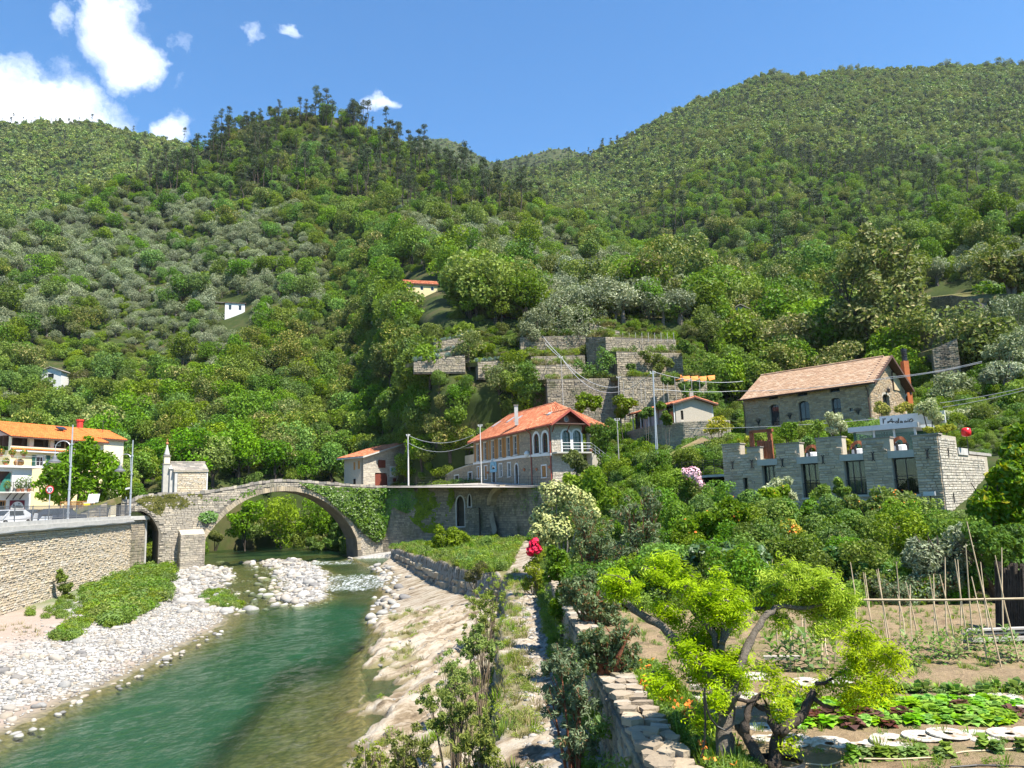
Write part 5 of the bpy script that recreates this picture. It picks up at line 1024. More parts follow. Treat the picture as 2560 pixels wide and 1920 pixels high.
for w,cu in zip(wins,('curtain','curtain_t','curtain',None)):
 wd=window(an,FX,w,0,'blackm','clear',.07,.38,3 if w is not wins[3]else 2,2,curtain=cu);v_=MB();v_.tube([FX.pt(w[0],w[2]+.95,-.08),FX.pt(w[1],w[2]+.95,-.08)],.02,4);v_.tube([FX.pt(w[0],w[2]+.1,-.08),FX.pt(w[1],w[2]+.1,-.08)],.02,4)
 for q in np.linspace(w[0]+.05,w[1]-.05,12):v_.tube([FX.pt(q,w[2]+.1,-.08),FX.pt(q,w[2]+.95,-.08)],.009,4)
 v_.build('window_rail',M['iron'],wd);OB(wd,'sill','beam',FX.pt(w[0]-.1,w[2]-.14,.1),FX.E*(w[1]-w[0]+.2),-FX.N*.5,FX.Z*.13)
window(an,FX,small,0,'blackm','clear',.05,.3,1,1,curtain='curtain')
FS=FX.side(6.0);sA=FS.px(z5(2120,1000))[0];sB=FS.px(z5(2240,1300))[0];zsd=tops[-1][2];zlow=FS.px(z5(2160,1240))[1]
mb=MB();mb.obox(FS.pt(0,3.2,0),FS.E*sA,-FS.N*.75,FS.Z*(zsd-3.2));mb.obox(FS.pt(sA,3.2,0),FS.E*(12-sA),-FS.N*.5,FS.Z*(Zf-3.5));mb.build('side_wall',M['mortar'],an);stonework(an,FS,0,11,3.6,zsd,.42,.155,'st_pale',lambda x,z,w,h:z+h/2<(zsd-.04 if x+w/2<sA else Zf-.4),limit=100,seed=22,joint=.03)
bz=FS.rect(z5,2122,2240,972,1030);OB(an,'side_beam','paleconc',FS.pt(sA,bz[2],.08),FS.E*2.6,-FS.N*.5,FS.Z*(bz[3]-bz[2]));OB(an,'side_glass','glass',FS.pt(sA+.5,zlow,-.3),FS.E*2,-FS.N*.05,FS.Z*(bz[2]-zlow))
mb=MB();mb.poly([FX.pt(0,Zf-.2,-.56),FX.pt(FX.L,Zf-.2,-.56),FX.pt(FX.L-.1,Zf-.2,-14),FX.pt(-1,Zf-.2,-16)],(0,0,.2));mb.build('terrace_floor',M['paving'],an)
OB(an,'end_wall','mortar',FX.pt(0,3.2,-.56),FX.E*.4,-FX.N*9,FX.Z*(Zf-3.4))
for x,y in((183,1118),(350,1105),(613,1095),(963,1068),(1395,1040),(1865,1018)):
 s_,z_=XP(x,y);v_=MB();
 for k in(-1,1):v_.tube([FX.pt(s_+k*.10,z_+.30,.11),FX.pt(s_+k*.03,z_+.2,.11),FX.pt(s_+k*.02,z_-.2,.11),FX.pt(s_+k*.10,z_-.30,.11)],.03,4)
 v_.build('wall_anchor',M['iron'],an)
for F_,x,y in((FS,2028,1010),(FS,2075,1400)):
 s_,z_=F_.px(z5(x,y));TU(an,'wall_anchor','iron',[F_.pt(s_,z_+.3,.1),F_.pt(s_+.04,z_,.1),F_.pt(s_,z_-.3,.1)],.04,4)
for x,y in((1450,1366),(1900,1362)):
 s_,z_=XP(x,y);v_=MB();v_.obox(FX.pt(s_-.32,z_-.12,.35),FX.E*.64,FX.N*.3,FX.Z*.25);lb=v_.build('flood_lamp',M['galv'],an);TU(lb,'bracket','iron',[FX.pt(s_,z_-.1,.4),FX.pt(s_-.1,z_-.45,.05)],.04,5)
# ---------------------------------------------------------------- upper hotel house
FU=Fr(W(*z5(283,760),Y=90.5),W(*z5(1385,700),Y=80));UR=lambda*a:FU.rect(z5,*a);UP=lambda x,y,d=0:FU.px(z5(x,y),d)
up=thing('stone_hotel',FU.pt(FU.L/2,9.4),'large old stone house with pale tiled gable roof above the terrace','hotel');z0=9.2;ze=(UP(300,500)[1]+UP(1360,395)[1])/2;DU=9.6;zr=UP(1618,158,-DU/2)[1]
FG=FU.side(DU);big=[UR(505,583,590,806),UR(752,846,560,785),UR(1034,1116,532,700)];lun=[UR(487,570,495,546),UR(733,824,468,520),UR(1016,1104,434,486)];sq=UR(1186,1218,622,650)
wall_body(up,FU,0,FU.L,z0,ze,big+lun+[sq],.5,'mortar');gw=[FG.rect(z5,1552,1616,300,470),FG.rect(z5,1476,1534,505,660),FG.rect(z5,1676,1722,515,640)];gb_=[(0,ze),(DU,ze),(DU/2,zr-.1)];wall_body(up,FG,0,DU,z0,ze,gw[1:],.5,'mortar',name='gable_wall',gable=gb_)
mb=MB();mb.obox(FU.pt(0,z0,-.5),FU.E*.5,-FU.N*(DU-.5),FU.Z*(ze-z0));mb.poly([FU.pt(0,ze,0),FU.pt(0,ze,-DU),FU.pt(0,zr-.1,-DU/2)],FU.E*.5);mb.obox(FU.pt(0,z0,-DU),FU.E*FU.L,-FU.N*.4,FU.Z*(ze-z0));mb.build('back_wall',M['mortar'],up)
arcH=lambda r_,rs:(lambda zm,h:None if not(r_[2]-.02<zm<r_[3]+.02)else((r_[0]+r_[1])/2-(r_[1]-r_[0])/2*(1 if zm<r_[3]-rs else math.sqrt(max(0,1-((zm-r_[3]+rs)/rs)**2))),(r_[0]+r_[1])/2+(r_[1]-r_[0])/2*(1 if zm<r_[3]-rs else math.sqrt(max(0,1-((zm-r_[3]+rs)/rs)**2)))))
stonework(up,FU,0,FU.L,z0+1.2,ze-.05,.40,.15,'st_hotel',None,[arcH(r_,.3)for r_ in big+lun]+[sq],limit=230,seed=23)
stonework(up,FG,0,DU,z0+1.2,zr-.3,.40,.15,'st_hotel',lambda x,z,w,h:z+h/2<ze+(zr-ze)*(1-abs(min(max(x,0),DU)-DU/2)/(DU/2))-.25,[arcH(r_,.3)for r_ in gw],limit=70,seed=24)
def arch_stones(par,F,r_,rs,mat,n=11,t_=.22):
 for i in range(n):
  a0,a1=math.pi*i/n,math.pi*(i+.93)/n;m_,w=(r_[0]+r_[1])/2,(r_[1]-r_[0])/2;e=lambda a,k:(m_+(w+k)*math.cos(a),r_[3]-rs+(rs+k)*math.sin(a));v_=MB();v_.poly([F.pt(*e(a0,0),-.02),F.pt(*e(a1,0),-.02),F.pt(*e(a1,t_),-.02),F.pt(*e(a0,t_),-.02)],F.N*.09);v_.build('arch_stone',M[mat],par)
for i,r_ in enumerate(big):
 wd=window(up,FU,r_,.3,'blackm','glass',.07,.3,2,1,curtain=None);arch_stones(wd,FU,r_,.3,'st_hotel')
 v_=MB();v_.tube([FU.pt(r_[0],r_[2]+.9,-.1),FU.pt(r_[1],r_[2]+.9,-.1)],.02,4)
 for q in np.linspace(r_[0]+.05,r_[1]-.05,9):v_.tube([FU.pt(q,r_[2],-.1),FU.pt(q,r_[2]+.9,-.1)],.01,4)
 v_.build('window_rail',M['iron'],wd)
for r_ in lun:wd=window(up,FU,r_,.3,'blackm','glass',.05,.3,2,1);arch_stones(wd,FU,r_,.3,'st_hotel',9,.2)
window(up,FU,sq,0,'blackm','glass',.03,.2,1,1)
wd=window(up,FG,gw[0],.3,'timber','glass',.06,-.10,1,1,curtain=None);OB(wd,'tan_panel','curtain_t',FG.pt(gw[0][0]+.15,gw[0][2],.13),FG.E*(gw[0][1]-gw[0][0]-.3),FG.N*.03,FG.Z*(gw[0][3]-gw[0][2]-.35))
for r_ in gw[1:]:wd=window(up,FG,r_,.3,'blackm','glass',.06,.3,1,1);arch_stones(wd,FG,r_,.3,'st_pale')
roof(up,FU,0,FU.L,DU,ze,zr,.75,.0,'t_hotel',.40,.27,'flat')
k_=(zr-ze)/(DU/2);v_=MB() # deep eave over the gable with its barge boards
for sg in(0,1):
 E_=FU.pt(FU.L,ze-.75*k_,.75)if sg==0 else FU.pt(FU.L,ze-.75*k_,-DU-.75);R_=FU.pt(FU.L,zr,-DU/2);v_.poly([E_,E_+FU.E*.85,R_+FU.E*.85,R_],(0,0,-.14));
ov=v_.build('gable_eave',M['timber'],up);E_=FU.pt(FU.L,ze-.75*k_+.005,.75);R_=FU.pt(FU.L,zr+.005,-DU/2);tiled(ov,E_,E_+FU.E*.85,R_+FU.E*.85,R_,.40,.27,'t_hotel','flat',seed=4)
for sg in(0,1):
 v_=MB();E_=FU.pt(FU.L+.86,ze-.75*k_,.75)if sg==0 else FU.pt(FU.L+.86,ze-.75*k_,-DU-.75);R_=FU.pt(FU.L+.86,zr,-DU/2);v_.poly([E_+[0,0,.08],R_+[0,0,.08],R_+[0,0,-.24],E_+[0,0,-.24]],FU.E*.07);v_.build('barge_board',M['timber'],up)
TU(up,'gutter','timber',[FU.pt(-.2,ze-.75*k_-.02,.82),FU.pt(FU.L+.8,ze-.75*k_-.02,.82)],.07,6)
for s_ in(.12,FU.L-.15):TU(up,'downpipe','timber',[FU.pt(s_,ze-.7,.65),FU.pt(s_,ze-1.1,.12),FU.pt(s_,z0,.12)],.05,6)
sc_=FG.px(z5(1738,700))[0];c0=FG.pt(min(sc_+.3,DU+1.2),0,.1);zc0,zc1,zc2=FG.px(z5(1770,550))[1],FG.px(z5(1740,240))[1],FG.px(z5(1730,140))[1];v_=MB();v_.obox((c0[0]-.3,c0[1]-.3,zc0-1.5),(.62,.1,0),(-.1,.62,0),(0,0,zc1-zc0+1.5));fl=v_.build('flue',M['corten'],up);v_=MB();v_.lathe((c0[0],c0[1],zc1),[(.28,0),(.28,zc2-zc1-.3),(.34,zc2-zc1-.28),(.34,zc2-zc1),(.05,zc2-zc1+.05)],12)
for q in range(4):v_.lathe((c0[0],c0[1],zc2-.3-.2*q),[(.30,0),(.36,.05),(.30,.1)],12)
v_.build('flue_cap',M['blackm'],fl)
for x,y in((1500,475),(1690,497)):
 s_,z_=FG.px(z5(x,y));c=FG.pt(s_,z_,.3);v_=MB();v_.lathe(c,[(.06,-.2),(.16,-.15),(.2,.15),(.05,.25),(.02,.45)],8);v_.tube([c+[0,0,.3],FG.pt(s_,z_+.25,0)],.02,4);v_.build('wall_lantern',M['iron'],up)
for x,y in((405,740),(1265,650),(675,690)):
 s_,z_=UP(x,y);v_=MB()
 for q in range(9):a=R(20+140*q/8);v_.tube([FU.pt(s_,z_-.4,.08),FU.pt(s_+.2*math.cos(a),z_+.05,.12),FU.pt(s_+.45*math.cos(a),z_+.4*math.sin(a),.16)],.02,4)
 v_.build('iron_tree_ornament',M['iron'],up)
# glass pavilion and name board on the terrace
FP=Fr(FX.pt(XP(1235,900,-6)[0],0,-6)[:2],FX.pt(XP(1762,900,-6)[0],0,-6)[:2]);r_=FP.rect(z5,1240,1760,808,985);pv=thing('glass_pavilion',FP.pt(FP.L/2,Zf),'flat roofed glass pavilion under the white name board','pavilion');rr=FP.rect(z5,1228,1766,768,812);OB(pv,'roof_slab','galv',FP.pt(-.3,rr[2],.4),FP.E*(FP.L+.6),-FP.N*4.4,FP.Z*(rr[3]-rr[2]))
for s_ in np.linspace(0,FP.L,4):v_=MB();v_.obox(FP.pt(s_-.07,Zf,.0),FP.E*.14,-FP.N*.14,FP.Z*(rr[2]-Zf));v_.build('post',M['galv' if s_ else 'green_p'],pv)
for a,b in zip(np.linspace(0,FP.L,4),np.linspace(0,FP.L,4)[1:]):OB(pv,'pane','clear',FP.pt(a+.08,Zf+.05,-.05),FP.E*(b-a-.16),-FP.N*.03,FP.Z*(rr[2]-Zf-.05))
OB(pv,'back_wall','green_p',FP.pt(0,Zf,-3.8),FP.E*FP.L,-FP.N*.1,FP.Z*(rr[2]-Zf))
r_=FP.rect(z5,1440,2010,668,772);sg=thing('name_board',FP.pt(r_[0],r_[2],-.2),"long white name board with the thin black script l'Adagio",'sign');OB(sg,'board','white',FP.pt(r_[0],r_[2],-.2),FP.E*(r_[1]-r_[0]),-FP.N*.12,FP.Z*(r_[3]-r_[2]))
SCR=[[(1478,712),(1480,728),(1481,757)],[(1496,708),(1493,724)],[(1516,752),(1530,745),(1552,714),(1562,752)],[(1516,742),(1540,738),(1580,742)],[(1606,738),(1590,736),(1585,748),(1598,753),(1612,745)],[(1612,712),(1611,745),(1616,752)],[(1640,736),(1628,738),(1628,750),(1638,750),(1645,738),(1648,752)],[(1676,734),(1664,736),(1664,748),(1676,747),(1680,736),(1678,760),(1664,764)],[(1693,730),(1693,748)],[(1694,716),(1695,719)],[(1718,718),(1704,728),(1708,742),(1726,742),(1738,728),(1728,716),(1716,718)]]
v_=MB()
for st in SCR:v_.tube([FP.pt(*FP.px(z5(x,y),-.2),-.185)for x,y in st],.035,5)
v_.build('lettering',M['signblack'],sg)
# ---------------------------------------------------------------- house with the arched windows
FH=Fr(W(*z3(1127,860),Y=103),W(*z3(1806,860),Y=83.5));HR=lambda*a:FH.rect(z3,*a);HP=lambda x,y,d=0:FH.px(z3(x,y),d)
ho=thing('arched_window_house',FH.pt(FH.L*.5,8.5),'stone house with red tile roof, ochre shutters and white arched windows','house');hz0=8.3;sT=HP(1622,600)[0];heL,heR=HP(1127,487)[1],HP(1620,375)[1];he=lambda s:heL+(heR-heL)*s/sT
upw=[HR(1148,1171,520,668),HR(1211,1233,505,656),HR(1277,1301,488,646),HR(1340,1366,474,636),HR(1409,1438,460,626),HR(1468,1496,447,612)]
low=[HR(1155,1172,716,812),HR(1218,1239,708,822),HR(1345,1367,692,800),HR(1418,1441,682,800)];drA,drB,sqw=HR(1281,1311,716,872),HR(1481,1508,690,876),HR(1712,1750,706,806);arw=[HR(1642,1688,428,600),HR(1716,1764,418,594)]
HH=upw+low+[drA,drB,sqw]+arw;eT=HP(1800,345)[1];DH=8.0;DT=3.9
wall_body(ho,FH,0,sT,hz0,heL,[h for h in HH if h[0]<sT],.5,'mortar');mb=MB();wall_body(None,FH,sT,FH.L,hz0,eT,[h for h in HH if h[0]>sT],.5,'mortar',mb=mb);mb.poly([FH.pt(0,heL,-.002),FH.pt(sT,heL,-.002),FH.pt(sT,heR,-.002)],-FH.N*.45);mb.build('tower_wall',M['mortar'],ho)
stonework(ho,FH,.03,FH.L-.35,hz0,eT,.34,.15,'st_house',lambda x,z,w,h:z+h/2<(he(x)if x<sT else eT)-.06,[arcH(r_,.35)if r_ in arw else(r_[0]-.1,r_[1]+.1,r_[2]-.05,r_[3]+.08)for r_ in HH],limit=230,seed=41,dep=.04)
v_=MB();c0,c1,c2=HP(1135,688),HP(1530,628),HP(1806,604);v_.poly([FH.pt(0,c0[1]-.12,.0),FH.pt(c1[0],c1[1]-.14,.0),FH.pt(c1[0],c1[1]+.14,.0),FH.pt(0,c0[1]+.12,.0)],FH.N*.14);v_.poly([FH.pt(c1[0],c1[1]-.14,0),FH.pt(FH.L,c2[1]-.16,0),FH.pt(FH.L,c2[1]+.12,0),FH.pt(c1[0],c1[1]+.14,0)],FH.N*.14);v_.build('string_course',M['white'],ho)
for r_ in upw:
 wd=window(ho,FH,r_,0,'white','glass',.05,.12,2,3,surround='white',sill=1,sw=.10);w=(r_[1]-r_[0])*.62
 shutter(ho,FH,r_[0]-w-.06,r_[0]-.06,r_[2],r_[3]);shutter(ho,FH,r_[1]+.06,r_[1]+w+.06,r_[2],r_[3])
for i,r_ in enumerate(low):
 wd=window(ho,FH,r_,0,'white','glass',.05,.12,1,2,surround='white',sill=1,sw=.12)
 if i<2:shutter(ho,FH,r_[0]+.03,(r_[0]+r_[1])/2,r_[2],r_[3],dd=-.04);shutter(ho,FH,(r_[0]+r_[1])/2,r_[1]-.03,r_[2],r_[3],dd=-.04)
window(ho,FH,sqw,0,'white','glass',.05,.12,1,1,surround='white',sill=1,sw=.14);shutter(ho,FH,sqw[0]+.03,(sqw[0]+sqw[1])/2,sqw[2],sqw[3],dd=-.04);shutter(ho,FH,(sqw[0]+sqw[1])/2,sqw[1]-.03,sqw[2],sqw[3],dd=-.04)
for r_ in(drA,drB):window(ho,FH,r_,.5,'timber','glass',.09,.14,2,2,name='door',surround='white',sw=.13)
for r_ in arw:window(ho,FH,r_,.6,'dwood','glass',.09,.14,2,3,surround='white',sill=1,sw=.28)
c=HP(1296,700);v_=MB();o=[(c[0]-.85,c[1]-.55),(c[0]-.95,c[1]+.1),(c[0]-.5,c[1]+.55),(c[0],c[1]+.8),(c[0]+.5,c[1]+.55),(c[0]+.95,c[1]+.1),(c[0]+.85,c[1]-.55),(c[0]+.5,c[1]-.2),(c[0],c[1]+.2),(c[0]-.5,c[1]-.2)]
for i in range(3):v_.poly([FH.pt(*o[i],.04),FH.pt(*o[i+1],.04),FH.pt(*o[9-i],.04)]if i==2 else[FH.pt(*o[i],.04),FH.pt(*o[i+1],.04),FH.pt(*o[8-i if i else 9],.04)],FH.N*.10)
ring(v_,FH,outline(c[0]-.95,c[0]+.95,c[1]-.9,c[1]+.8,.9),.38,.05,.13);v_.build('blue_door_arch',M['blue_p'],ho)
# front gable towards the steps
FK=FH.side(DT);ga=[FK.rect(z3,1884,1954,400,586),FK.rect(z3,1976,2046,400,566)];ga=[(g_[0],g_[1],min(g_[2]for g_ in ga),g_[3])for g_ in ga];ap=FK.px(z3(1968,232),.5)[1];zk=eT
wall_body(ho,FK,0,DT,hz0-1.5,zk,ga,.45,'mortar',name='gable_wall');stonework(ho,FK,0,DT,hz0-1,zk,.34,.15,'st_pale',None,[arcH(r_,.55)for r_ in ga],limit=70,seed=42,dep=.04)
for r_ in ga:window(ho,FK,r_,.55,'green_p','glass',.06,.14,2,3,surround='white',sw=.20)
v_=MB();v_.poly([FK.pt(-.1,zk+.02,-.05),FK.pt(DT+.1,zk+.02,-.05),FK.pt(DT/2,ap-.12,-.05)],-FK.N*.3);pdm=v_.build('pediment',M['brick'],ho)
bk=MB();nrow=int((ap-zk)/.085)
for i in range(nrow):
 z=zk+.04+i*.085;f=1-(z+.08-zk)/(ap-.1-zk);a,b=DT/2-DT/2*f,DT/2+DT/2*f;x=a+(.12 if i%2 else 0)
 while x<b-.1:bk.obox(FK.pt(x,z,-.05),FK.E*min(.23,b-x),FK.N*.04,FK.Z*.07);x+=.245
bk.build('bricks',M['brick'],pdm,kind='stuff');c=FK.px(z3(1940,305));c=(DT/2,c[1]);v_=MB();o=[(c[0]+.34*math.cos(a),c[1]+.34*math.sin(a))for a in np.linspace(0,2*math.pi,17)[:-1]];ring(v_,FK,o,.13,-.03,.06);rw_=v_.build('round_window',M['pinkish'],pdm);v_=MB();plate(v_,FK,[(c[0]+.22*math.cos(a),c[1]+.22*math.sin(a))for a in np.linspace(0,2*math.pi,13)[:-1]],-.01,.0);v_.build('pane',M['glass'],rw_)
v_=MB();v_.obox(FK.pt(-.1,zk-.06,0),FK.E*(DT+.9),FK.N*1.0,FK.Z*.12);cn=v_.build('porch_roof',M['timber'],ho)
for s_ in(.1,DT/2,DT-.1):TU(ho,'bracket','dwood',[FK.pt(s_,zk-.05,.9),FK.pt(s_,zk-.35,.5),FK.pt(s_,zk-.85,.08)],.06,5)
# roofs
zR=HP(1730,190,-DH/2)[1];sR1=sT+.3;kk=.6
E0,E1=FH.pt(-.5,heL-.25,.6),FH.pt(sT,heR-.25,.6);R0,R1=FH.pt(3.2,zR-(heR-heL)*.9,-DH/2),FH.pt(sR1-1.5,zR,-DH/2);B0,B1=FH.pt(-.5,heL-.25,-DH-.5),FH.pt(FH.L-1.2,heR-.25,-DH-.5)
v_=MB();slab(v_,[E0,E1,R1,R0],.15);slab(v_,[R0,R1,B1,B0],.15);slab(v_,[E0,R0,B0],.15);Q1=FH.pt(FH.L-.2,eT+.2,-DT/2-.4);slab(v_,[E1,Q1,R1],.15);slab(v_,[Q1,B1,R1],.15);ro=v_.build('roof',M['timber'],ho)
e=np.array([0,0,.006]);tiled(ro,E0+e,E1+e,R1+e,R0+e,.26,.36,'t_red',seed=1);tiled(ro,B1+e,B0+e,R0+e,R1+e,.4,.6,'t_red',seed=2);tiled(ro,B0+e,E0+e,R0+e*1.01,R0+e,.26,.36,'t_red',seed=3);tiled(ro,E1+e,Q1+e,R1+e*1.01,R1+e,.26,.36,'t_red',seed=4);tiled(ro,Q1+e,B1+e,R1+e*1.01,R1+e,.3,.4,'t_red',seed=5)
k2=(ap-zk)/(DT/2+.1);f0,f1=FH.pt(sT-.1,zk+.12-.45*k2*.5,.45),FH.pt(FH.L+1.0,zk+.12-.45*k2*.5,.45);r0,r1=FH.pt(sT-2.2,ap+.12,-DT/2),FH.pt(FH.L+1.0,ap+.12,-DT/2);b0,b1=FH.pt(sT-.1,zk+.12-.3*k2,-DT-.45),FH.pt(FH.L+1.0,zk+.12-.3*k2,-DT-.45)
v_=MB();slab(v_,[f0,f1,r1,r0],.12);slab(v_,[r0,r1,b1,b0],.12);r2=v_.build('tower_roof',M['dwood'],ho);tiled(r2,f0+e,f1+e,r1+e,r0+e,.25,.34,'t_red',seed=6);tiled(r2,b1+e,b0+e,r0+e,r1+e,.25,.34,'t_red',seed=7)
for a,b in((f1,r1),(b1,r1)):v_=MB();v_.poly([a+[0,0,.05],b+[0,0,.05],b+[0,0,-.22],a+[0,0,-.22]],FH.E*.06);v_.build('barge_board',M['pipe'],ho)
v_=MB()
for a,b in((R0,R1),(r0,r1),(E1,R1),(E0,R0)):
 n=int(np.linalg.norm(b-a)/.4)
 for i in range(n):v_.tube([a+(b-a)*i/n+[0,0,.06],a+(b-a)*(i+1.05)/n+[0,0,.075]],[.11,.09],6)
v_.build('ridge_tiles',M['t_red'],ro,kind='stuff')
for a,b in((E0,E1),(f0,f1)):TU(ho,'gutter','pipe',[a+FH.N*.08-[0,0,.08],b+FH.N*.08-[0,0,.08]],.07,6)
for s_,zt in((sT+.05,heR-.4),(FH.L-.08,zk-.1)):TU(ho,'downpipe','pipe',[FH.pt(s_,zt,.45),FH.pt(s_,zt-.35,.12),FH.pt(s_,hz0,.12)],.065,6)
def on_slope(P0,P1,P2,P3,u,v):return P0*(1-u)*(1-v)+P1*u*(1-v)+P2*u*v+P3*(1-u)*v
for(x,y,A_)in((1280,380,0),(1408,342,0),(1474,327,0),(1764,278,1)):
 Q=(E0,E1,R1,R0)if A_==0 else(f0,f1,r1,r0);best=min(((abs(PX(on_slope(*Q,u,v))[0]-z3(x,y)[0])+abs(PX(on_slope(*Q,u,v))[1]-z3(x,y)[1]),u,v)for u in np.linspace(.05,.95,40)for v in np.linspace(.1,.9,20)));u,v=best[1:];L_=np.linalg.norm(Q[1]-Q[0]);a=on_slope(*Q,u-.35/L_,v);b=on_slope(*Q,u+.35/L_,v);c=on_slope(*Q,u+.35/L_,v+.20);d=on_slope(*Q,u-.35/L_,v+.20);up_=np.array([0,0,.10]);v_=MB();v_.poly([a+up_,b+up_,c+up_,d+up_],(0,0,.08));sk=v_.build('skylight',M['galv'],ro);v_=MB();m_=(a+b+c+d)/4;v_.poly([m_+(p-m_)*.78+up_+[0,0,.085]for p in(a,b,c,d)],(0,0,.015));v_.build('pane',M['paleconc'],sk)
p_=W(*z3(1490,300),Y=float(FH.pt(HP(1490,500)[0],0,-2.6)[1]));v_=MB();v_.obox(p_+Vector((-.22,-.22,-.8)),(.44,0,0),(0,.44,0),(0,0,2.35));ch_=v_.build('chimney',M['paleconc'],ho);OB(ch_,'cap','slate',p_+Vector((-.29,-.29,1.55)),(.58,0,0),(0,.58,0),(0,0,.12))
for x,y in((1565,738),(1672,735),(1783,713),(1252,765)):s_,z_=HP(x,y);LA(ho,'wall_pot','terrpot',FH.pt(s_,z_-.2,.14),[(.03,0),(.14,.12),(.16,.25),(.04,.36)],6)
s_,z_=HP(1600,604);LA(ho,'satellite_dish','white',FH.pt(s_,z_,.3),[(.02,-.35),(.2,-.28),(.33,0),(.2,.28),(.02,.35)],10)
# outside steps with rail at the right, statue on a pedestal
st=thing('outside_steps',FK.pt(DT+.2,hz0,1.0),'outside stairs with slanting iron rail right of the gable','stairs');zs=ga[0][2]-.05;b_=FK.px(z3(2215,690),1.0);nst=13
for i in range(nst):OB(st,'step','mortar',FK.pt(DT+.4+i*.28,hz0-2,.1),FK.E*.29,FK.N*1.1,FK.Z*(zs-hz0+2-(i+1)*.19))
OB(st,'landing','beam',FK.pt(-.02,zs-.18,.02),FK.E*(DT+.45),FK.N*1.15,FK.Z*.16);
for zz in(.3,.6,.95):TU(st,'rail','galv',[FK.pt(.6,zs+zz,1.1),FK.pt(DT+.4,zs+zz,1.1),FK.pt(DT+.4+nst*.28,zs+zz-nst*.19,1.1)],.025,5)
for i in range(8):q=FK.pt(DT+.4+i*.5,zs-i*.34,1.1)if i else FK.pt(.6,zs,1.1);TU(st,'post','galv',[q,q+[0,0,.98]],.025,5)
c=FK.pt(DT+1.3,zs+.2,-.9);sx=thing('statue',c,'small pale statue in a niche right of the gable','statue');LA(sx,'pedestal','paleconc',c,[(.34,0),(.30,.1),(.22,.2),(.24,.8),(.30,.9)],8)
v_=MB();v_.lathe(c+[0,0,.9],[(.20,0),(.24,.25),(.19,.55),(.25,.85),(.22,1.02),(.08,1.12),(.12,1.2),(.13,1.32),(.05,1.42)],10);v_.tube([c+[.2,0,1.85],c+[.3,-.1,1.6],c+[.12,-.2,1.45]],.06,5);v_.build('figure',M['st_pale'],sx,True);v_=MB();v_.lathe(c+[.2,-.7,-.15],[(.16,0),(.22,.35),(.24,.38),(.18,.36)],10);pt_=v_.build('flower_pot',M['terrpot']);tag(pt_,'terracotta pot at the foot of the statue','pot')
# low annex on the left, with its shed
FL=Fr(FH.pt(-7.6,0,-.3)[:2],FH.pt(-.02,0,-.3)[:2]);ax=thing('lean_to_annex',FL.pt(FL.L/2,hz0+.8),'low stone lean-to with two doors left of the arched window house','annex');az=[FL.px(z3(822,830)),FL.px(z3(960,745)),FL.px(z3(1085,702)),FL.px(z3(1122,700))];dd_=[FL.rect(z3,957,994,790,880),FL.rect(z3,1077,1110,764,880)]
mb=MB();tz_=lambda s:float(np.interp(s,[a[0]for a in az],[a[1]for a in az]));S_=sorted({az[0][0],FL.L,*[a[0]for a in az if 0<a[0]<FL.L],*[q for d_ in dd_ for q in d_[:2]]})
for a,b in zip(S_,S_[1:]):
 dz=[d_ for d_ in dd_ if d_[0]<(a+b)/2<d_[1]];lo=dz[0][3]if dz else hz0-.5;mb.poly([FL.pt(a,lo),FL.pt(b,lo),FL.pt(b,tz_(b)),FL.pt(a,tz_(a))],-FL.N*.4)
mb.build('wall',M['mortar'],ax);stonework(ax,FL,az[0][0],FL.L,hz0,az[2][1],.32,.15,'st_house',lambda x,z,w,h:z+h/2<tz_(x)-.05,dd_,limit=60,seed=44)
for d_ in dd_:window(ax,FL,(d_[0],d_[1],hz0,d_[3]),0,'blackm','glass',.07,.15,1,2,name='door',surround='white',sw=.13)
v_=MB()
for a,b in zip(az,az[1:]):v_.poly([FL.pt(a[0],a[1],.15),FL.pt(b[0],b[1],.15),FL.pt(b[0],b[1]+.1,.15),FL.pt(a[0],a[1]+.1,.15)],-FL.N*2.6)
v_.build('roof',M['paleconc'],ax);r_=FL.rect(z3,912,1120,560,700,-2.6);sd=thing('open_shed',FL.pt(r_[0],r_[2],-2.6),'dark open shed with flat roof above the stone lean-to','shed');OB(sd,'roof','slate',FL.pt(r_[0]-.3,r_[3]-.1,-2.2),FL.E*(r_[1]-r_[0]+.3),-FL.N*3.4,FL.Z*.1+FL.E*0);OB(sd,'parapet','mortar',FL.pt(r_[0],r_[2],-2.6),FL.E*(r_[1]-r_[0]),-FL.N*.2,FL.Z*1.25)
for s_ in np.linspace(r_[0],r_[1]-.1,4):OB(sd,'post','iron',FL.pt(s_,r_[2],-2.7),FL.E*.08,-FL.N*.08,FL.Z*(r_[3]-r_[2]-.1))
OB(sd,'back_wall','dark',FL.pt(r_[0],r_[2],-5.2),FL.E*(r_[1]-r_[0]),-FL.N*.15,FL.Z*(r_[3]-r_[2]-.1))
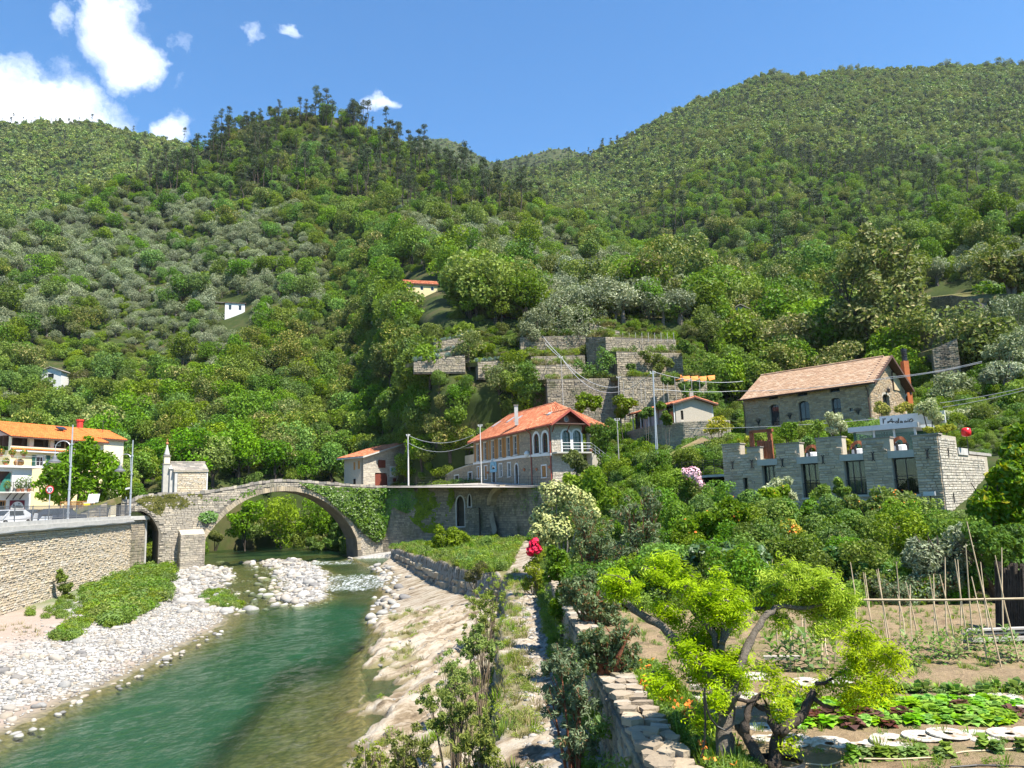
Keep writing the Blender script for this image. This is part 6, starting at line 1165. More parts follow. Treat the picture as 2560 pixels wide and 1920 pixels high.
# ---------------------------------------------------------------- small house beyond the bridge
FQ=Fr(W(*z3(167,866),Y=118),W(*z3(550,866),Y=126));QR=lambda*a:FQ.rect(z3,*a);QP=lambda x,y,d=0:FQ.px(z3(x,y),d);qh=thing('garage_house',FQ.pt(FQ.L/2,9.9),'pale stone house with slanting red roof and brown arched garage door','house');qz=9.4;qa,qb=QP(167,620)[1],QP(550,500)[1]
gd,wn,dr_,sm2=QR(268,378,768,880),QR(295,355,657,724),QR(470,521,655,752),QR(421,446,815,845);mb=MB();wall_body(None,FQ,0,FQ.L,qz,qa,[gd,wn,(dr_[0],dr_[1],dr_[2],dr_[3])],.45,'st_pale',mb=mb)
S_=[0,dr_[0],dr_[1],FQ.L]
for a,b in zip(S_,S_[1:]):lo=max(qa,dr_[3])if a==dr_[0]else qa;mb.poly([FQ.pt(a,lo),FQ.pt(b,lo),FQ.pt(b,qa+(qb-qa)*b/FQ.L),FQ.pt(a,qa+(qb-qa)*a/FQ.L)],-FQ.N*.45)
mb.build('wall',M['st_pale'],qh);stonework(qh,FQ,0,FQ.L,qz,qb,.5,.2,'st_pale',lambda x,z,w,h:z+h/2<qa+(qb-qa)*x/FQ.L-.05,[gd,wn,dr_],limit=150,seed=45,dep=.035)
window(qh,FQ,gd,.6,'dwood','dark',.1,.12,1,1,name='garage_frame');v_=MB();plate(v_,FQ,outline(gd[0]+.1,gd[1]-.1,gd[2],gd[3]-.1,.55),-.14,-.09);v_.build('garage_door',M['dwood'],qh);shutter(qh,FQ,wn[0],(wn[0]+wn[1])/2,wn[2],wn[3],'dwood');shutter(qh,FQ,(wn[0]+wn[1])/2,wn[1],wn[2],wn[3],'dwood');window(qh,FQ,dr_,0,'white','glass',.1,.15,2,1,name='door',surround='paleconc',sw=.15,curtain='curtain');shutter(qh,FQ,*sm2[:2],*sm2[2:],'dwood',dd=.03)
FQ2=Fr(FQ.pt(0,0,-4.2)[:2],FQ.pt(0,0)[:2]);v_=MB();v_.obox(FQ2.pt(0,qz,0),FQ2.E*(FQ2.L-.02),-FQ2.N*.4,FQ2.Z*(qa-qz));v_.obox(FQ.pt(FQ.L-.4,qz,-.5),FQ.E*.4,-FQ.N*4,FQ.Z*(qb-qz-.2));v_.build('side_wall',M['st_pale'],qh)
for x0,x1,y0,y1 in((85,98,676,741),(123,138,665,733),(84,101,820,870)):r_=FQ2.rect(z3,x0,x1,y0,y1);v_=MB();v_.obox(FQ2.pt(r_[0],r_[2],.02),FQ2.E*(r_[1]-r_[0]),FQ2.N*.05,FQ2.Z*(r_[3]-r_[2]));v_.build('side_window',M['wood' if y0<800 else 'dark'],qh)
k_=(qb-qa)/FQ.L;A0,A1=FQ.pt(-.8,qa-.8*k_+.05,.8),FQ.pt(FQ.L+.5,qb+.5*k_+.05,.8);B0,B1=A0-FQ.N*5.8,A1-FQ.N*5.8;v_=MB();slab(v_,[A0,A1,B1,B0],.22);qr=v_.build('roof',M['paleconc'],qh);tiled(qr,B0+e,A0+e,A1+e,B1+e,.30,.40,'t_red',seed=8)
r_=QR(393,446,711,805);v_=MB();v_.obox(FQ.pt(r_[0],r_[2],.06),FQ.E*(r_[1]-r_[0]),FQ.N*.04,FQ.Z*(r_[3]-r_[2]));pp=v_.build('picture_panel',M['white'],qh);OB(pp,'print','blue_p',FQ.pt(r_[0]+.15,r_[2]+.9,.1),FQ.E*(r_[1]-r_[0]-.3),FQ.N*.02,FQ.Z*(r_[3]-r_[2]-1.2))
zl=dr_[2];v_=MB();v_.obox(FQ.pt(dr_[0]-.2,zl-.15,0),FQ.E*(FQ.L-dr_[0]+1.8),FQ.N*1.3,FQ.Z*.15);bl_=v_.build('balcony',M['paleconc'],qh)
railing('balcony_railing',[FQ.pt(dr_[0]-.15,zl,1.25),FQ.pt(FQ.L+1.5,zl,1.25),FQ.pt(FQ.L+4.8,zl-2.9,1.25)],1.0,'white railing down the outside stairs of the garage house','galv',step=.25)
v_=MB()
for i in range(11):v_.obox(FQ.pt(FQ.L+1.55+i*.3,qz-.5,.1),FQ.E*.31,FQ.N*1.1,FQ.Z*(zl-qz+.5-(i+1)*.25))
v_.build('stairs',M['mortar'],qh)
# ---------------------------------------------------------------- vine shed on the round wall, right of the arched window house
FV=Fr(W(*z4(985,1040),Y=93),W(*z4(1352,1040),Y=84));vs=thing('vine_shed',FV.pt(FV.L/2,14),'small tiled house with glazed front among vines on the round stone wall','house');za_,zb_=FV.px(z4(990,915))[1],FV.px(z4(1350,880))[1];ze_=(za_+zb_)/2;zg=FV.px(z4(1200,1045))[1];DV=4.6;zrv=FV.px(z4(1450,818),-DV/2)[1];FVs=FV.side(DV);sh=FVs.rect(z4,1390,1412,920,1000);v_=MB();v_.obox(FV.pt(0,zg-1,-DV),FV.E*FV.L,-FV.N*.2,FV.Z*(ze_-zg+1));v_.obox(FV.pt(0,zg-1,-.3),FV.E*.2,-FV.N*(DV-.3),FV.Z*(ze_-zg+1));v_.build('wall',M['paleconc'],vs)
wall_body(vs,FVs,0,DV,zg-2.5,ze_,[sh],.3,'st_pale',name='gable_wall',gable=[(0,ze_),(DV,ze_),(DV/2,zrv-.1)]);window(vs,FVs,sh,0,'timber','dark',.05,.1,1,1);roof(vs,FV,0,FV.L,DV,ze_,zrv,.6,.5,'t_red',.30,.36,'pan')
for i,s_ in enumerate(np.linspace(.1,FV.L-.1,6)):OB(vs,'post','white',FV.pt(s_-.05,zg-.2,.1),FV.E*.1,FV.N*.1,FV.Z*(ze_-zg))
for a,b in zip(np.linspace(.1,FV.L-.1,6),np.linspace(.1,FV.L-.1,6)[1:]):v_=MB();v_.obox(FV.pt(a+.08,zg,-.1),FV.E*(b-a-.16),-FV.N*.05,FV.Z*(ze_-zg-.2));v_.build('pane',M['curtain' if int(a*3)%2 else 'glass'],vs)
c=FV.pt(FV.L-1,zrv-.2,-DV*.6);OB(vs,'chimney','beam',c+[-.2,-.2,-.5],(.4,0,0),(0,.4,0),(0,0,1.4))
rwl=thing('round_wall',FV.pt(FV.L/2,10),'curved rough stone retaining wall under the vine shed','wall');PT=[FV.pt(-3.5,0,-.5),FV.pt(0,0,.8),FV.pt(FV.L*.5,0,1.3),FV.pt(FV.L*.85,0,1.0),FV.pt(FV.L+1.0,0,-.3),FV.pt(FV.L+2.2,0,-2.4),FV.pt(FV.L+2.6,0,-5)]
for i,(a,b)in enumerate(zip(PT,PT[1:])):
 F_=Fr(a[:2],b[:2]);zt_=zg-.15;OB(rwl,'wall','mortar',F_.pt(-.05,8.0),F_.E*(F_.L+.1),-F_.N*.8,F_.Z*(zt_-8));stonework(rwl,F_,0,F_.L,9,zt_-.02,.38,.19,'st_terr',limit=50,seed=50+i)
v_=MB();v_.add([*(p*[1,1,0]+[0,0,zg-.15]for p in PT),FV.pt(FV.L,zg-.15,-8),FV.pt(-4,zg-.15,-8)],[tuple(range(9))]);v_.build('floor',M['earth'],rwl)
# ---------------------------------------------------------------- terrace walls on the slope
def terr_wall(name,A,B,zt,zb,label,seed,lim=90,mat='st_terr',sw=.45,sh=.24,th=1.2,floor=5.0):
 F=Fr(A,B);zta,ztb=zt if isinstance(zt,tuple)else(zt,zt);T_=thing(name,F.pt(F.L/2,zb),label,'wall');mb=MB();dn=4.5 if name=='terrace_wall' else .8;mb.poly([F.pt(0,zb-dn),F.pt(F.L,zb-dn),F.pt(F.L,ztb),F.pt(0,zta)],-F.N*th);mb.build('wall',M['mortar_dark'],T_)
 stonework(T_,F,0,F.L,zb-dn+.2,max(zta,ztb),sw,sh,mat,lambda x,z,w,h:z+h/2<zta+(ztb-zta)*x/F.L,limit=lim,seed=seed,dep=.09);fl=MB();fl.poly([F.pt(0,zta+.02,-.1),F.pt(F.L,ztb+.02,-.1),F.pt(F.L+1,ztb+.5,-floor),F.pt(-1,zta+.5,-floor)],(0,0,-.6));fl.build('ledge_soil',M['earth'],T_);return F,T_
def tw4(name,x0,y0,x1,y1,yb,Y0,Y1,label,seed,**k):
 a,b=W(*z4(x0,y0),Y=Y0),W(*z4(x1,y1),Y=Y1);zb=W(*z4((x0+x1)/2,yb),Y=(Y0+Y1)/2).z;return terr_wall(name,a,b,(a.z,b.z),zb,label,seed,**k)
TW=[tw4('terrace_wall',735,285,1345,305,420,114.5,117,'top high terrace wall with dry grass along its rim',61,lim=120,floor=9),tw4('terrace_wall',830,410,1400,425,600,111,113,'middle terrace wall with creeper hanging over it',62,lim=120,floor=3.5),tw4('terrace_wall',855,625,1610,640,790,107,108.5,'lowest terrace wall behind the vine trellis',63,lim=120,floor=3.5),
tw4('terrace_wall',230,650,850,640,850,108,109.5,'dark terrace wall above the red roof of the arched window house',64,lim=90,mat='st_old',floor=4),tw4('terrace_wall',110,535,560,510,620,112,114,'short terrace wall behind the tall bare pole',65,lim=60,floor=3),tw4('terrace_wall',95,455,560,440,530,115.5,117,'narrow terrace wall below the big olive',66,lim=60,floor=3),tw4('terrace_wall',0,285,570,270,440,119.5,121,'old dark terrace wall behind the big grey olives',67,lim=60,mat='st_old',floor=5),tw4('terrace_wall',570,285,735,285,470,117.5,114.6,'shaded return of the high terrace wall',68,lim=40,mat='st_old',floor=6),tw4('terrace_wall',600,165,860,235,245,122,123,'small ruined wall above the high terrace',69,lim=40,floor=5)]
AG=[]
for i,(x0,y0,x1,y1,yb,Y)in enumerate(((255,505,500,470,530,115),(330,470,520,432,490,117.5),(350,410,540,378,440,120.5),(560,505,700,495,560,114.5))):
 f_=lambda x,y:(900+x*.525,640+y*.525);a,b=W(*f_(x0,y0),Y=Y),W(*f_(x1,y1),Y=Y+1.5);zb=W(*f_((x0+x1)/2,yb),Y=Y).z;AG.append(terr_wall('agave_terrace',a,b,(a.z,b.z),zb,('lowest','middle','top','separate right hand')[i]+' stone step of the blue agave terraces',71+i,lim=30,floor=4.5)[0])
f7=y7
for i,(x0,y0,x1,y1,yb,Y0,Y1)in enumerate(((270,330,560,300,430,128,118),(540,300,760,330,450,118,112),(290,560,600,580,690,112,104),(400,720,590,630,740,100,99))):
 a,b=W(*f7(x0,y0),Y=Y0),W(*f7(x1,y1),Y=Y1);zb=W(*f7((x0+x1)/2,yb),Y=(Y0+Y1)/2).z;terr_wall('terrace_wall',a,b,(a.z,b.z),zb,('shaded rough wall high above the hotel chimney','lit corner of the rough wall beside the dark oak, upper right','lower rough wall on the slope right of the hotel','small grass topped wall just above the hotel flue')[i],80+i,lim=50,mat='st_old',floor=5)
# iron gallery and mossy steps between the shed and the annex
FY=Fr(W(*z4(1400,1400),Y=69),W(*z4(1775,1400),Y=65.5));r_=FY.rect(z4,1400,1775,1365,1480);railing('gallery_railing',[FY.pt(r_[0],r_[2]+.1),FY.pt(r_[1],r_[2]+.1)],r_[3]-r_[2],'dark horizontal bar railing left of the hotel annex','iron',bal=False,rails=(.15,.32,.5,.68,.85,1.0),r=.02,post=1.1)
v_=MB();v_.obox(FY.pt(r_[0],r_[2]-.2,.2),FY.E*(r_[1]-r_[0]),-FY.N*4,FY.Z*.2);o=v_.build('walkway',M['concrete'],loc=FY.pt(r_[0],r_[2]-.2));tag(o,'narrow concrete walkway behind the dark bar railing','walkway')
a,b=W(*z4(1340,1390),Y=70),W(*z4(1650,1180),Y=76);terr_wall('step_wall',a,b,(a.z,b.z),a.z-2.2,'slanting stone wall climbing beside the grassy steps',90,lim=60,floor=1.4)
# ---------------------------------------------------------------- village on the left
FY_=Fr(W(*y6(110,1400),Y=86),W(*y6(1610,1400),Y=97));YR=lambda*a:FY_.rect(y6,*a);YP=lambda x,y,d=0:FY_.px(y6(x,y),d);yz=6.0
yh=thing('yellow_house',FY_.pt(FY_.L/2,yz),'yellow rendered house with bright orange tiled roof and dark loggia','house');r_=YR(110,1600,345,480);zt=r_[3];ops_=[YR(192,474,345,478),YR(540,810,347,482),YR(866,1150,350,470),YR(1200,1500,355,470)];zl0=ops_[0][2];dw=YR(572,722,632,812)
mb=MB();wall_body(None,FY_,0,FY_.L,yz-.5,zl0-.55,[dw],.4,'cream_w',mb=mb);mb.obox(FY_.pt(FY_.L-.4,yz-.5,-.45),FY_.E*.4,-FY_.N*8.5,FY_.Z*(zt-yz+.5));mb.obox(FY_.pt(0,yz-.5,-.45),FY_.E*.4,-FY_.N*8.5,FY_.Z*(zl0-yz));mb.build('wall',M['cream_w'],yh);mb=MB();wall_body(None,FY_,0,FY_.L,zl0-.55,zt,[(o_[0],o_[1],zl0,zt-.05)for o_ in ops_],.4,'cream_p',mb=mb);mb.build('loggia',M['cream_p'],yh)
for o_ in ops_:OB(yh,'dark_screen','timber',FY_.pt(o_[0]-.05,zl0,-1.4),FY_.E*(o_[1]-o_[0]+.1),-FY_.N*.1,FY_.Z*(zt-zl0))
r3=YR(968,1085,370,470);v_=MB();ring(v_,FY_,outline(*r3),.16,-1.35,-1.2);v_.build('window',M['white'],yh)
zc_=YR(115,830,520,550);P0,P1=FY_.pt(0,zc_[2],.55),FY_.pt(FY_.L*.62,zc_[2],.55);tiled(yh,P0,P1,FY_.pt(FY_.L*.62,zc_[3],0),FY_.pt(0,zc_[3],0),.25,.35,'t_orange',name='cornice_tiles',seed=2);zc2=YR(110,830,552,577);OB(yh,'cornice','white',FY_.pt(0,zc2[2],.5),FY_.E*FY_.L*.62,-FY_.N*.6,FY_.Z*(zc2[3]-zc2[2]-.02))
window(yh,FY_,dw,0,'white','glass',.16,.12,2,1,name='balcony_door',surround='white',sw=.1);sh_=YR(505,570,630,800);shutter(yh,FY_,*sh_,'green_p');sh_=YR(724,790,630,800);shutter(yh,FY_,*sh_,'green_p');zrr=YP(800,168,-4.5)[1];roof(yh,FY_,0,FY_.L,9,zt,zrr,.55,.35,'t_orange',.28,.38,'pan')
v_=MB();v_.poly([FY_.pt(.02,zt,-.3),FY_.pt(.02,zt,-8.7),FY_.pt(.02,zrr-.2,-4.5)],FY_.E*.3);v_.build('gable',M['pinkish'],yh);c=FY_.pt(YP(1270,200,-5)[0],zrr-.3,-5);LA(yh,'chimney','chimred',c,[(.38,-.3),(.38,1.35),(.48,1.4),(.48,1.6),(.1,1.65)],10)
q=YP(990,210,-2.6);OB(yh,'skylight','glass',FY_.pt(q[0]-.6,q[1]-.1,-2.4),FY_.E*1.1,-FY_.N*.6+FY_.Z*.3,FY_.Z*.14)
# lower wing to the right
F2_=Fr(FY_.pt(FY_.L-.02,0,-1.2)[:2],FY_.pt(FY_.L+4.2,0,-1.2)[:2]);w2=thing('low_orange_wing',F2_.pt(2,yz),'lower wing of the yellow house with its own small orange roof','house');z2t=F2_.px(y6(1700,348))[1];OB(w2,'wall','cream_p',F2_.pt(0,yz-.5),F2_.E*4.0,-F2_.N*6,F2_.Z*(z2t-yz+.5));z2r=F2_.px(y6(1620,236),-3)[1];roof(w2,F2_,0,4.0,6,z2t,z2r,.4,.3,'t_orange',.28,.38,'pan');r_=F2_.rect(y6,1640,1710,370,480);window(w2,F2_,(1.2,2.3,z2t-2.3,z2t-.5),0,'white','glass',.12,.1,2,1);v_=MB();v_.tube([F2_.pt(2.4,z2r-.5,-2),F2_.pt(2.4,z2r+1.3,-2)],.04,5);v_.tube([F2_.pt(2.0,z2r+1.1,-2),F2_.pt(2.8,z2r+1.1,-2)],.03,4);v_.build('aerial',M['iron'],w2)
# white front part with terrace, balcony and sign
FZ=Fr(W(*y6(-240,1400),Y=80),W(*y6(482,1400),Y=84));ZR=lambda*a:FZ.rect(y6,*a);ZP=lambda x,y,d=0:FZ.px(y6(x,y),d);wh=thing('white_house',FZ.pt(FZ.L*.7,yz),'white rendered house front with roof terrace, balcony and maroon sign','house');zt_=ZP(240,826)[1];dr2=ZR(-40,100,1345,1500);gc_=ZR(-120,186,880,1210);mb=MB();wall_body(None,FZ,0,FZ.L,yz-.5,zt_,[dr2,gc_],.4,'white_w',mb=mb);mb.obox(FZ.pt(FZ.L-.4,yz-.5,-.42),FZ.E*.4,-FZ.N*4,FZ.Z*(zt_-yz+.5));mb.build('wall',M['white_w'],wh)
sl=ZR(0,565,795,826);OB(wh,'terrace_slab','white',FZ.pt(0,sl[2],.5),FZ.E*(FZ.L+1.0),-FZ.N*5.2,FZ.Z*(sl[3]-sl[2]));OB(wh,'dark_room','timber',FZ.pt(gc_[0],gc_[2],-.5),FZ.E*(gc_[1]-gc_[0]),-FZ.N*.1,FZ.Z*(gc_[3]-gc_[2]));v_=MB();n=16;xs=np.linspace(ZP(20,900)[0],gc_[1],n+1);zc_=[gc_[3]-.1-1.6*(1-i/n)**1.5 for i in range(n+1)]
for i in range(n):v_.add([FZ.pt(xs[i],gc_[2],-.25-.06*(i%2)),FZ.pt(xs[i+1],gc_[2],-.25-.06*((i+1)%2)),FZ.pt(xs[i+1],zc_[i+1],-.25-.06*((i+1)%2)),FZ.pt(xs[i],zc_[i],-.25-.06*(i%2))],[(0,1,2,3)])
v_.build('green_curtain',M['awning'],wh);bz_=ZP(240,1212)[1];OB(wh,'balcony','paleconc',FZ.pt(0,bz_-.14,1.1),FZ.E*(FZ.L-.3),-FZ.N*1.1,FZ.Z*.14)
for x in(100,205,315):s_=ZP(x,1240)[0];TU(wh,'bracket','iron',[FZ.pt(s_,bz_-.15,.95),FZ.pt(s_,bz_-.35,.6),FZ.pt(s_,bz_-.75,.05)],.06,5)
railing('balcony_railing',[FZ.pt(0,bz_,1.05),FZ.pt(FZ.L-.35,bz_,1.05),FZ.pt(FZ.L-.35,bz_,.1)],1.0,'dark balcony railing with plants on the white house','iron',step=.13)
window(wh,FZ,(dr2[0],dr2[1],yz,dr2[3]),0,'wood','glass',.12,.15,3,2,name='door');rs=ZR(150,382,1345,1500);v_=MB();v_.obox(FZ.pt(rs[0],rs[2],.03),FZ.E*(rs[1]-rs[0]),FZ.N*.08,FZ.Z*(rs[3]-rs[2]));so=v_.build('sign_board',M['maroon'],wh);v_=MB();m_=(rs[0]+rs[1])/2;hw=(rs[1]-rs[0])*.46;hh=rs[3]-rs[2]
plate(v_,FZ,[(m_+hw*math.cos(a),rs[2]+hh*.1+hh*.78*math.sin(a))for a in np.linspace(0,math.pi,13)],.12,.14);v_.build('sign_arch',M['white'],so);v_=MB()
for st in([(190,1415),(215,1400),(205,1430),(205,1455)],[(190,1430),(222,1428)],[(236,1440),(248,1425),(246,1450),(258,1445)],[(262,1450),(264,1428),(280,1448),(282,1425)],[(276,1400),(300,1395),(285,1412)],[(288,1442),(300,1428),(304,1448),(290,1450)],[(312,1448),(314,1425),(330,1445),(345,1440)],[(180,1462),(250,1458),(350,1462)]):v_.tube([FZ.pt(*ZP(*p),.15)for p in st],.035,4)
v_.build('sign_lettering',M['signblack'],so)
# pots and furniture on the white house terrace
for i,(x,y,k)in enumerate(((195,700,1),(380,690,1),(150,790,0),(15,700,1),(1900,0,2))[:4]):
 s_,z_=ZP(x,y,.3);p=FZ.pt(s_,sl[3]+(.9 if k else 0),.25 if k else-.4);T_=thing('flower_pot',p,('pot of red geraniums hung at the white terrace edge, first from the door','pot of red geraniums hung beside the white balcony door','low red flower bowl on the white terrace floor','pot of red flowers at the far end of the white terrace')[(1 if x>300 else 0)if k and x>100 else(2 if not k else 3)],'flower pot');LA(T_,'pot','terrpot',p,[(.14,0),(.2,.3),(.22,.32),(.15,.3)],8);C,N,rr=crown_pts([((p[0],p[1],p[2]+.5),.34)],130,RNG);v_=MB();v_.arr(*leaf_quads(C,N,.09,.7,RNG),0,rr);v_.build('foliage',M['broad'],T_);C,N,rr=crown_pts([((p[0],p[1],p[2]+.5),.30)],40,RNG,shell=.05);v_=MB();v_.arr(*leaf_quads(C,N,.06,.8,RNG),0,rr);v_.build('flowers',M['orange_fl'],T_,kind='stuff')
railing('terrace_railing',[FZ.pt(0,sl[3],.4),FZ.pt(FZ.L+.8,sl[3],.4)],1.0,'thin rail around the roof terrace of the white house','galv',bal=False,rails=(.5,1.0),r=.015,post=2.4)
p=FZ.pt(ZP(350,770)[0],sl[3],-.6);br_=thing('barrel',p,'wooden barrel on the roof terrace of the white house','barrel');TU(br_,'body','wood',[p+[-.4,0,.4],p+[-.2,0,.4],p+[.2,0,.4],p+[.4,0,.4]],[.30,.38,.38,.30],12);v_=MB();v_.tube([p+[-.22,0,.4],p+[-.18,0,.4]],.39,12);v_.tube([p+[.18,0,.4],p+[.22,0,.4]],.39,12);v_.build('hoop',M['iron'],br_)
# balcony plants
for i,x in enumerate((60,230,300,400)):
 s_=ZP(x,1150)[0];p=FZ.pt(min(max(s_,.4),FZ.L-.5),bz_,.7);T_=thing('potted_plant',p,('leafy potted plant before the green curtain on the balcony','small potted plant near the middle of the dark balcony','spreading potted plant on the dark balcony','tall potted plant at the corner end of the dark balcony')[i],'plant');v_=MB();v_.lathe(p,[(.15,0),(.22,.32),(.16,.3)],8);v_.build('pot',M['terrpot' if i else 'iron'],T_);C,N,rr=crown_pts([((p[0],p[1],p[2]+.7+.12*i),(.35,.35,.45+.1*i))],130,RNG);v_=MB();v_.arr(*leaf_quads(C,N,.10,.5,RNG),0,rr);v_.build('foliage',M['broad'],T_)
# lamps, sign, cars, rails, yuccas, lattice
def lamp(xy_top,xy_base,arm,Y,label,cam_box=False):
 b,t_=W(*xy_base,Y=Y),W(*xy_top,Y=Y);b=Vector((b.x,b.y,6.0));H=t_.z-b.z;L_=thing('street_lamp',b,label,'street lamp');TU(L_,'pole','galv',[b,b+Vector((0,0,H*.35)),b+Vector((0,0,H))],[.10,.085,.05],8)
 for f in(.12,.35,.58,.80):TU(L_,'collar','galv',[b+Vector((0,0,H*f)),b+Vector((0,0,H*f+.12))],.12,8)
 za=b.z+H*.70;pts=[b+Vector((-.12,0,H*.62)),b+Vector((-.15,0,H*.76))]+[b+Vector((-.15-arm/2+arm/2*math.cos(a),0,H*.78+arm*.42*math.sin(a)))for a in np.linspace(0,math.pi,9)]+[b+Vector((-.15-arm,0,H*.70))];TU(L_,'arm','galv',pts,.035,6)
 c=b+Vector((-.15-arm,0,H*.70-.62));LA(L_,'shade','grey_iron',c,[(.50,0),(.52,.06),(.34,.22),(.20,.30),(.16,.5),(.07,.62)],14);LA(L_,'diffuser','white',c,[(.12,-.05),(.46,.0),(.3,.06)],12)
 if cam_box:OB(L_,'camera','white',b+Vector((-.5,-.1,H*.40)),(.4,0,.08),(0,.18,0),(0,0,.16))
lamp(y6(1166,140),y6(1090,1480),1.25,66,'taller left street lamp with curved arm before the round green tree');lamp(y6(2112,385),y6(2075,1470),1.0,76,'right street lamp with curved arm and small camera near the bridge',True)
b=W(*y6(765,1659),Y=60);t_=W(*y6(802,1175),Y=60);b=Vector((t_.x-.03,60,6.05));sp=thing('speed_sign',b,'round red and white speed limit sign reading 30','road sign');TU(sp,'pole','galv',[b,Vector((t_.x,60,t_.z+.2))],.035,8);fs=Fr((t_.x-.5,t_.y-.05),(t_.x+.5,t_.y-.05));cc=(.5,t_.z);circ=lambda r_,n=28:[(cc[0]+r_*math.cos(a),cc[1]+r_*math.sin(a))for a in np.linspace(0,2*math.pi,n+1)[:-1]]
v_=MB();plate(v_,fs,circ(.31),0,.02);dsk=v_.build('disc',M['signred'],sp);v_=MB();plate(v_,fs,circ(.235),.022,.030);v_.build('white_field',M['white'],dsk);v_=MB()
for x0,st in((-.10,[(-.05,.11),(.02,.12),(.055,.07),(.0,.01),(.055,-.05),(.02,-.11),(-.06,-.10)]),(.085,[(0,.12),(.05,.07),(.055,-.06),(0,-.12),(-.05,-.07),(-.05,.07),(0,.12)])):v_.tube([fs.pt(cc[0]+x0*1.05+x*1.2,cc[1]+z*1.15,.036)for x,z in st],.026,5)
v_.build('number',M['signblack'],dsk)
def car(x_px,Y,rot,paint,label,L=3.9,Wd=1.7,H=1.5):
 p=W(*y6(x_px,1560),Y=Y);base=Vector((p.x,p.y,6.02));T_=thing('parked_car',base,label,'car');T_.rotation_euler.z=rot;m4=lambda v:(v[0],v[1],v[2])
 def part(nm,mat,mb,par=T_,sm=False):o=link(nm,mb.mesh(nm,M[mat],(0,0,0),sm),par);return o
 pr=[(-L/2,.35),(-L/2,.72),(-L/2+.1,.90),(-L/2+.75,.98),(-L/2+1.25,1.38),(-L/2+1.7,H),(L/2-.9,H-.02),(L/2-.35,1.12),(L/2-.08,.95),(L/2,.6),(L/2-.02,.32)]
 def loft(mb,prof,w0,w1,zsplit=.95):
  V=[];n=len(prof)
  for s_ in(-1,1):
   for x,z in prof:V.append((x,s_*(w0 if z<zsplit+.05 else w0-(w0-w1)*(z-zsplit)/(H-zsplit)),z))
  F=[tuple(range(n)),tuple(range(2*n-1,n-1,-1))]+[(i,n+i,n+(i+1)%n,(i+1)%n)for i in range(n)];mb.add(V,F)
 mb=MB();loft(mb,pr,Wd/2,Wd/2-.2);bd=part('body',paint,mb)
 for s_ in(-1,1):
  mb=MB();y=s_*(Wd/2-.085);mb.obox((-L/2+1.25,y-.02*s_,1.02),(L-2.4,0,0),(0,.06*s_,0),(.0,-s_*.10,.36));part('side_window','glass',mb,bd)
 mb=MB();mb.obox((-L/2+.78,-Wd/2+.2,1.0),(0,Wd-.4,0),(.46,0,.38),(-.03,0,.03));part('windscreen','glass',mb,bd);mb=MB();mb.obox((L/2-.36,-Wd/2+.2,1.14),(0,Wd-.4,0),(-.5,0,.33),(.03,0,.03));part('rear_window','glass',mb,bd)
 for sx in(-1,1):
  for sy in(-1,1):
   mb=MB();x=sx*(L/2-.72);mb.tube([(x,sy*(Wd/2-.2),.32),(x,sy*(Wd/2+.01),.32)],.32,14);w_=part('wheel','rubber',mb);mb=MB();mb.tube([(x,sy*(Wd/2-.01),.32),(x,sy*(Wd/2+.02),.32)],.2,10);part('hub_cap','galv',mb,w_)
 for sy in(-1,1):
  mb=MB();mb.obox((-L/2-.01,sy*(Wd/2-.32)-.16,.68),(.06,0,0),(0,.32,0),(.05,0,.16));part('headlight','clear',mb);mb=MB();mb.obox((L/2-.1,sy*(Wd/2-.22)-.1,.74),(.12,0,0),(0,.2,0),(-.06,0,.24));part('tail_light','redlamp',mb)
 mb=MB();mb.obox((-L/2-.02,-.26,.45),(.03,0,0),(0,.52,0),(0,0,.12));part('number_plate','white',mb);mb=MB();mb.obox((-L/2-.03,-Wd/2+.08,.3),(.1,0,0),(0,Wd-.16,0),(0,0,.14));part('bumper','blackm',mb)
car(135,66,R(82),'carwhite','white parked car facing the camera behind the left railing');car(560,70,R(-80),'carblack','black parked hatchback with red tail lamps seen from behind');car(960,68,R(-150),'carblue','dark blue parked car beside the lamp post',4.1)
# parked scooter
p=W(*y6(650,1580),Y=60.5);b=Vector((p.x,p.y,6.05));mo=thing('scooter',b,'white motor scooter parked between the black and the blue car','scooter');
for dx,nm in((-.62,'wheel'),(.62,'wheel')):v_=MB();v_.tube([b+Vector((dx,-.06,.27)),b+Vector((dx,.06,.27))],.27,12);v_.build(nm,M['rubber'],mo)
v_=MB();v_.poly([b+Vector(q)for q in((-.1,-.16,.3),(.75,-.16,.5),(.85,-.16,.78),(.2,-.16,.8),(0,-.16,.55))],(0,.32,0));v_.poly([b+Vector(q)for q in((-.5,-.18,.35),(-.38,-.18,.35),(-.30,-.18,1.0),(-.42,-.18,1.05))],(0,.36,0));v_.obox(b+Vector((-.45,-.13,.27)),(.5,0,0),(0,.26,0),(0,0,.08));v_.build('body',M['carwhite'],mo);OB(mo,'seat','rubber',b+Vector((.15,-.14,.8)),(.7,0,.02),(0,.28,0),(0,0,.1));v_=MB();v_.tube([b+Vector((-.62,0,.27)),b+Vector((-.42,0,1.08))],.035,5);v_.tube([b+Vector((-.36,-.32,1.12)),b+Vector((-.42,0,1.08)),b+Vector((-.36,.32,1.12))],.025,5);v_.build('handlebar',M['iron'],mo)
FLt=Fr(W(*y6(960,1470),Y=72),W(*y6(1520,1470),Y=73));r_=FLt.rect(y6,965,1500,1372,1470);lt=thing('lattice_fence',FLt.pt(FLt.L/2,6),'wooden lattice fence with a small yellow sign behind the cars','fence');v_=MB()
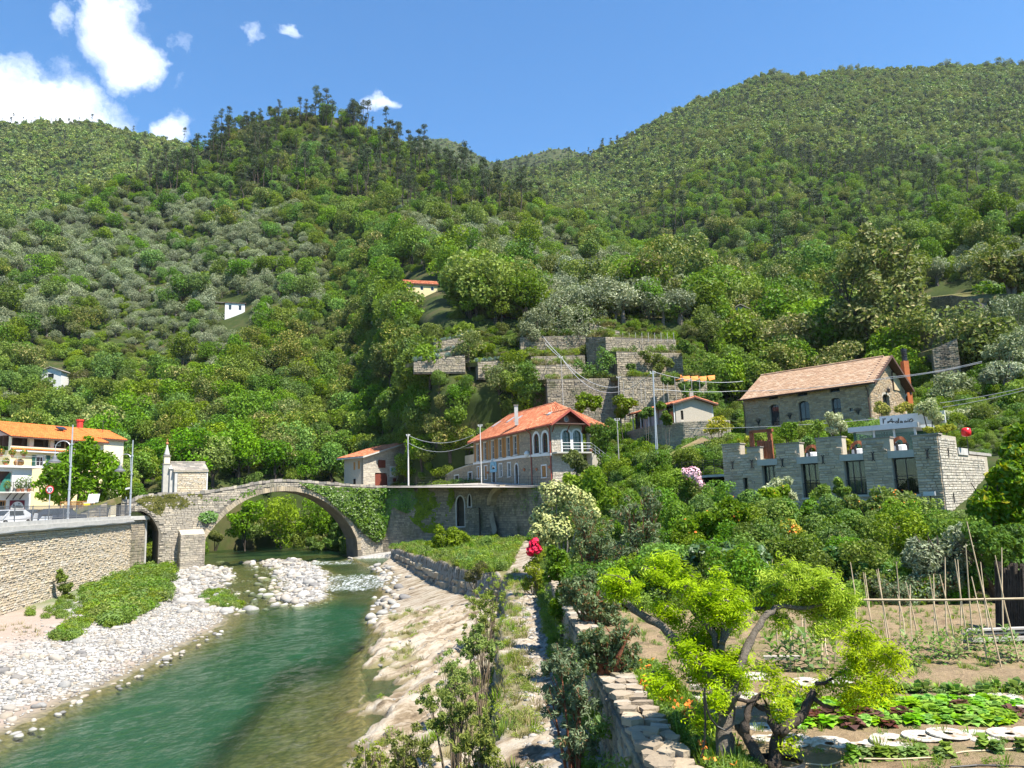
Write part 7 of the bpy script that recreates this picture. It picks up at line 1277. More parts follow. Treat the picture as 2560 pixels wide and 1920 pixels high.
for i in range(26):
 s_=r_[0]+(r_[1]-r_[0])*i/26;h=r_[3]-r_[2];
 if s_+h<r_[1]:v_.obox(FLt.pt(s_,r_[2]),FLt.E*.05,FLt.N*.02,FLt.Z*h+FLt.E*h)
 if s_-h>r_[0]:v_.obox(FLt.pt(s_,r_[2],.025),FLt.E*.05,FLt.N*.02,FLt.Z*h-FLt.E*h)
v_.build('lattice',M['wood'],lt,kind='stuff');OB(lt,'top_rail','wood',FLt.pt(r_[0],r_[3],0),FLt.E*(r_[1]-r_[0]),FLt.N*.07,FLt.Z*.08);s_,z_=FLt.px(y6(1385,1412));OB(lt,'yellow_sign','yellow_p',FLt.pt(s_-.25,z_-.16,.06),FLt.E*.5,FLt.N*.03,FLt.Z*.32)
for s_ in(r_[0],(r_[0]+r_[1])/2,r_[1]):OB(lt,'post','wood',FLt.pt(s_-.05,6),FLt.E*.1,-FLt.N*.1,FLt.Z*(r_[3]-5.95))
FSW=Fr(W(*y6(1140,1600),Y=70),W(*y6(1700,1600),Y=71));zt_=FSW.px(y6(1550,1370))[1];terr_wall('low_stone_wall',FSW.pt(0,0)[:2],FSW.pt(FSW.L,0)[:2],(6.6,zt_),6.1,'low rubble wall with sloping top under the yuccas',95,lim=60,floor=1.5,th=.6);s_,z_=FSW.px(y6(1480,1315));v_=MB();v_.obox(FSW.pt(s_-.45,z_-.35,.05),FSW.E*.9,-FSW.N*.06,FSW.Z*.75+FSW.E*.12);v_.obox(FSW.pt(s_-.7,z_-.42,.05),FSW.E*.9,-FSW.N*.3,FSW.Z*.06);o=v_.build('white_board',M['white'],loc=FSW.pt(s_,z_));tag(o,'white tilted board on the rubble wall beside the yucca','board')
def yucca(x,y,Y,h,label,n=3):
 p=W(*y6(x,y),Y=Y);b=Vector((p.x,p.y,6.2));T_=thing('yucca',b,label,'yucca');tr=MB();fo=MB();rng=np.random.default_rng(int(x))
 for k in range(n):
  top=b+Vector((rng.uniform(-.7,.7),rng.uniform(-.3,.3),h*(.55+.45*k/max(1,n-1))));tr.tube([b+Vector((0,0,-.5)),(b+top)/2+Vector((rng.uniform(-.15,.15),0,0)),top],[.13,.10,.08],6)
  for q in range(46):
   a,el=rng.uniform(0,6.28),rng.uniform(-.5,1.4);d=Vector((math.cos(a)*math.cos(el),math.sin(a)*math.cos(el),math.sin(el)));side=d.cross(Vector((0,0,1))).normalized()*.035;L_=rng.uniform(.55,.8);m_=top+d*L_*.5;e_=top+d*L_-Vector((0,0,.10));fo.add([top-side,top+side,m_+side*1.2,m_-side*1.2,e_],[(0,1,2,3),(3,2,4)],0,rng.random())
 tr.build('stem',M['bark_pale'],T_);fo.build('leaves',M['palm'],T_,kind='stuff')
yucca(1700,1400,78,2.6,'tall yucca with several spiky heads beside the right street lamp',4);yucca(1390,1400,75,1.2,'small yucca behind the lattice fence',1)
v_=MB();p=W(*y6(1995,1400),Y=78);v_.tube([(p.x,p.y,6),(p.x+.1,p.y,6+2.6)],.05,6);o=v_.build('short_pole',M['galv'],loc=(p.x,p.y,6));tag(o,'short thin pole between the yucca and the right street lamp','pole')
# ---------------------------------------------------------------- shrubs and trees near by
def gz_at(x,y):
 if y>100 or x<-13:return float(bedz(np.array(float(x)),np.array(float(y))))
 if x<1.6:return float(rbz(np.array(float(x)),np.array(float(y))))
 return float(gz(np.array(float(x)),np.array(float(y))))if y<24 else float(slope(float(x),float(y)))
def bush(name,label,cat,zf,lobes,Y,n,size,asp,mat,ground=None,stem=('bark_dark',4,.05),bloom=None,group=None,sub=6,flat=.85,up=.3,seed=None,rn=.75,shell=.22,far=.74,sr=(.26,.5),core=.82):
 """lobes: (x, y, r[, Y]) in a zoomed picture -> a real crown of leaves on stems, at its own distance"""
 rng=np.random.default_rng(seed or int(lobes[0][0]*7+lobes[0][1]));L=[];main=[]
 for lb in lobes:
  yy=lb[3]if len(lb)>3 else Y;u,v=zf(lb[0],lb[1]);u2,_=zf(lb[0]+lb[2],lb[1]);r=(u2-u)*yy/FPX;c=np.array(W(u,v,Y=yy))+[0,rng.uniform(-.3,.3)*r,0];main.append((c,r))
  L.append((c,(r*core,r*core,r*core*flat)))
  for k in range(sub):d=rng.normal(size=3);d/=np.linalg.norm(d);q=r*rng.uniform(*sr);L.append((c+d*(r*far*rng.uniform(.8,1.3))*np.array([1,1,flat]),(q,q,q*.9)))
 mc=sum(m_[0]for m_ in main)/len(main);mb_=min(main,key=lambda m_:m_[0][2]);gx,gy=mc[0],mc[1];gzv=ground if ground is not None else gz_at(gx,gy);base=np.array([gx,gy,min(gzv,mb_[0][2]-.1)])
 T_=thing(name,base,label,cat,group);C,N,rr=crown_pts(L,n,rng,up=up,rn=rn,shell=shell);v_=MB();v_.arr(*leaf_quads(C,N,size*rng.uniform(.65,1.35,n),asp,rng),0,rr);v_.build('foliage',M[mat],T_)
 if stem:
  v_=MB()
  for k in range(stem[1]):
   m_=main[k%len(main)];e_=m_[0]+rng.normal(0,.25,3)*m_[1];mid=base*.45+e_*.55+rng.normal(0,.12,3)*m_[1];mid[2]=base[2]*.45+e_[2]*.55;v_.tube([base+np.array([rng.normal(0,.08),rng.normal(0,.08),-.2]),mid,e_],[stem[2]*1.2,stem[2]*.8,stem[2]*.35],5)
   for q in range(3):d=rng.normal(size=3);d[2]=abs(d[2]);d/=np.linalg.norm(d);v_.tube([mid+(e_-mid)*rng.uniform(.2,.9),e_+d*m_[1]*.8],[stem[2]*.35,stem[2]*.12],4)
  v_.build('stems',M[stem[0]],T_,kind='stuff')
 if bloom:
  bm_,bn,bs,bl=bloom;LL=[((zf(q[0],q[1])),q[2])for q in bl]if bl else None
  if bl:L2=[(np.array(W(*zf(q[0],q[1]),Y=(q[3]if len(q)>3 else Y)-.3)),(zf(q[2],0)[0]-zf(0,0)[0])*Y/FPX)for q in bl]
  else:L2=L
  C,N,rr=crown_pts(L2,bn,rng,shell=.04,out=1.0,rn=.4)
  if bl is None:C=C+N/np.linalg.norm(N,axis=1,keepdims=True)*.03
  v_=MB();v_.arr(*leaf_quads(C,N,bs*rng.uniform(.7,1.3,bn),.8,rng),0,rr);v_.build('blossoms',M[bm_],T_,kind='stuff')
 return T_
g9=np.random.default_rng(99);B=bush;a1=zoom(1040,1180,.30137)
B('flowering_bush','tall bush with cream blossom heads at the end of the terrace wall','bush',y4,[(330,175,125),(250,330,95),(480,230,140),(570,340,100),(330,430,150),(260,500,80)],46,3800,.10,.35,'euc',2.4,('bark_pale',8,.06),('cream',4200,.085,None))
B('flowering_bush','smaller cream flowering bush in the middle of the garden thicket','bush',y5,[(60,440,80),(90,530,90),(0,500,90)],34,1300,.09,.35,'euc',3.6,('bark_pale',4,.04),('cream',1500,.075,None))
B('flowering_bush','cream flowering bush just above the lime green tree on the right','bush',y5,[(640,540,80),(730,600,80),(640,470,50)],31,1300,.09,.35,'euc',3.5,('bark_pale',4,.04),('cream',1500,.07,None))
B('greygreen_shrub','reddish grey shrub with thin upright stems beside the cream bush','shrub',y4,[(560,420,140),(680,520,150),(540,560,110),(660,660,150)],36,4200,.10,.26,'euc',2.6,('bark_red',9,.05),None,shell=.4,rn=.95,sub=10,far=.9,sr=(.16,.4),core=.6,flat=1.1)
B('greygreen_shrub','tall wispy reddish grey shrub in the middle of the thicket','shrub',y4,[(1060,200,80),(860,330,110),(1060,340,100),(920,500,150),(1080,560,140),(840,640,120),(1030,740,130)],33,5600,.095,.26,'euc',2.8,('bark_red',10,.05),None,shell=.4,rn=.95,sub=10,far=.9,sr=(.16,.4),core=.6,flat=1.1)
B('greygreen_shrub','grey leaved shrub hanging over the garden wall','shrub',y4,[(560,880,120),(470,960,110),(600,1050,130),(720,980,120),(700,1130,130)],22,5200,.075,.28,'euc',2.9,('bark_red',8,.04),None,shell=.4,rn=.95,sub=10,far=.9,sr=(.16,.4),core=.6,flat=1.1)
B('greygreen_shrub','nearest grey leaved shrub with red peeling trunks above the wall top','shrub',y4,[(620,1290,120),(720,1400,150),(820,1270,130),(860,1440,120),(760,1540,130),(560,1420,110)],15.5,6500,.055,.28,'euc',3.1,('bark_red',9,.06),None,shell=.4,rn=.95,sub=10,far=.9,sr=(.16,.4),core=.6,flat=1.1)
B('greygreen_shrub','low grey leaved shrub spilling down the shaded face of the garden wall','shrub',z8,[(1950,900,110),(2050,1000,110),(1930,1120,110),(2080,1180,120),(2060,1400,130)],14.2,4600,.05,.3,'euc',1.6,('bark_red',6,.03),None,shell=.4,rn=.95,sub=10,far=.9,sr=(.16,.4),core=.6,flat=1.1)
for i,(zf,x,y,r,Y)in enumerate(((y4,1010,150,90,50),(y4,920,240,105,46),(y4,1560,175,125,47),(y4,1470,260,100,44),(y4,1190,240,115,45),(y4,1280,320,110,42),(y4,1830,210,85,45),(y4,2080,340,115,41),(y5,180,290,125,40),(y5,480,400,130,36),(y5,590,260,140,40),(y5,420,250,90,42))):
 where=('behind the wispy shrub, back one','behind the wispy shrub, front one','before the small slit window of the annex','left of the slit window, lower one','in the middle behind the tall wispy shrub','dark clump below the pink oleander','under the leftmost tall annex window','under the second tall annex window','beside the trumpet vine, round one','tall one above the lime green tree','broad one below the third annex window','small one left of the broad one')[i]
 B('thuja_shrub',f'dense bright thuja shrub {where}','shrub',zf,[(x,y,r),(x-r*.35,y+r*.8,r*.85),(x+r*.4,y+r*.7,r*.8)],Y,2600,.085,.55,'thuja',None,None,None,sub=9,flat=1.1,rn=.55,shell=.08)
B('leafy_shrub','green shrub with orange flowers left of the steps, below the gable','shrub',y4,[(640,70,110),(560,170,110),(720,190,110),(600,260,90)],62,2600,.17,.5,'bright',None,('bark_dark',4,.05),('orange_fl',40,.08,None))
B('leafy_shrub','brownish green round bush before the gable steps','shrub',z3,[(1990,650,90),(2060,720,80)],72,1500,.15,.4,'brown',8,('bark_dark',3,.05),None)
B('leafy_shrub','bright bush hiding the foot of the gable','shrub',z3,[(1950,850,80),(2080,830,90),(2150,780,90)],68,1900,.17,.5,'bright',7,None,None)
B('oleander','dark green oleander with pink and white flowers before the walkway','shrub',y4,[(1180,90,130),(1290,60,110),(1390,130,90),(1080,100,100)],58,3000,.15,.3,'broad',None,('bark_dark',4,.05),('pink_fl',420,.10,[(1390,20,60),(1440,90,40),(1330,10,40)]))
B('trumpet_vine','green climber with orange trumpet flowers under the large right windows','climber',y5,[(1000,220,150),(1200,190,150),(1000,400,160),(850,400,120),(1250,380,150),(760,170,80),(900,560,110)],38,6500,.115,.5,'vine',4.0,('bark_dark',6,.05),('orange_fl',260,.055,None))
B('trumpet_vine','green climber with a few orange flowers left of the cream bush','climber',y4,[(1660,320,150),(1560,420,120),(1480,380,110),(1330,430,110),(1700,450,110)],38,4800,.115,.5,'vine',3.8,('bark_dark',5,.05),('orange_fl',120,.055,None))
B('trumpet_vine','yellowish climber full of small orange flowers beside the middle cream bush','climber',y4,[(2110,430,85),(2160,480,85)],35,1500,.10,.5,'yellow',3.7,None,('orange_fl',200,.05,None))
B('trumpet_vine','upper climber with red flowers below the leftmost annex window','climber',y4,[(1960,200,110),(1860,270,90),(2050,170,80)],46,2400,.13,.5,'vine',4.4,None,('orange_fl',60,.06,None))
B('small_loquat','loquat with long pale leaves before the leftmost tall window','tree',z5,[(570,1310,90),(640,1360,80),(500,1350,60),(650,1260,45)],47,1300,.19,.3,'varieg',4.6,('bark_dark',3,.05),None)
B('small_loquat','two leafy sprays of a young tree rising before the third annex window','tree',z5,[(960,1330,60),(1090,1260,40),(1120,1340,60),(900,1370,50)],46,900,.18,.45,'broad',4.6,('bark_dark',3,.05),None)
B('kiwi_vine','kiwi vine with large round pale leaves behind the lime green tree','climber',y4,[(1480,640,110),(1640,690,140),(1800,760,140),(1400,760,120),(1880,680,110),(1560,860,130),(1760,900,120)],27,3600,.13,.85,'kiwi',3.3,('bark_dark',6,.05),None,up=.6)
B('kiwi_vine','kiwi vine with round leaves on the frame left of the bean canes','climber',y5,[(620,640,110),(780,740,120),(900,800,110),(1020,780,120),(1150,850,100),(600,780,110),(700,890,90)],26,3200,.125,.85,'kiwi',3.3,('bark_dark',6,.05),None,up=.6)
B('fruit_tree','fine leaved fruit tree spreading behind the bean canes','tree',y5,[(1350,640,180),(1580,620,190),(1480,830,150),(1700,800,160),(1620,470,120),(1330,820,110)],25,7600,.075,.38,'olive',3.2,('bark_dark',8,.10),None)
B('fruit_tree','dense dark fruit tree before the palisade on the right','tree',y5,[(1880,560,190),(2060,680,190),(1900,780,150),(2120,860,130),(2030,480,150),(1780,420,110)],24,7600,.075,.42,'broad',3.2,('bark_dark',7,.11),None)
B('fig_tree','big yellow green leaved tree at the right edge of the photo','tree',y5,[(2030,130,170),(1870,170,130),(2140,30,170),(2010,300,150),(2160,250,170),(1840,300,100),(1800,220,70),(2190,420,140),(2150,-230,150),(2090,-110,140),(2190,-380,120),(1990,-40,110)],29,8600,.14,.5,'fig',3.6,('bark_dark',6,.12),None)
B('ivy_bush','dark ivy covered bush on the garden wall behind the roses','bush',y4,[(370,760,105),(430,930,120),(350,1050,90),(420,1120,70),(330,640,70)],27,4600,.075,.55,'broad',1.8,('bark_dark',5,.05),None)
B('rose_bush','rose bush with a cluster of deep red blooms beside the pale path','rose bush',y4,[(150,740,75),(130,860,70),(190,650,55),(210,800,60)],41,1700,.085,.4,'scrub',1.9,('twig',6,.03),('red_fl',260,.105,[(165,560,34),(190,590,30),(140,610,28),(175,530,24),(215,590,16)]))
B('leafy_shrub','large bright green bush on the grass under the pointed arch','bush',a1,[(230,560,110),(330,580,110),(180,620,100),(300,660,100),(380,520,50),(200,480,45)],73,4600,.16,.4,'bright',2.6,('twig',6,.04),None)
B('leafy_shrub','small green bush on the grass under the broken vault','bush',a1,[(560,610,55),(600,580,40),(540,650,45)],70,900,.13,.4,'weed',2.6,None,None)
B('leafy_shrub','brownish low bush at the bend of the low river wall','bush',a1,[(480,850,70),(530,800,60),(440,880,50)],48,1100,.08,.4,'brown',1.4,('twig',4,.03),None)
for i,(lb,Y,n,mt,lab)in enumerate((
([(1450,400,90),(1500,330,60),(1390,470,80),(1480,480,70),(1330,440,60)],33,2400,'scrub','leafy green riverside shrub nearest the pale path'),
([(1400,590,80),(1470,560,60),(1350,640,70)],27,1700,'scrub','mid green riverside shrub beside the ledge, second from the path'),
([(1400,740,90),(1330,700,80),(1460,760,70),(1300,780,70)],22.5,2600,'scrub','yellowish green shrub on the layered rocks beside the ledge'),
([(1180,900,90),(1270,960,100),(1180,990,80)],19.5,2200,'brown','dull olive scrub on the rocks above the brown shallows'),
([(1150,1130,130),(1260,1080,100),(1050,1180,100),(1330,1180,90),(1200,1260,120)],16,5200,'scrub','big bright young riverside bush with thin dark stem'),
([(1380,1400,110),(1290,1450,110),(1430,1300,70),(1400,1520,100)],13.6,3200,'brown','grassy willow scrub against the ledge near the bottom edge'),
([(900,1420,110),(800,1490,100),(1000,1500,110),(880,1560,110)],14.5,2600,'brown','reddish dry scrub at the bottom beside the brown water'),
([(620,1500,80),(540,1560,70),(700,1540,80)],15,900,'brown','thin twiggy scrub standing in the shallow brown water'))):
 B('river_shrub',lab,'shrub',z8,lb,Y,int(n*.8),.036 if Y<20 else .05,.42,'scrub' if i!=6 else mt,.35 if lb[0][0]<1150 else None,('twig',12,.018),None,shell=.5,rn=1.0,sub=11,far=1.0,sr=(.12,.32),core=.45,flat=1.05)
B('round_tree','round dark green tree between the yellow house and the chapel','tree',y6,[(1250,640,300),(900,830,250),(1600,760,290),(1200,1000,340),(1800,950,250),(720,1060,160),(1000,1230,230),(1500,1220,250),(1850,1150,210),(700,1250,120),(1450,520,180)],80,7600,.26,.42,'broad',6.0,('bark_dark',5,.16),None)
for i,(lb,mt,lab)in enumerate((([(1000,1040,120),(1100,960,110),(950,1130,90)],'broad','dark bush under the left half of the great arch'),([(1300,940,150),(1250,1100,130),(1420,1060,130),(1330,1200,80)],'bright','leafy bank tree seen through the middle of the great arch'),([(1620,960,150),(1560,1120,130),(1720,1080,120)],'broad','dark bank tree seen through the right half of the great arch'),([(1830,1150,110),(1770,1230,80)],'broad','shaded bush beside the right foot of the arch'),([(1590,1230,55),(1650,1260,50)],'weed','pale low bush by the water under the arch'),([(780,1190,45),(740,1160,40)],'brown','yellowish bush left under the great arch'))):
 B('bank_tree',lab,'tree',z2,lb,105+2*(i%3),2600,.20,.5,mt,1.8,('bark_dark',3,.07),None)
for i in range(12):q=g9.uniform(760,1900);h9=g9.uniform(0,1);B('bank_bush','dark bush on the far bank under the great arch','bush',z2,[(q,1235-h9*260,85),(q+70,1215-h9*260,70),(q-60,1240-h9*250,60)],108+h9*11,1000,.22,.5,'broad' if i%3 else 'brown',None,None,None,'bushes on the far bank under the arch',seed=200+i)
B('wall_bush','bush growing out of the big river wall','bush',y3,[(360,470,36),(372,530,38),(380,585,36),(350,440,22)],56.5,1200,.10,.45,'broad',2,None,None)
# trees round the hotel
B('oak_tree','huge dark oak with yellowish crown above the hotel roof','oak',y2,[(1600,900,120),(1480,960,110),(1700,980,120),(1500,1080,130),(1660,1120,140),(1480,1200,110),(1620,1260,130),(1720,1240,90),(1540,860,70)],118,7600,.40,.55,'chest',24,('bark_dark',5,.35),None)
B('oak_tree','smaller dark oak with yellow top at the right edge above the wall','oak',y7,[(980,90,110),(1060,160,110),(900,130,80),(1080,40,110),(860,60,70)],112,3200,.36,.55,'chest',34,('bark',4,.3),None)
for i,(zf,lb,Y,lab)in enumerate(((y7,[(560,960,120),(640,1020,130),(470,1040,100),(700,1090,90),(560,1110,90)],92,'grey olive tree right of the hotel flue'),(y7,[(930,430,150),(1040,400,150),(850,520,100),(1000,560,130)],100,'large grey olive high on the right edge'),(y7,[(980,690,140),(1080,640,120),(890,730,90),(1030,800,110)],92,'grey olive below the large one on the right edge'),(y7,[(900,880,110),(1010,900,120),(820,930,70)],88,'darker olive behind the power lines on the right edge'),(y2,[(190,1180,90),(280,1210,100),(120,1230,80),(240,1290,100),(320,1280,70)],122,'big grey olive above the terrace walls'),(y2,[(110,1190,60),(80,1260,60)],120,'smaller grey olive left of the big one over the terraces'))):
 B('olive_tree',lab,'olive tree',zf,lb,Y,3800,.19,.42,'olive',None,('bark',5,.16),None)
for i,(zf,lb,Y,n,sz,mt,lab,nm,bl)in enumerate((
(z5,[(665,790,75),(690,850,65),(640,850,60)],62,2600,.10,'thuja','round clipped green shrub on the hotel terrace','clipped_shrub',None),(z5,[(820,900,50),(860,930,35)],60,900,.09,'thuja','low round shrub right of the clipped one on the terrace','clipped_shrub',None),
(z5,[(1070,740,80),(1010,690,45),(1120,770,60),(1050,810,50)],60,2000,.11,'varieg','pale variegated shrub before the stone hotel front','pale_shrub',None),(z5,[(920,790,60),(880,830,45)],62,800,.11,'weed','thin grey green shrub left of the pale variegated one','pale_shrub',None),
(z5,[(1460,610,55),(1430,640,40),(1500,640,40)],58,900,.11,'yellow','small yellow tree on a thin trunk left of the name board','yellow_tree',None),(z5,[(1620,630,45),(1700,615,50),(1740,620,40)],60,1100,.10,'yellow','yellow hedge above the name board','yellow_hedge',None),
(z5,[(1880,630,95),(1820,610,55),(1940,690,70),(1890,580,50)],53,2300,.10,'varieg','white variegated little tree before the right end of the name board','variegated_tree',None),(z5,[(1880,810,40),(1950,800,40),(2020,800,45),(2080,790,35)],51,1000,.09,'yellow','yellowish low plants along the terrace right of the pavilion','low_hedge',None),
(z5,[(250,930,45),(290,990,30),(310,890,35)],62.5,800,.10,'yellow','yellow green climber beside the rust timber frame','climber_plant',None),(z5,[(420,870,50),(470,900,40),(380,890,40)],64,800,.12,'bright','green bush behind the rust timber gate','leafy_bush',None),(z5,[(1170,920,40),(1150,970,30)],55.5,600,.10,'yellow','small yellowish shrub beside the second rust chair','small_shrub',None),
(y7,[(560,1240,80),(690,1220,80),(820,1230,90),(760,1270,70),(900,1250,50)],75,3200,.12,'varieg','long clipped variegated hedge right of the name board','hedge',None),(z4,[(1700,1030,90),(1640,1080,60),(1770,1060,60)],74,1100,.12,'yellow','small open tree with pale leaves left of the hotel','small_tree',None),
(z4,[(1480,980,60),(1520,1030,60),(1500,1080,40)],86,900,.14,'broad','greyish bush right of the vine shed','leafy_bush',None),(z4,[(700,1150,110),(640,1080,70),(760,1080,90),(720,1230,60)],86,1900,.15,'broad','ivy bush covering the left end of the round wall','ivy_bush',None),(z4,[(1290,1320,90),(1380,1300,70),(1230,1370,60)],73,900,.12,'weed','weedy plants on the slope beside the double pole','weeds_patch',None),(z4,[(1050,1320,60),(990,1340,50)],78,600,.11,'dry','dry shrub at the foot of the round wall','dry_shrub',None))):
 B(nm,lab,nm.replace('_',' ').split()[-1],zf,lb,Y,n,sz,.5,mt,Zf if zf==z5 else None,('bark_dark',3,.05),bl)
for i,(lb,Y,lab)in enumerate((([(550,830,70),(640,860,70),(520,880,60),(680,830,40)],98,'grape vine on the pergola above the red house roof'),([(900,870,80),(850,830,60),(960,850,60),(880,940,60)],92,'dark vine left of the vine shed'),([(1100,930,55),(1060,960,40)],85,'young vine on the posts before the shed glazing'),([(1260,980,50),(1280,1010,40),(1220,880,40)],83,'vine climbing the right posts of the shed'),([(1450,790,60),(1540,800,70),(1660,790,70),(1620,860,80)],100,'vines behind the tiled shed roof'),([(1350,640,50),(1310,660,40)],106,'yellow green vine beside the orange nets'),([(1250,660,40),(1420,710,60),(1530,700,60)],106,'row of thin vines on the terrace trellis'),([(1150,460,70),(1250,500,70),(1080,440,50),(1200,540,60),(1300,520,40)],110.5,'creeper mass hanging on the middle terrace wall'),([(720,440,80),(700,560,90),(600,580,80),(780,480,60),(500,520,60),(560,700,60),(480,700,50)],110,'green creeper over the shaded terrace steps'),([(1400,360,50),(1460,390,60),(1430,340,40)],111.5,'dark ivy on the right end of the high terrace wall'),([(960,540,35),(980,590,40)],109.5,'small creeper patch on the high wall'),([(100,620,90),(40,560,90),(150,720,60),(20,720,90)],109,'leafy trees left of the tall bare pole'),([(1480,520,90),(1600,480,90),(1560,600,90),(1700,560,100),(1660,680,90)],110,'bright leafy trees behind the terrace walls'))):
 B('grape_vine' if i<7 else 'wall_creeper',lab,'vine' if i<7 else 'creeper',z4,lb,Y,1700,.17,.6,'vine' if i in(0,2,3,4,5,6,12)else 'broad',None,None if i>6 else('bark',2,.04),None)
# agaves
AGM=MB();rng=np.random.default_rng(4)
for q in range(22):a,el=q*2.4,rng.uniform(.25,1.3);d=np.array([math.cos(a)*math.cos(el),math.sin(a)*math.cos(el),math.sin(el)]);s_=np.cross(d,[0,0,1]);s_=s_/np.linalg.norm(s_)*.07;AGM.add([-s_,s_,d*.32+s_*1.25,d*.32-s_*1.25,d*.62],[(0,1,2,3),(3,2,4)],0,rng.random())
agm=AGM.mesh('agave',M['agave'])
for i,F in enumerate(AG):
 for k in range(9):
  p=F.pt(F.L*(k+rng.uniform(.1,.9))/9,F.pt(0,0)[2]);o=link('agave',agm,None,(p[0]-F.n[0]*rng.uniform(.1,1.3),p[1]-F.n[1]*rng.uniform(.1,1.3),0));o.rotation_euler.z=rng.uniform(0,6);s_=rng.uniform(1.0,1.7);o.scale=(s_,)*3;w_=('lowest','middle','top','right hand')[i];tag(o,f'blue grey agave on the {w_} agave terrace','agave',f'agaves on the {w_} step')
  f_=lambda x,y:(900+x*.525,640+y*.525);ln=((255,505,500,470),(330,470,520,432),(350,410,540,378),(560,505,700,495))[i];Yq=(115,117.5,120.5,114.5)[i];za_=W(*f_(ln[0],ln[1]),Y=Yq).z;zb_=W(*f_(ln[2],ln[3]),Y=Yq+1.5).z;o.location.z=za_+(zb_-za_)*k/9+.05
# ---------------------------------------------------------------- garden wall, canes, beds
GW=Fr((1.42,40),(1.60,6.5));gwz=lambda s:np.interp(s,[0,14,22,34],[3.1,3.22,3.28,3.3]);gw_=thing('garden_wall',GW.pt(20,1.2),'stone garden wall with rough slab top between path and vegetable beds','wall');OB(gw_,'wall','mortar_dark',GW.pt(0,.6),GW.E*GW.L,-GW.N*.5,GW.Z*2.5);stonework(gw_,GW,0,GW.L,.9,3.3,.34,.17,'st_old',lambda x,z,w,h:z+h/2<gwz(x)-.08,limit=240,seed=101,dep=.06)
g=np.random.default_rng(9);x=0
while x<GW.L:
 w=g.uniform(.2,.5);rows=2+(g.random()<.4)
 for q in range(rows):
  b=.62/rows;v_=MB();z=float(gwz(x))-.06+g.uniform(-.02,.03);n=int(g.integers(4,7));cx,cy=x+w/2,.08-b*(q+.5);o=[(cx+w*.56*math.cos(a)*g.uniform(.75,1.2),cy+b*.6*math.sin(a)*g.uniform(.75,1.2))for a in np.sort(np.linspace(0,6.28,n+1)[:-1]+g.uniform(-.35,.35,n))+g.uniform(0,6)];v_.poly([GW.pt(s_,z,d_)for s_,d_ in o],(g.uniform(-.01,.01),g.uniform(-.01,.01),.04+g.uniform(0,.07)));v_.build('coping_stone',M['st_cope'],gw_)
 x+=w*.98
CN=[((855,765),(940,1245)),((870,770),(925,1240)),((965,745),(1090,1400)),((980,735),(1060,1350)),((1130,680),(1165,1300)),((1140,950),(1215,1400)),((1210,850),(1330,1400)),((1245,870),(1260,1330)),((1405,795),(1510,1430)),((1440,780),(1447,1370)),((1490,780),(1640,1460)),((1535,640),(1550,1370)),((1615,655),(1735,1430)),((1640,660),(1672,1380)),((1705,530),(1770,1380)),((1755,800),(1880,1470)),((1715,345),(2000,1530)),((1830,680),(1905,1330)),((1950,625),(2145,1480)),((2005,560),(2015,1370)),((100,660),(150,1430)),((240,1100),(250,1600)),((258,1150),(290,1500)),((350,1100),(360,1450)),((372,1090),(405,1540)),((540,1240),(565,1500)),((615,1180),(617,1500)),((750,680),(800,1200)),((1515,340),(1525,520)),((500,1200),(505,1560))]
bases=[]
for i,(t_,b_)in enumerate(CN):
 if i==28:continue
 p=W(*y5(*b_),z=3.15);q=W(*y5(*t_),Y=p.y+(.35 if i%2 else-.1));bases.append(p);v_=MB();m_=(p+q)/2+Vector((g.normal(0,.02),0,0));v_.tube([p-Vector((0,0,.1)),m_,q],[.017,.015,.009],5);o=v_.build('bean_cane',M['cane'],loc=p);tag(o,'thin pale cane standing in the bean row before the palisade' if i<20 else 'thin pale cane under the lime green tree','cane','bean canes in the right row' if i<20 else 'canes among the tomatoes')
p,q=W(*y5(820,993),Y=16.6),W(*y5(2260,982),Y=15.6);v_=MB();v_.tube([p,(p+q)/2+Vector((0,0,-.02)),q],.022,6);o=v_.build('cross_cane',M['cane'],loc=p);tag(o,'long level cane tied across the bean canes','cane')
pal=thing('palisade',W(*y5(2080,1255),z=3.2),'dark leaning paling fence behind the bean canes at right','fence')
for i in range(15):p=W(*y5(1960+i*17,1240+i*2),Y=19.6-i*.06);p=Vector((p.x,p.y,3.1));OB(pal,'paling','bark_dark',p,(.085,0,0),(0,.03,0),(g.uniform(.12,.22),0,1.55+g.uniform(-.1,.1)))
for i in range(7):p=W(*y5(1730,1300-i*7),Y=17.6);p=Vector((p.x,p.y+g.uniform(-.2,.2),3.2+i*.045));v_=MB();a=g.uniform(-.06,.06);v_.obox(p,(3.2,a,0),(0,.16,0),(0,0,.035));o=v_.build('plank',M['woodpole'],loc=p);tag(o,('lowest','second lowest','third','middle','fifth','second highest','topmost')[i]+' grey plank of the pile behind the bean canes','plank')
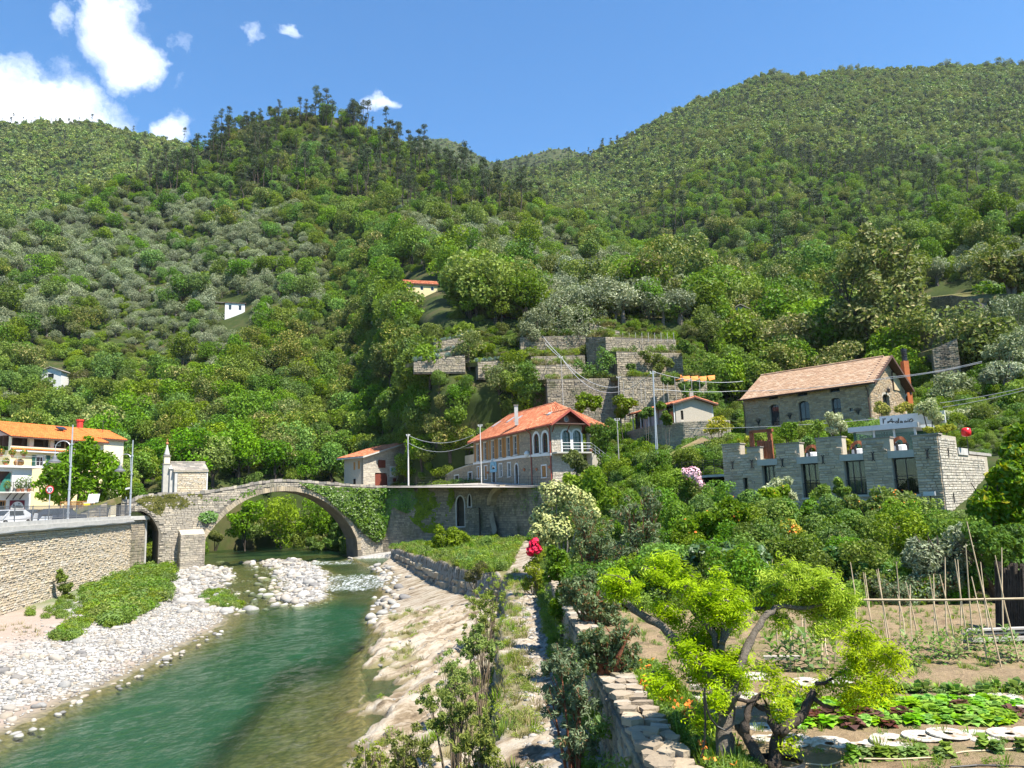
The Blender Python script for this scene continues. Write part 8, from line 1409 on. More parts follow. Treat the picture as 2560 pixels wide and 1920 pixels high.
# round pale mats between the rows
disc=MB();n=22;rr_=[.06,.10,.20,.262,.27,.262];zz_=[.012,.016,.018,.022,.008,0];V=[(r_*math.cos(6.2832*j/n),r_*math.sin(6.2832*j/n),z)for r_,z in zip(rr_,zz_)for j in range(n)];disc.add(V,[(i*n+j,i*n+(j+1)%n,(i+1)*n+(j+1)%n,(i+1)*n+j)for i in range(5)for j in range(n)],0,.5)
m,t=newmat('chalky_plastic');c=t.mix(t.math('MULTIPLY',t.math('SUBTRACT',t.noise(7,6,.75,pos(t)),.44,clamp=True),6,clamp=True),(.50,.48,.43),(.26,.19,.12));done(t,c,.8,.2);M['disc']=m;dm=disc.mesh('planting_mat',M['disc'])
for row,pts in(('front',[(470,1450),(712,1432),(950,1420),(1180,1405),(1385,1397),(1610,1388),(1855,1385),(175,1420),(2050,1370)]),('middle',[(985,1140),(1210,1120),(1470,1108),(1665,1092),(1815,1086),(1930,1130),(550,985),(150,1170)])):
 for k,(x,y)in enumerate(pts):
  p=W(*z7(x,y),z=3.19);o=link('planting_mat',dm,None,(p.x,p.y,float(gz(np.array(p.x),np.array(p.y)))+.012));s_=g.uniform(.92,1.1);o.scale=(s_,s_,1);o.rotation_euler=(g.normal(0,.03),g.normal(0,.03),g.uniform(0,6));tag(o,f'round pale planting mat in the {row} row on the garden soil','mat',f'round mats, {row} row')
for k,(x,y)in enumerate([(1200,955),(1110,1060),(1580,1000),(1260,1320),(1310,1390),(1420,1290),(1000,960)]):p=W(*z6(x,y),z=3.19);o=link('planting_mat',dm,None,(p.x,p.y,float(gz(np.array(p.x),np.array(p.y)))+.012));o.rotation_euler=(g.normal(0,.03),g.normal(0,.03),1.3*k);tag(o,'round pale planting mat under the lime green tree','mat','round mats under the tree')
def rosette(n,L_,w,el0,el1,mat,seed,h=0):
 rng=np.random.default_rng(seed);v_=MB()
 for q in range(n):
  a,el=q*2.4+rng.uniform(-.3,.3),el0+(el1-el0)*q/n;d=np.array([math.cos(a)*math.cos(el),math.sin(a)*math.cos(el),math.sin(el)]);s_=np.array([-math.sin(a),math.cos(a),0])*w*rng.uniform(.8,1.2);l_=L_*rng.uniform(.8,1.15);u_=np.array([0,0,h*q/n]);v_.add([u_-s_*.3,u_+s_*.3,u_+d*l_*.6+s_+[0,0,.02],u_+d*l_*.6-s_+[0,0,.02],u_+d*l_-[0,0,.03]],[(0,1,2,3),(3,2,4)],0,rng.random())
 return v_.mesh('plant',M[mat])
LET=[rosette(18,.15,.055,.15,1.2,'lettuce',i)for i in range(4)];RED=[rosette(18,.15,.05,.15,1.2,'redlet',i)for i in range(3)];SQ=[rosette(13,.23,.075,.2,1.25,'crop',10+i,.05)for i in range(4)];TOM=[rosette(24,.20,.045,-.3,.8,'crop',20+i,.65)for i in range(4)];CUC=[rosette(24,.12,.055,.0,1.0,'weed',30+i,.10)for i in range(4)]
def plant(nm,me,p,s,lab,cat,grp):
 o=link(nm,me,None,(p.x,p.y,float(gz(np.array(p.x),np.array(p.y)))));o.rotation_euler.z=g.uniform(0,6.28);s*=g.uniform(.8,1.2);o.scale=(s,s,s);return tag(o,lab,cat,grp)
for x in np.linspace(80,1880,26):
 for y in np.linspace(1150,1310,4):f=(x-80)/1800;p=W(*z7(x+g.uniform(-25,25),y-f*20+g.uniform(-12,12)),z=3.17);plant('lettuce',LET[int(g.integers(4))],p,1.15,'bright green lettuce in the long bed','lettuce','green lettuces in the long bed')
for x,y in((285,1280),(390,1285),(460,1262),(640,1312),(700,1252),(800,1262),(910,1302),(1020,1232),(1480,1195),(240,1290),(350,1268),(1890,1225)):plant('red_lettuce',RED[int(g.integers(3))],W(*z7(x,y+8),z=3.17),1.5,'dark red lettuce at the front edge of the green bed','lettuce','red lettuces in the long bed')
for x in np.linspace(900,1990,15):plant('squash_plant',SQ[int(g.integers(4))],W(*z7(x+g.uniform(-15,15),1050+g.uniform(-15,15)),z=3.17),.8,'squash plant in the row behind the middle mats','plant','squash plants behind the middle mats')
for x,y in[(650,1575),(730,1560),(800,1550),(880,1560),(950,1545),(1030,1540),(1110,1545),(1180,1530),(1310,1545),(1370,1530),(1660,1500),(1760,1520),(1950,1500)]:plant('cucumber_plant',CUC[int(g.integers(4))],W(*z7(x,y+15),z=3.15),1.0,'low leafy cucumber plant in the nearest row','plant','cucumber plants in the nearest row')
for i in range(22):plant('tomato_plant',TOM[int(g.integers(4))],W(*z7(1080+i*42+g.uniform(-12,12),800+g.uniform(-50,60)),z=3.15),.72,'young tomato plant at the foot of the bean canes','plant','tomato plants at the canes')
for x,y in((1325,900),(1380,920),(1470,930),(1540,900),(1590,930),(1680,910),(1800,900),(1640,880),(1440,890)):plant('tomato_plant',TOM[int(g.integers(4))],W(*z6(x,y),z=3.15),1.0,'tall thin tomato plant on a cane left of the bean row','plant','tomato plants left of the bean row')
for x,y,l_ in((650,1150,.3),(750,1165,.3),(690,1000,.5),(1260,830,.7),(620,860,.4),(690,1060,.35)):p=W(*z6(x,y),z=3.2);v_=MB();a=g.uniform(-.5,.5);v_.obox(p,(l_*math.cos(a),l_*math.sin(a),.01),(-.13*math.sin(a),.13*math.cos(a),0),(0,0,.07));o=v_.build('loose_slab',M['st_pale'],loc=p);tag(o,'loose flat stone lying on the soil left of the tree','stone','loose stones beside the tree')
def hose(nm,pts,r,mat,lab,cat='hose'):v_=MB();v_.tube(pts,r,6);o=v_.build(nm,M[mat],loc=pts[0]);return tag(o,lab,cat)
hz_=lambda q:(lambda p:Vector((p.x,p.y,float(gz(np.array(p.x),np.array(p.y)))+.02)))(W(*q,z=3.17))
hose('drip_hose',[hz_(z7(x,y))for x,y in((180,1615),(450,1605),(640,1580),(1000,1590),(1300,1550),(1500,1525),(1960,1500))],.011,'cane','tan drip hose along the nearest row');hose('drip_hose',[hz_(z7(x,y))for x,y in((1400,1640),(1600,1620),(1800,1630),(2000,1650))],.012,'cable','black drip hose at the lower right corner');hose('drip_hose',[hz_(z6(x,y))for x,y in((600,1205),(900,1180),(1400,1130),(1700,1110))],.010,'cane','tan drip hose behind the tree trunks')
# ---------------------------------------------------------------- the lime green feather leaved tree in front
ft=thing('feather_tree',W(*z6(960,1655),z=3.13),'low pruned tree with lime green feathery leaves and knotty branches','tree');TY=10.6
def limb(pts,r0,r1,Y0,Y1,mat='bark'):
 P=[W(*z6(x,y),Y=Y0+(Y1-Y0)*i/max(1,len(pts)-1))for i,(x,y)in enumerate(pts)];Q=[]
 for a,b in zip(P,P[1:]):Q+=[a,(a+b)/2+Vector((g.normal(0,.012),0,g.normal(0,.012)))]
 Q.append(P[-1]);v_=MB();v_.tube(Q,[(r0+(r1-r0)*i/(len(Q)-1))*g.uniform(.92,1.12)for i in range(len(Q))],9);return v_
for nm,pts,r0,r1,Y0,Y1 in(('trunk',[(965,1690),(960,1500),(955,1350),(985,1180),(960,1060)],.115,.075,10.4,10.7),('trunk',[(1010,1690),(1000,1520),(975,1380)],.085,.06,10.5,10.5),('branch',[(955,1100),(900,1000),(820,900),(740,830),(640,760)],.06,.04,10.7,10.9),('branch',[(640,760),(560,650),(480,570),(380,520),(300,470),(250,440),(180,380),(110,330)],.062,.040,10.9,11.4),('branch',[(960,1080),(930,900),(910,760),(880,640),(760,500),(700,430),(650,350),(610,290),(570,240)],.055,.028,10.8,11.6),('branch',[(985,1150),(1040,980),(1100,820),(1130,730),(1170,650),(1230,560),(1290,470),(1340,430),(1440,420),(1590,430),(1700,400)],.065,.025,10.7,11.8),('branch',[(930,760),(970,640),(1010,575),(1080,510),(1130,450),(1260,430)],.042,.030,10.9,11.7),('branch',[(940,700),(945,560),(955,430),(930,330)],.04,.02,10.9,11.8),('branch',[(650,340),(760,345),(830,370),(840,410)],.022,.014,11.3,11.3),
('branch',[(970,1240),(1010,1190),(1050,1130),(1080,1080)],.03,.02,10.5,10.3)):
 limb(pts,r0,r1,Y0,Y1).build(nm,M['bark'],ft,True)
ft2=thing('knotty_tree',W(*z6(1330,1670),z=3.13),'dark bent double trunk tree right of the lime green crown','tree')
for nm,pts,r0,r1 in(('trunk',[(1325,1700),(1345,1560),(1365,1430),(1380,1370)],.095,.075),('branch',[(1375,1390),(1440,1340),(1510,1290),(1570,1230),(1610,1140),(1645,1070)],.075,.045),('branch',[(1370,1400),(1310,1300),(1285,1210),(1220,1190),(1190,1170)],.055,.022),('trunk',[(1240,1640),(1190,1540),(1140,1450),(1080,1370),(1050,1350)],.075,.045),('branch',[(1110,1390),(1135,1270),(1150,1180),(1190,1120),(1240,1090),(1310,1095)],.06,.02),('branch',[(1650,1130),(1720,1180),(1790,1200),(1850,1195)],.030,.018),('branch',[(1660,1010),(1730,1005),(1800,965),(1880,920),(1930,910)],.025,.012),('branch',[(1060,1130),(1130,1150),(1210,1130),(1250,1100),(1270,1150),(1300,1200)],.022,.012)):
 limb(pts,r0,r1,10.2,10.4).build(nm,M['bark_dark'],ft2,True)
def sprays(T_,lobes,n,seed,Yd=11.2):
 rng=np.random.default_rng(seed);L=[]
 for lb in lobes:
  zf=z7 if len(lb)>3 and lb[3]==7 else z6;u,v=zf(lb[0],lb[1]);r=lb[2]*.32553*Yd/FPX*1.2;Yc=Yd+rng.uniform(-.75,.45);c=np.array(W(u,v,Y=Yc));L.append((c,(r*.62,r*.62,r*.42)))
  for k in range(9):d=rng.normal(size=3);d/=np.linalg.norm(d);q=r*rng.uniform(.18,.42);L.append((c+d*r*rng.uniform(.8,1.15)*np.array([.85,.85,.62]),(q,q,q*.45)))
 C,N,rr=crown_pts(L,n,rng,out=.3,up=.9,rn=.45,shell=.55);D=rng.normal(size=(n,3));D[:,2]=D[:,2]*.3-.12;D/=np.linalg.norm(D,axis=1,keepdims=True);v_=MB();allV,allF,allR=[],[],[]
 Nn=N/np.linalg.norm(N,axis=1,keepdims=True);Sd=np.cross(Nn,D);Sd/=np.linalg.norm(Sd,axis=1,keepdims=True)+1e-9
 for k in range(5): # a feather: five little leaflet pairs along one rib
  c=C+D*(.048*(k-2))-np.array([0,0,1])*.006*k*k
  for sg in(-1,1):c2=c+Sd*(.040*sg*(1.15-.12*k));T=(Sd*sg*.044+D*.020)*(1.15-.12*k);Bv=D*.0115;allV.append(np.stack([c2-T*.8,c2+Bv,c2+T,c2-Bv],1));allR.append(rr)
 V=np.concatenate(allV).reshape(-1,3);v_.arr(V,np.arange(len(V)).reshape(-1,4),0,np.concatenate(allR));v_.build('foliage',M['lime'],T_);v_=MB()
 for c_,r_ in L[::3]:
  for k in range(3):d=rng.normal(size=3)*[1,1,.5];v_.tube([c_-d*r_[0]*.5,c_+[0,0,.02],c_+d*r_[0]*.7],[.009,.007,.003],4)
 v_.build('twigs',M['bark'],T_,kind='stuff')
sprays(ft,[(150,220,110),(100,280,80),(230,290,80),(520,110,120),(620,180,110),(430,160,70),(660,260,90),(880,260,90),(900,160,50),(980,330,120),(1050,420,100),(800,350,110),(900,460,120),(1000,520,90),(700,640,130),(640,720,90),(780,720,100),(900,850,150),(1080,840,150),(760,900,110),(960,980,130),(880,1110,90),(500,960,100),(440,1000,70),(520,1040,70),(770,1290,55),(840,560,120),(560,500,90),(470,440,80),(930,1190,60)],2700,1)
sprays(ft,[(1350,250,110),(1450,330,90),(1300,320,80),(1480,150,120),(1600,250,140),(1420,90,60),(1700,300,140),(1820,380,140),(1760,200,90),(1680,430,100),(1850,480,90),(1750,560,90),(1400,520,80),(1330,180,70),(1250,380,70),(1900,330,70),(1580,400,80)],1900,2,12.0)
sprays(ft2,[(700,620,90,7),(620,660,70,7),(780,740,100,7),(680,820,100,7),(880,780,90,7),(980,850,80,7),(980,730,60,7),(760,880,80,7),(640,1000,80,7),(760,1060,90,7),(600,1100,80,7),(470,1010,70,7),(900,1040,80,7),(1340,950,70),(1450,1040,60),(1620,1060,60),(1440,1450,60),(1480,1400,40),(1380,1190,70),(1320,1050,50),(840,960,60,7),(560,930,50,7)],850,3,10.6)
hose('black_hose',[W(*z6(x,y),Y=10.3)for x,y in((805,1040),(800,1150),(810,1300),(805,1420),(790,1540),(760,1620))],.014,'cable','black hose hanging from the lime green tree');hose('black_hose',[W(*z6(x,y),Y=10.25)for x,y in((800,1080),(820,1200),(850,1280),(900,1340),(960,1370),(1020,1330),(1035,1230),(1020,1120))],.014,'cable','black hose looped round the main trunk')
b=W(*z6(1300,1660),z=3.2);hose('hose_coil',[b+Vector((.42*math.cos(a)*(1+.02*math.sin(a*.7)),.30*math.sin(a),.02+.012*(a/6.28)))for a in np.linspace(0,6.28*5,110)],.015,'cable','coil of black hose round the dark bent tree')
# ---------------------------------------------------------------- poles, cables, far houses
def pole(name,t_,b_,Y,r0,r1,mat,label,cross=None,twin=None):
 p,q=W(*b_,Y=Y),W(*t_,Y=Y);T_=thing(name,p,label,'pole');v_=MB();v_.tube([p-Vector((0,0,.6)),q],[r0,r1],8);v_.build('shaft',M[mat],T_)
 if twin:v_=MB();v_.tube([p+Vector((twin,0,-.6)),q+Vector((.08,0,0))],[r0,r1],8);v_.build('second_shaft',M[mat],T_)
 v_=MB();v_.tube([q+Vector((-.25,0,-.25)),q+Vector((.25,0,-.25))],.03,5)
 for k in(-.22,.22):v_.lathe(q+Vector((k,0,-.2)),[(.03,0),(.06,.05),(.05,.14),(.02,.16)],6)
 v_.build('insulators',M['white'],T_,kind='stuff');return q
pole('power_pole',z3(553,432),z3(557,884),104,.12,.08,'pole_conc','pale concrete pole beside the garage house');pole('power_pole',z3(1175,347),z3(1188,862),92,.07,.05,'pole_conc','pale thin pole before the ochre shutters');pole('power_pole',z4(352,450),z4(376,910),106,.07,.04,'woodpole','tall bare pole rising behind the red tiled roof');pole('power_pole',z4(1145,578),z4(1197,1388),74,.06,.04,'galv','tall grey double pole before the vine shed',twin=-.22);pole('power_pole',z4(838,985),z4(860,1485),79,.05,.05,'woodpole','short weathered pole left of the round wall');pole('power_pole',z4(850,622),z4(852,815),104,.04,.03,'pole_conc','short pale pole at the corner of the lowest terrace wall')
bz2=zoom(900,640,.525)
pole('power_pole',bz2(704,38),bz2(711,168),165,.10,.07,'pole_conc','white pole standing among the olives above the purple tree');pole('power_pole',bz2(733,80),bz2(736,165),168,.05,.04,'pole_conc','shorter white pole right beside the one above the purple tree');pole('power_pole',bz2(772,72),bz2(774,125),180,.05,.04,'pole_conc','small white pole furthest up among the olives')
def cable(a,b,sag,r,label,n=16):a,b=Vector(a),Vector(b);v_=MB();v_.tube([a+(b-a)*i/n-Vector((0,0,sag*4*(i/n)*(1-i/n)))for i in range(n+1)],r,5);o=v_.build('cable',M['wire'],loc=a);return tag(o,label,'cable')
cable(W(*bz2(703,40),Y=165),W(*z4(352,452),Y=106),2.5,.05,'thick pale cable dropping from the upper white pole to the bare pole');cable(W(*bz2(712,60),Y=165),W(*z4(360,470),Y=106),3.2,.05,'second pale cable dropping beside the thick one');cable(W(*z4(352,452),Y=106),W(*z4(1142,590),Y=74),3.4,.035,'pale cable sagging from the bare pole to the double pole');cable(W(*z4(360,470),Y=106),W(*z4(850,716),Y=104),1.3,.04,'pale cable sagging from the bare pole to the short pale pole')
cable(W(*z4(1150,585),Y=74),W(*z4(1925,667),Y=84),.5,.03,'upper pale cable from the double pole to the hotel roof');cable(W(*z4(1165,735),Y=74),W(*z4(1885,750),Y=84),.2,.03,'lower pale cable from the double pole to the hotel eave');cable(W(*z5(215,476),Y=88),W(*z5(1560,352),Y=66),.35,.028,'pale cable passing along the hotel eave');cable(W(*z5(1560,352),Y=66),W(*z5(2330,220),Y=52),.15,.028,'thick pale cable leaving the frame at the right, upper line');cable(W(*z5(1410,380),Y=67),W(*z5(2330,232),Y=52.3),.15,.022,'second line just below the thick upper cable at the right');cable(W(*y7(460,1128),Y=60),W(*y7(1150,1000),Y=52),.1,.02,'upper of the two thin cables over the variegated hedge');cable(W(*y7(480,1162),Y=60),W(*y7(1150,1020),Y=52),.1,.02,'lower of the two thin cables over the variegated hedge');cable(W(*z4(1460,1075),Y=73),W(*z5(1440,715),Y=62),.2,.018,'thin cable passing before the stone hotel windows');cable(W(*z3(560,445),Y=104),W(*z3(1118,440),Y=94),1.0,.028,'upper cable from the concrete pole to the shuttered house');cable(W(*z3(560,510),Y=104),W(*z3(1118,500),Y=94),1.2,.024,'lower cable from the concrete pole to the shuttered house')
def hill_at(name,u,v):U,V,P=HILLS[name];i=np.argmin((U-u)**2+(V-v)**2);return P.reshape(-1,3)[i]
def mini(name,hn,u0,u1,vt,vb,wall,roof_m,label,ratio=.8,apex=None,wins=2,along=True,tile='pan',Y=None):
 Yh=Y or float(hill_at(hn,(u0+u1)/2,vb)[1])-5;F=Fr(W(u0,vb,Y=Yh),W(u1,vb,Y=Yh+(2 if along else 0)));z0=F.px((u0,vb))[1];ze=F.px(((u0+u1)/2,vt))[1];T_=thing(name,F.pt(F.L/2,z0-1),label,'house');dp=F.L*ratio;hw=[(F.L*(k+.35)/wins,F.L*(k+.65)/wins,z0+(ze-z0)*.35,z0+(ze-z0)*.8)for k in range(wins)];mb=MB();wall_body(None,F,0,F.L,z0-2.5,ze,hw,.3,wall,mb=mb);mb.obox(F.pt(F.L-.3,z0-2.5,-.3),F.E*.3,-F.N*dp,F.Z*(ze-z0+2.5));mb.obox(F.pt(0,z0-2.5,-.3),F.E*.3,-F.N*dp,F.Z*(ze-z0+2.5))
 za=ze+(apex or dp*.22)
 if not along:mb.poly([F.pt(0,ze),F.pt(F.L,ze),F.pt(F.L/2,za)],-F.N*dp)
 mb.build('wall',M[wall],T_)
 for h in hw:window(T_,F,h,0,'white','glass',.08,.1,1,1)
 if along:roof(T_,F,0,F.L,dp,ze,za,.35,.35,roof_m,.4,.5,tile)
 else:
  v_=MB();k_=(za-ze)/(F.L/2);a,b,c=F.pt(-.5,ze-.5*k_+.1,.5),F.pt(F.L/2,za+.1,.5),F.pt(F.L+.5,ze-.5*k_+.1,.5);v_.poly([a,b,b-F.N*(dp+1),a-F.N*(dp+1)],(0,0,.15));v_.poly([c,b,b-F.N*(dp+1),c-F.N*(dp+1)],(0,0,.15));v_.build('roof',M[roof_m],T_)
 return T_,F,z0,ze
mini('hill_house','near_hill',99,152,929,956,'white_w','slate','small white gabled house among bright bushes low on the left slope',1.0,1.0,1,False);T_,F_,z0,ze=mini('hill_house','near_hill',562,612,757,784,'white_w','slate','small white flat roofed house in the middle of the olive slope',.8,.25,2,True,'flat');v_=MB();v_.obox(F_.pt(-3,ze-.2,.3),F_.E*3,-F_.N*3,F_.Z*.15);
v_.build('lean_to',M['slate'],T_);mini('hill_house','near_hill',1015,1094,709,733,'cream_w','t_red','ochre house with low red roof half hidden in trees above the bridge',.7,1.3,3,True,Y=float(hill_at('near_hill',1055,742)[1])-9);mini('hill_shed','near_hill',1372,1402,614,632,'paleconc','slate','small grey shed high on the vineyard terrace',.8,.3,1,True,'flat');mini('hill_shed','right_slope',1830,1874,775,800,'paleconc','slate','pale shed with slanted grey roof in the wood above the hotel',.9,.9,1,False,Y=150)
# ---------------------------------------------------------------- hotel terrace furniture
def chair(x,y,Y,label):
 p=W(*z5(x,y),Y=Y);p=Vector((p.x,p.y,Zf));T_=thing('terrace_chair',p,label,'chair');v_=MB();n=9
 for i in range(n):a0,a1=R(-10+200*i/n),R(-10+200*(i+.94)/n);v_.poly([p+Vector((.52*math.cos(a),.25*abs(math.cos(a))-.2,.55+.52*math.sin(a)))if k else p+Vector((.30*math.cos(a),.25*abs(math.cos(a))-.2,.55+.30*math.sin(a)))for a,k in((a0,0),(a0,1),(a1,1),(a1,0))],(0,.07,0))
 v_.build('backrest',M['rustwood'],T_);LA(T_,'seat','white',p,[(.42,0),(.46,.1),(.44,.42),(.36,.5)],14)
 for sx in(-.35,.35):OB(T_,'armrest','blackm',p+Vector((sx-.04,-.4,0)),(.08,0,0),(0,.5,0),(0,0,.62))
chair(865,1000,57.5,'rust backed terrace chair between the third and fourth pillar');chair(1265,985,54.8,'rust backed terrace chair between the fourth and fifth pillar');chair(1625,955,52.0,'rust backed terrace chair between the two right pillars')
FGt=FX.off(-.9);gt=thing('timber_gate',FGt.pt(FGt.px(z5(420,950))[0],Zf),'rust coloured timber frame with plank gate on the hotel terrace','gate')
for(x0,x1,y0,y1,nm)in((325,350,830,1000,'post'),(483,513,812,1060,'post'),(322,515,808,832,'lintel')):r_=FGt.rect(z5,x0,x1,y0,y1);v_=MB();v_.obox(FGt.pt(r_[0],r_[2]-(.3 if nm=='post' else 0),0),FGt.E*(r_[1]-r_[0]),-FGt.N*.3,FGt.Z*(r_[3]-r_[2]+(.3 if nm=='post' else 0)));v_.build(nm,M['rustwood'],gt)
for i in range(6):r_=FGt.rect(z5,412+i*22,431+i*22,898,1062);OB(gt,'plank','rustwood',FGt.pt(r_[0],r_[2],.35),FGt.E*(r_[1]-r_[0]),-FGt.N*.06,FGt.Z*(r_[3]-r_[2]+g.uniform(-.08,.05)))
c=W(*y7(660,1342),Y=51);rl=thing('red_lantern',c-Vector((0,0,.45)),'bright red drum lantern at the right end of the terrace','lantern');v_=MB();v_.lathe(c-Vector((0,0,.38)),[(.16,0),(.27,.06),(.30,.3),(.27,.52),(.1,.58)],16);v_.build('drum',M['redball'],rl,True);TU(rl,'stand','iron',[c-Vector((0,0,1.6)),c-Vector((0,0,.35))],.03,5)
nets=W(*z4(1480,620),Y=105.5);v_=MB()
for i in range(5):q=nets+Vector((-2.4+i*1.15,0,g.uniform(-.2,.2)));v_.add([q,q+Vector((1.1,.2,.1)),q+Vector((1.0,-.1,-.5)),q+Vector((.2,-.2,-.7))],[(0,1,2,3)],0,.5)
o=v_.build('orange_net',M['orange_fl'],loc=nets);tag(o,'torn orange net hanging over the terrace vines','net');o['kind']='thing'
for i in range(11):p=W(*z4(900+i*66+g.uniform(-22,22),715+g.uniform(-15,25)),Y=106.5-i*.35);v_=MB();v_.tube([p-Vector((0,0,2.2)),p+Vector((g.normal(0,.1),0,g.uniform(.4,1.4)))],.04,5);o=v_.build('trellis_post',M['woodpole'],loc=p);tag(o,'thin grey vine post on the lowest terrace','post','vine posts on the lowest terrace')
for i in range(9):p=W(*z4(890+i*55,320),Y=116.5-i*.4);v_=MB();v_.tube([p-Vector((0,0,.2)),p+Vector((.02,0,1.3))],.045,5);o=v_.build('trellis_post',M['woodpole'],loc=p);tag(o,'thin post in the dry grass on the high terrace','post','posts on the high terrace')
# ---------------------------------------------------------------- grass and weeds
def tuft(n,h,w,mat,seed,lean=.5):
 rng=np.random.default_rng(seed);v_=MB()
 for q in range(n):a=rng.uniform(0,6.28);r_=rng.uniform(0,.22);b=np.array([r_*math.cos(a),r_*math.sin(a),-.02]);d=np.array([math.cos(a)*lean*rng.uniform(.2,1.2),math.sin(a)*lean*rng.uniform(.2,1.2),1.0])*h*rng.uniform(.5,1.2);s_=np.array([-math.sin(a),math.cos(a),0])*w;v_.add([b-s_,b+s_,b+d*.6+s_*.8,b+d*.6-s_*.8,b+d-[0,0,h*.08]],[(0,1,2,3),(3,2,4)],0,rng.random())
 return v_.mesh('tuft',M[mat])
def clump(n,r,h,size,mat,seed):rng=np.random.default_rng(seed);C,N,rr=crown_pts([((0,0,h*.5),(r,r,h*.5)),((r*.5,.1*r,h*.6),(r*.5,r*.5,h*.4)),((-r*.4,.3*r,h*.45),(r*.5,r*.5,h*.4))],n,rng,shell=.35);v_=MB();v_.arr(*leaf_quads(C,N,size*rng.uniform(.6,1.3,n),.4,rng),0,rr);return v_.mesh('clump',M[mat])
TG=[tuft(26,.42,.014,'grass',i)for i in range(3)];TD=[tuft(22,.36,.012,'dry',10+i,.7)for i in range(3)];CW=[clump(190,.42,.55,.07,'weed' if i else 'scrub',20+i)for i in range(4)];CS=[clump(90,.22,.30,.035,'scrub',30+i)for i in range(3)];CB=[clump(90,.22,.26,.038,'weed',40+i)for i in range(3)]
its=[];g=np.random.default_rng(31);pick=lambda L_:L_[int(g.integers(len(L_)))]
for poly,n,L_,s0,s1 in(([(480,560),(600,500),(760,470),(860,390),(960,420),(1010,450),(960,540),(880,610),(780,660),(640,715),(520,660)],900,CW,.7,1.7),([(310,780),(380,710),(520,680),(510,730),(400,785)],90,CW,.5,1.0),([(1160,540),(1180,500),(1300,490),(1400,540),(1380,570),(1250,560)],110,CW,.5,1.0),([(240,690),(330,600),(450,600),(480,660),(330,690)],60,CW,.3,.8),([(760,240),(860,420),(830,480),(760,450)],120,CW,.4,1.1),([(150,660),(190,655),(190,690),(150,690)],8,CW,.5,.8),([(0,740),(200,700),(300,760),(0,790)],14,TD,.5,1)):
 xs,ys=[p[0]for p in poly],[p[1]for p in poly];k=0
 while k<n:
  x,y=g.uniform(min(xs),max(xs)),g.uniform(min(ys),max(ys))
  if not inpoly(np.array([x]),np.array([y]),poly)[0]:continue
  k+=1;p=W(*y3(x,y),z=.9 if y>560 else 1.2);z=float(bedz(np.array(p.x),np.array(p.y)))
  if p.x>wallx(p.y)+.1:its.append((pick(L_),(p.x,p.y,z-.05),g.uniform(s0,s1),g.uniform(0,6.28)))
for _ in range(900):
 y=g.uniform(97,126);x=g.uniform(float(xR(y))-1,float(xR(y))+26);kd='broad' if g.random()<.7 else 'brown';s_=g.uniform(.25,.6);its.append((PROTO[kd][int(g.integers(3))][0],(x,y,float(bedz(np.array(x),np.array(y)))-2.4*s_),s_,g.uniform(0,6.28)))
for _ in range(700):
 y=g.uniform(86,126);x=float(xL(y))-g.uniform(-1,24);kd='broad' if g.random()<.7 else 'brown';s_=g.uniform(.2,.5);its.append((PROTO[kd][int(g.integers(3))][0],(x,y,float(bedz(np.array(x),np.array(y)))-2.4*s_),s_,g.uniform(0,6.28)))if x<-40 or y>96 else None
tag(scatter('bank_weeds',its),'green weeds on the gravel bank under the big wall','weeds');its=[]
for _ in range(5200):
 y=g.uniform(50,88);x=g.uniform(float(xV(y))+.3,3.0)
 if abs(x-pathx(y))<1.05 and y<78:continue
 if y>80 and x>-2:continue
 its.append((pick(TG if g.random()<.6 else CW if g.random()<.4 else TD),(x,y,float(rbz(np.array(min(x,1.7)),np.array(y)))-.03),g.uniform(.5,1.2)*(1 if g.random()<.9 else 1.5),g.uniform(0,6.28)))
tag(scatter('bank_grass',its),'bright grass below the terrace wall','grass');its=[]
for _ in range(5200):
 y=g.uniform(9,49);x=g.uniform(float(xR(y))+.4,.4);z=float(rbz(np.array(x),np.array(y)))
 if z<zw(y)+.12:continue
 dens=float(fbm(np.array(x/1.3),np.array(y/1.3),62))+.35*float(ss(-3.2,-1.2,np.array(x)))
 if dens<.16+.1*(y>30)or g.random()<.45:continue
 its.append((pick(TD if g.random()<.45 else CS if g.random()<.8 else TG),(x,y,z-.02),g.uniform(.4,.95),g.uniform(0,6.28)))
for _ in range(500):y=g.uniform(9,46);x=1.25+g.uniform(-.25,.2);its.append((pick(CB),(x,y,float(rbz(np.array(x),np.array(y)))+g.uniform(-.1,1.2)*(x>1.3)),g.uniform(.5,1.3),g.uniform(0,6.28)))
tag(scatter('rock_bank_plants',its),'dry grass and small scrub between the rock layers','grass');its=[];U,V,HP_=HILLS['near_hill'];k9=inpoly(U/1.15732,V/1.15732,NOTREE[0]).nonzero()
for _ in range(2600):
 q=int(g.integers(len(k9[0])));i,j_=min(k9[0][q],U.shape[0]-2),min(k9[1][q],U.shape[1]-2);a,b=g.random(2);p=HP_[i,j_]*(1-a)*(1-b)+HP_[i+1,j_]*a*(1-b)+HP_[i+1,j_+1]*a*b+HP_[i,j_+1]*(1-a)*b;kd=('bright','brown','mixed')[int(g.integers(3))];its.append((PROTO[kd][int(g.integers(3))][0],tuple(p-[0,0,.3]),g.uniform(.14,.32),g.uniform(0,6.28)))
tag(scatter('terrace_scrub',its),'low scrub between the terrace walls','bushes');its=[];fl=[]
for _ in range(1500):
 y=g.uniform(8,16.5);x=2.28+g.uniform(-.12,.42)+.02*(16-y);its.append((pick(CB if g.random()<.9 else TG),(x,y,3.13),g.uniform(.4,.85),g.uniform(0,6.28)))
 if g.random()<.05:fl.append((x-.05,y,3.34))
for _ in range(2400):x,y=g.uniform(3,20),g.uniform(9,26);its.append((pick(CB+CB+TG),(x,y,3.12),g.uniform(.15,.5),g.uniform(0,6.28)))
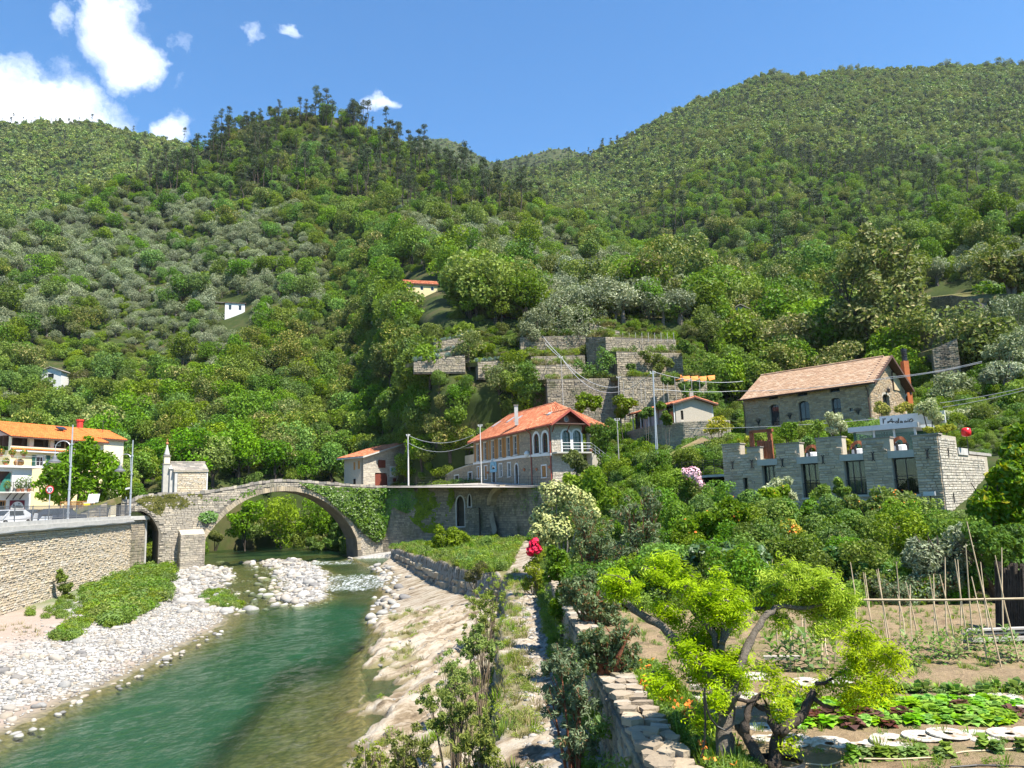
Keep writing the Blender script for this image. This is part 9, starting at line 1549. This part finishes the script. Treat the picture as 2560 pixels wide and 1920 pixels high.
tag(scatter('garden_border',its),'green border plants along the garden wall','plants');v_=MB();C=np.array(fl);n=len(C)
for k in range(4):v_.arr(*leaf_quads(C+g.normal(0,.03,C.shape),g.normal(size=C.shape)+[0,0,1],.035,.8,g),0,g.random(n))
tag(v_.build('border_flowers',M['orange_fl'],kind='stuff',loc=C[0]),'small orange flowers in the border beside the wall','flowers');its=[]
FXn=FX.n;inside=lambda x,y:(lambda s_,d_:-1<s_<FX.L+8 and-17<d_<1.0)(*(lambda q:(float(q@FX.e),float(q@FX.n)))(np.array([x,y])-FX.A));inU=lambda x,y:(lambda s_,d_:-1<s_<FU.L+1 and-9<d_<1.0)(*(lambda q:(float(q@FU.e),float(q@FU.n)))(np.array([x,y])-FU.A))
for _ in range(9500):
 x,y=g.uniform(1.9,70),g.uniform(24.3,116)
 if inside(x,y)or inU(x,y)or(x<4 and y>70)or(x<9 and y>80 and y<104)or abs(PX((x,y,5))[0]-1280)>1900:continue
 kd=('bright','mixed','broad','mixed','mixed')[int(g.integers(5))];s_=g.uniform(.16,.34)*(1.3 if y>70 else .62 if y>38 and x>14 else 1);z=float(slope(x,y));its.append((PROTO[kd][int(g.integers(len(PROTO[kd])))][0],(x,y,z-(1.2 if kd=='broad' else .5)*s_),s_,g.uniform(0,6.28)))
tag(scatter('slope_bushes',its),'low mixed bushes covering the slope behind the garden','bushes');its=[]
for F,T_ in TW:
 top=max(ch.bound_box[6][2]for ch in T_.children if ch.name.startswith('ledge_soil'))+T_.location.z-.4
 for k in range(70):p=F.pt(g.uniform(0,F.L),top,-g.uniform(.05,3));its.append((pick(TD if g.random()<.75 else CW),tuple(p),g.uniform(.9,2.0),g.uniform(0,6.28)))
tag(scatter('terrace_grass',its),'dry grass along the tops of the terrace walls','grass')
# ---------------------------------------------------------------- the air over the valley
m,t=newmat('air');v=t.n('ShaderNodeVolumePrincipled',Color=(.86,.93,1.0),Density=.00005,Anisotropy=.1);t.n('ShaderNodeOutputMaterial',Volume=v)
hb=MB();hb.box(-1500,1500,-60,2600,-5,1150);o=hb.build('haze',m);o['kind']='stuff';o['label']='thin pale blue air over the valley'
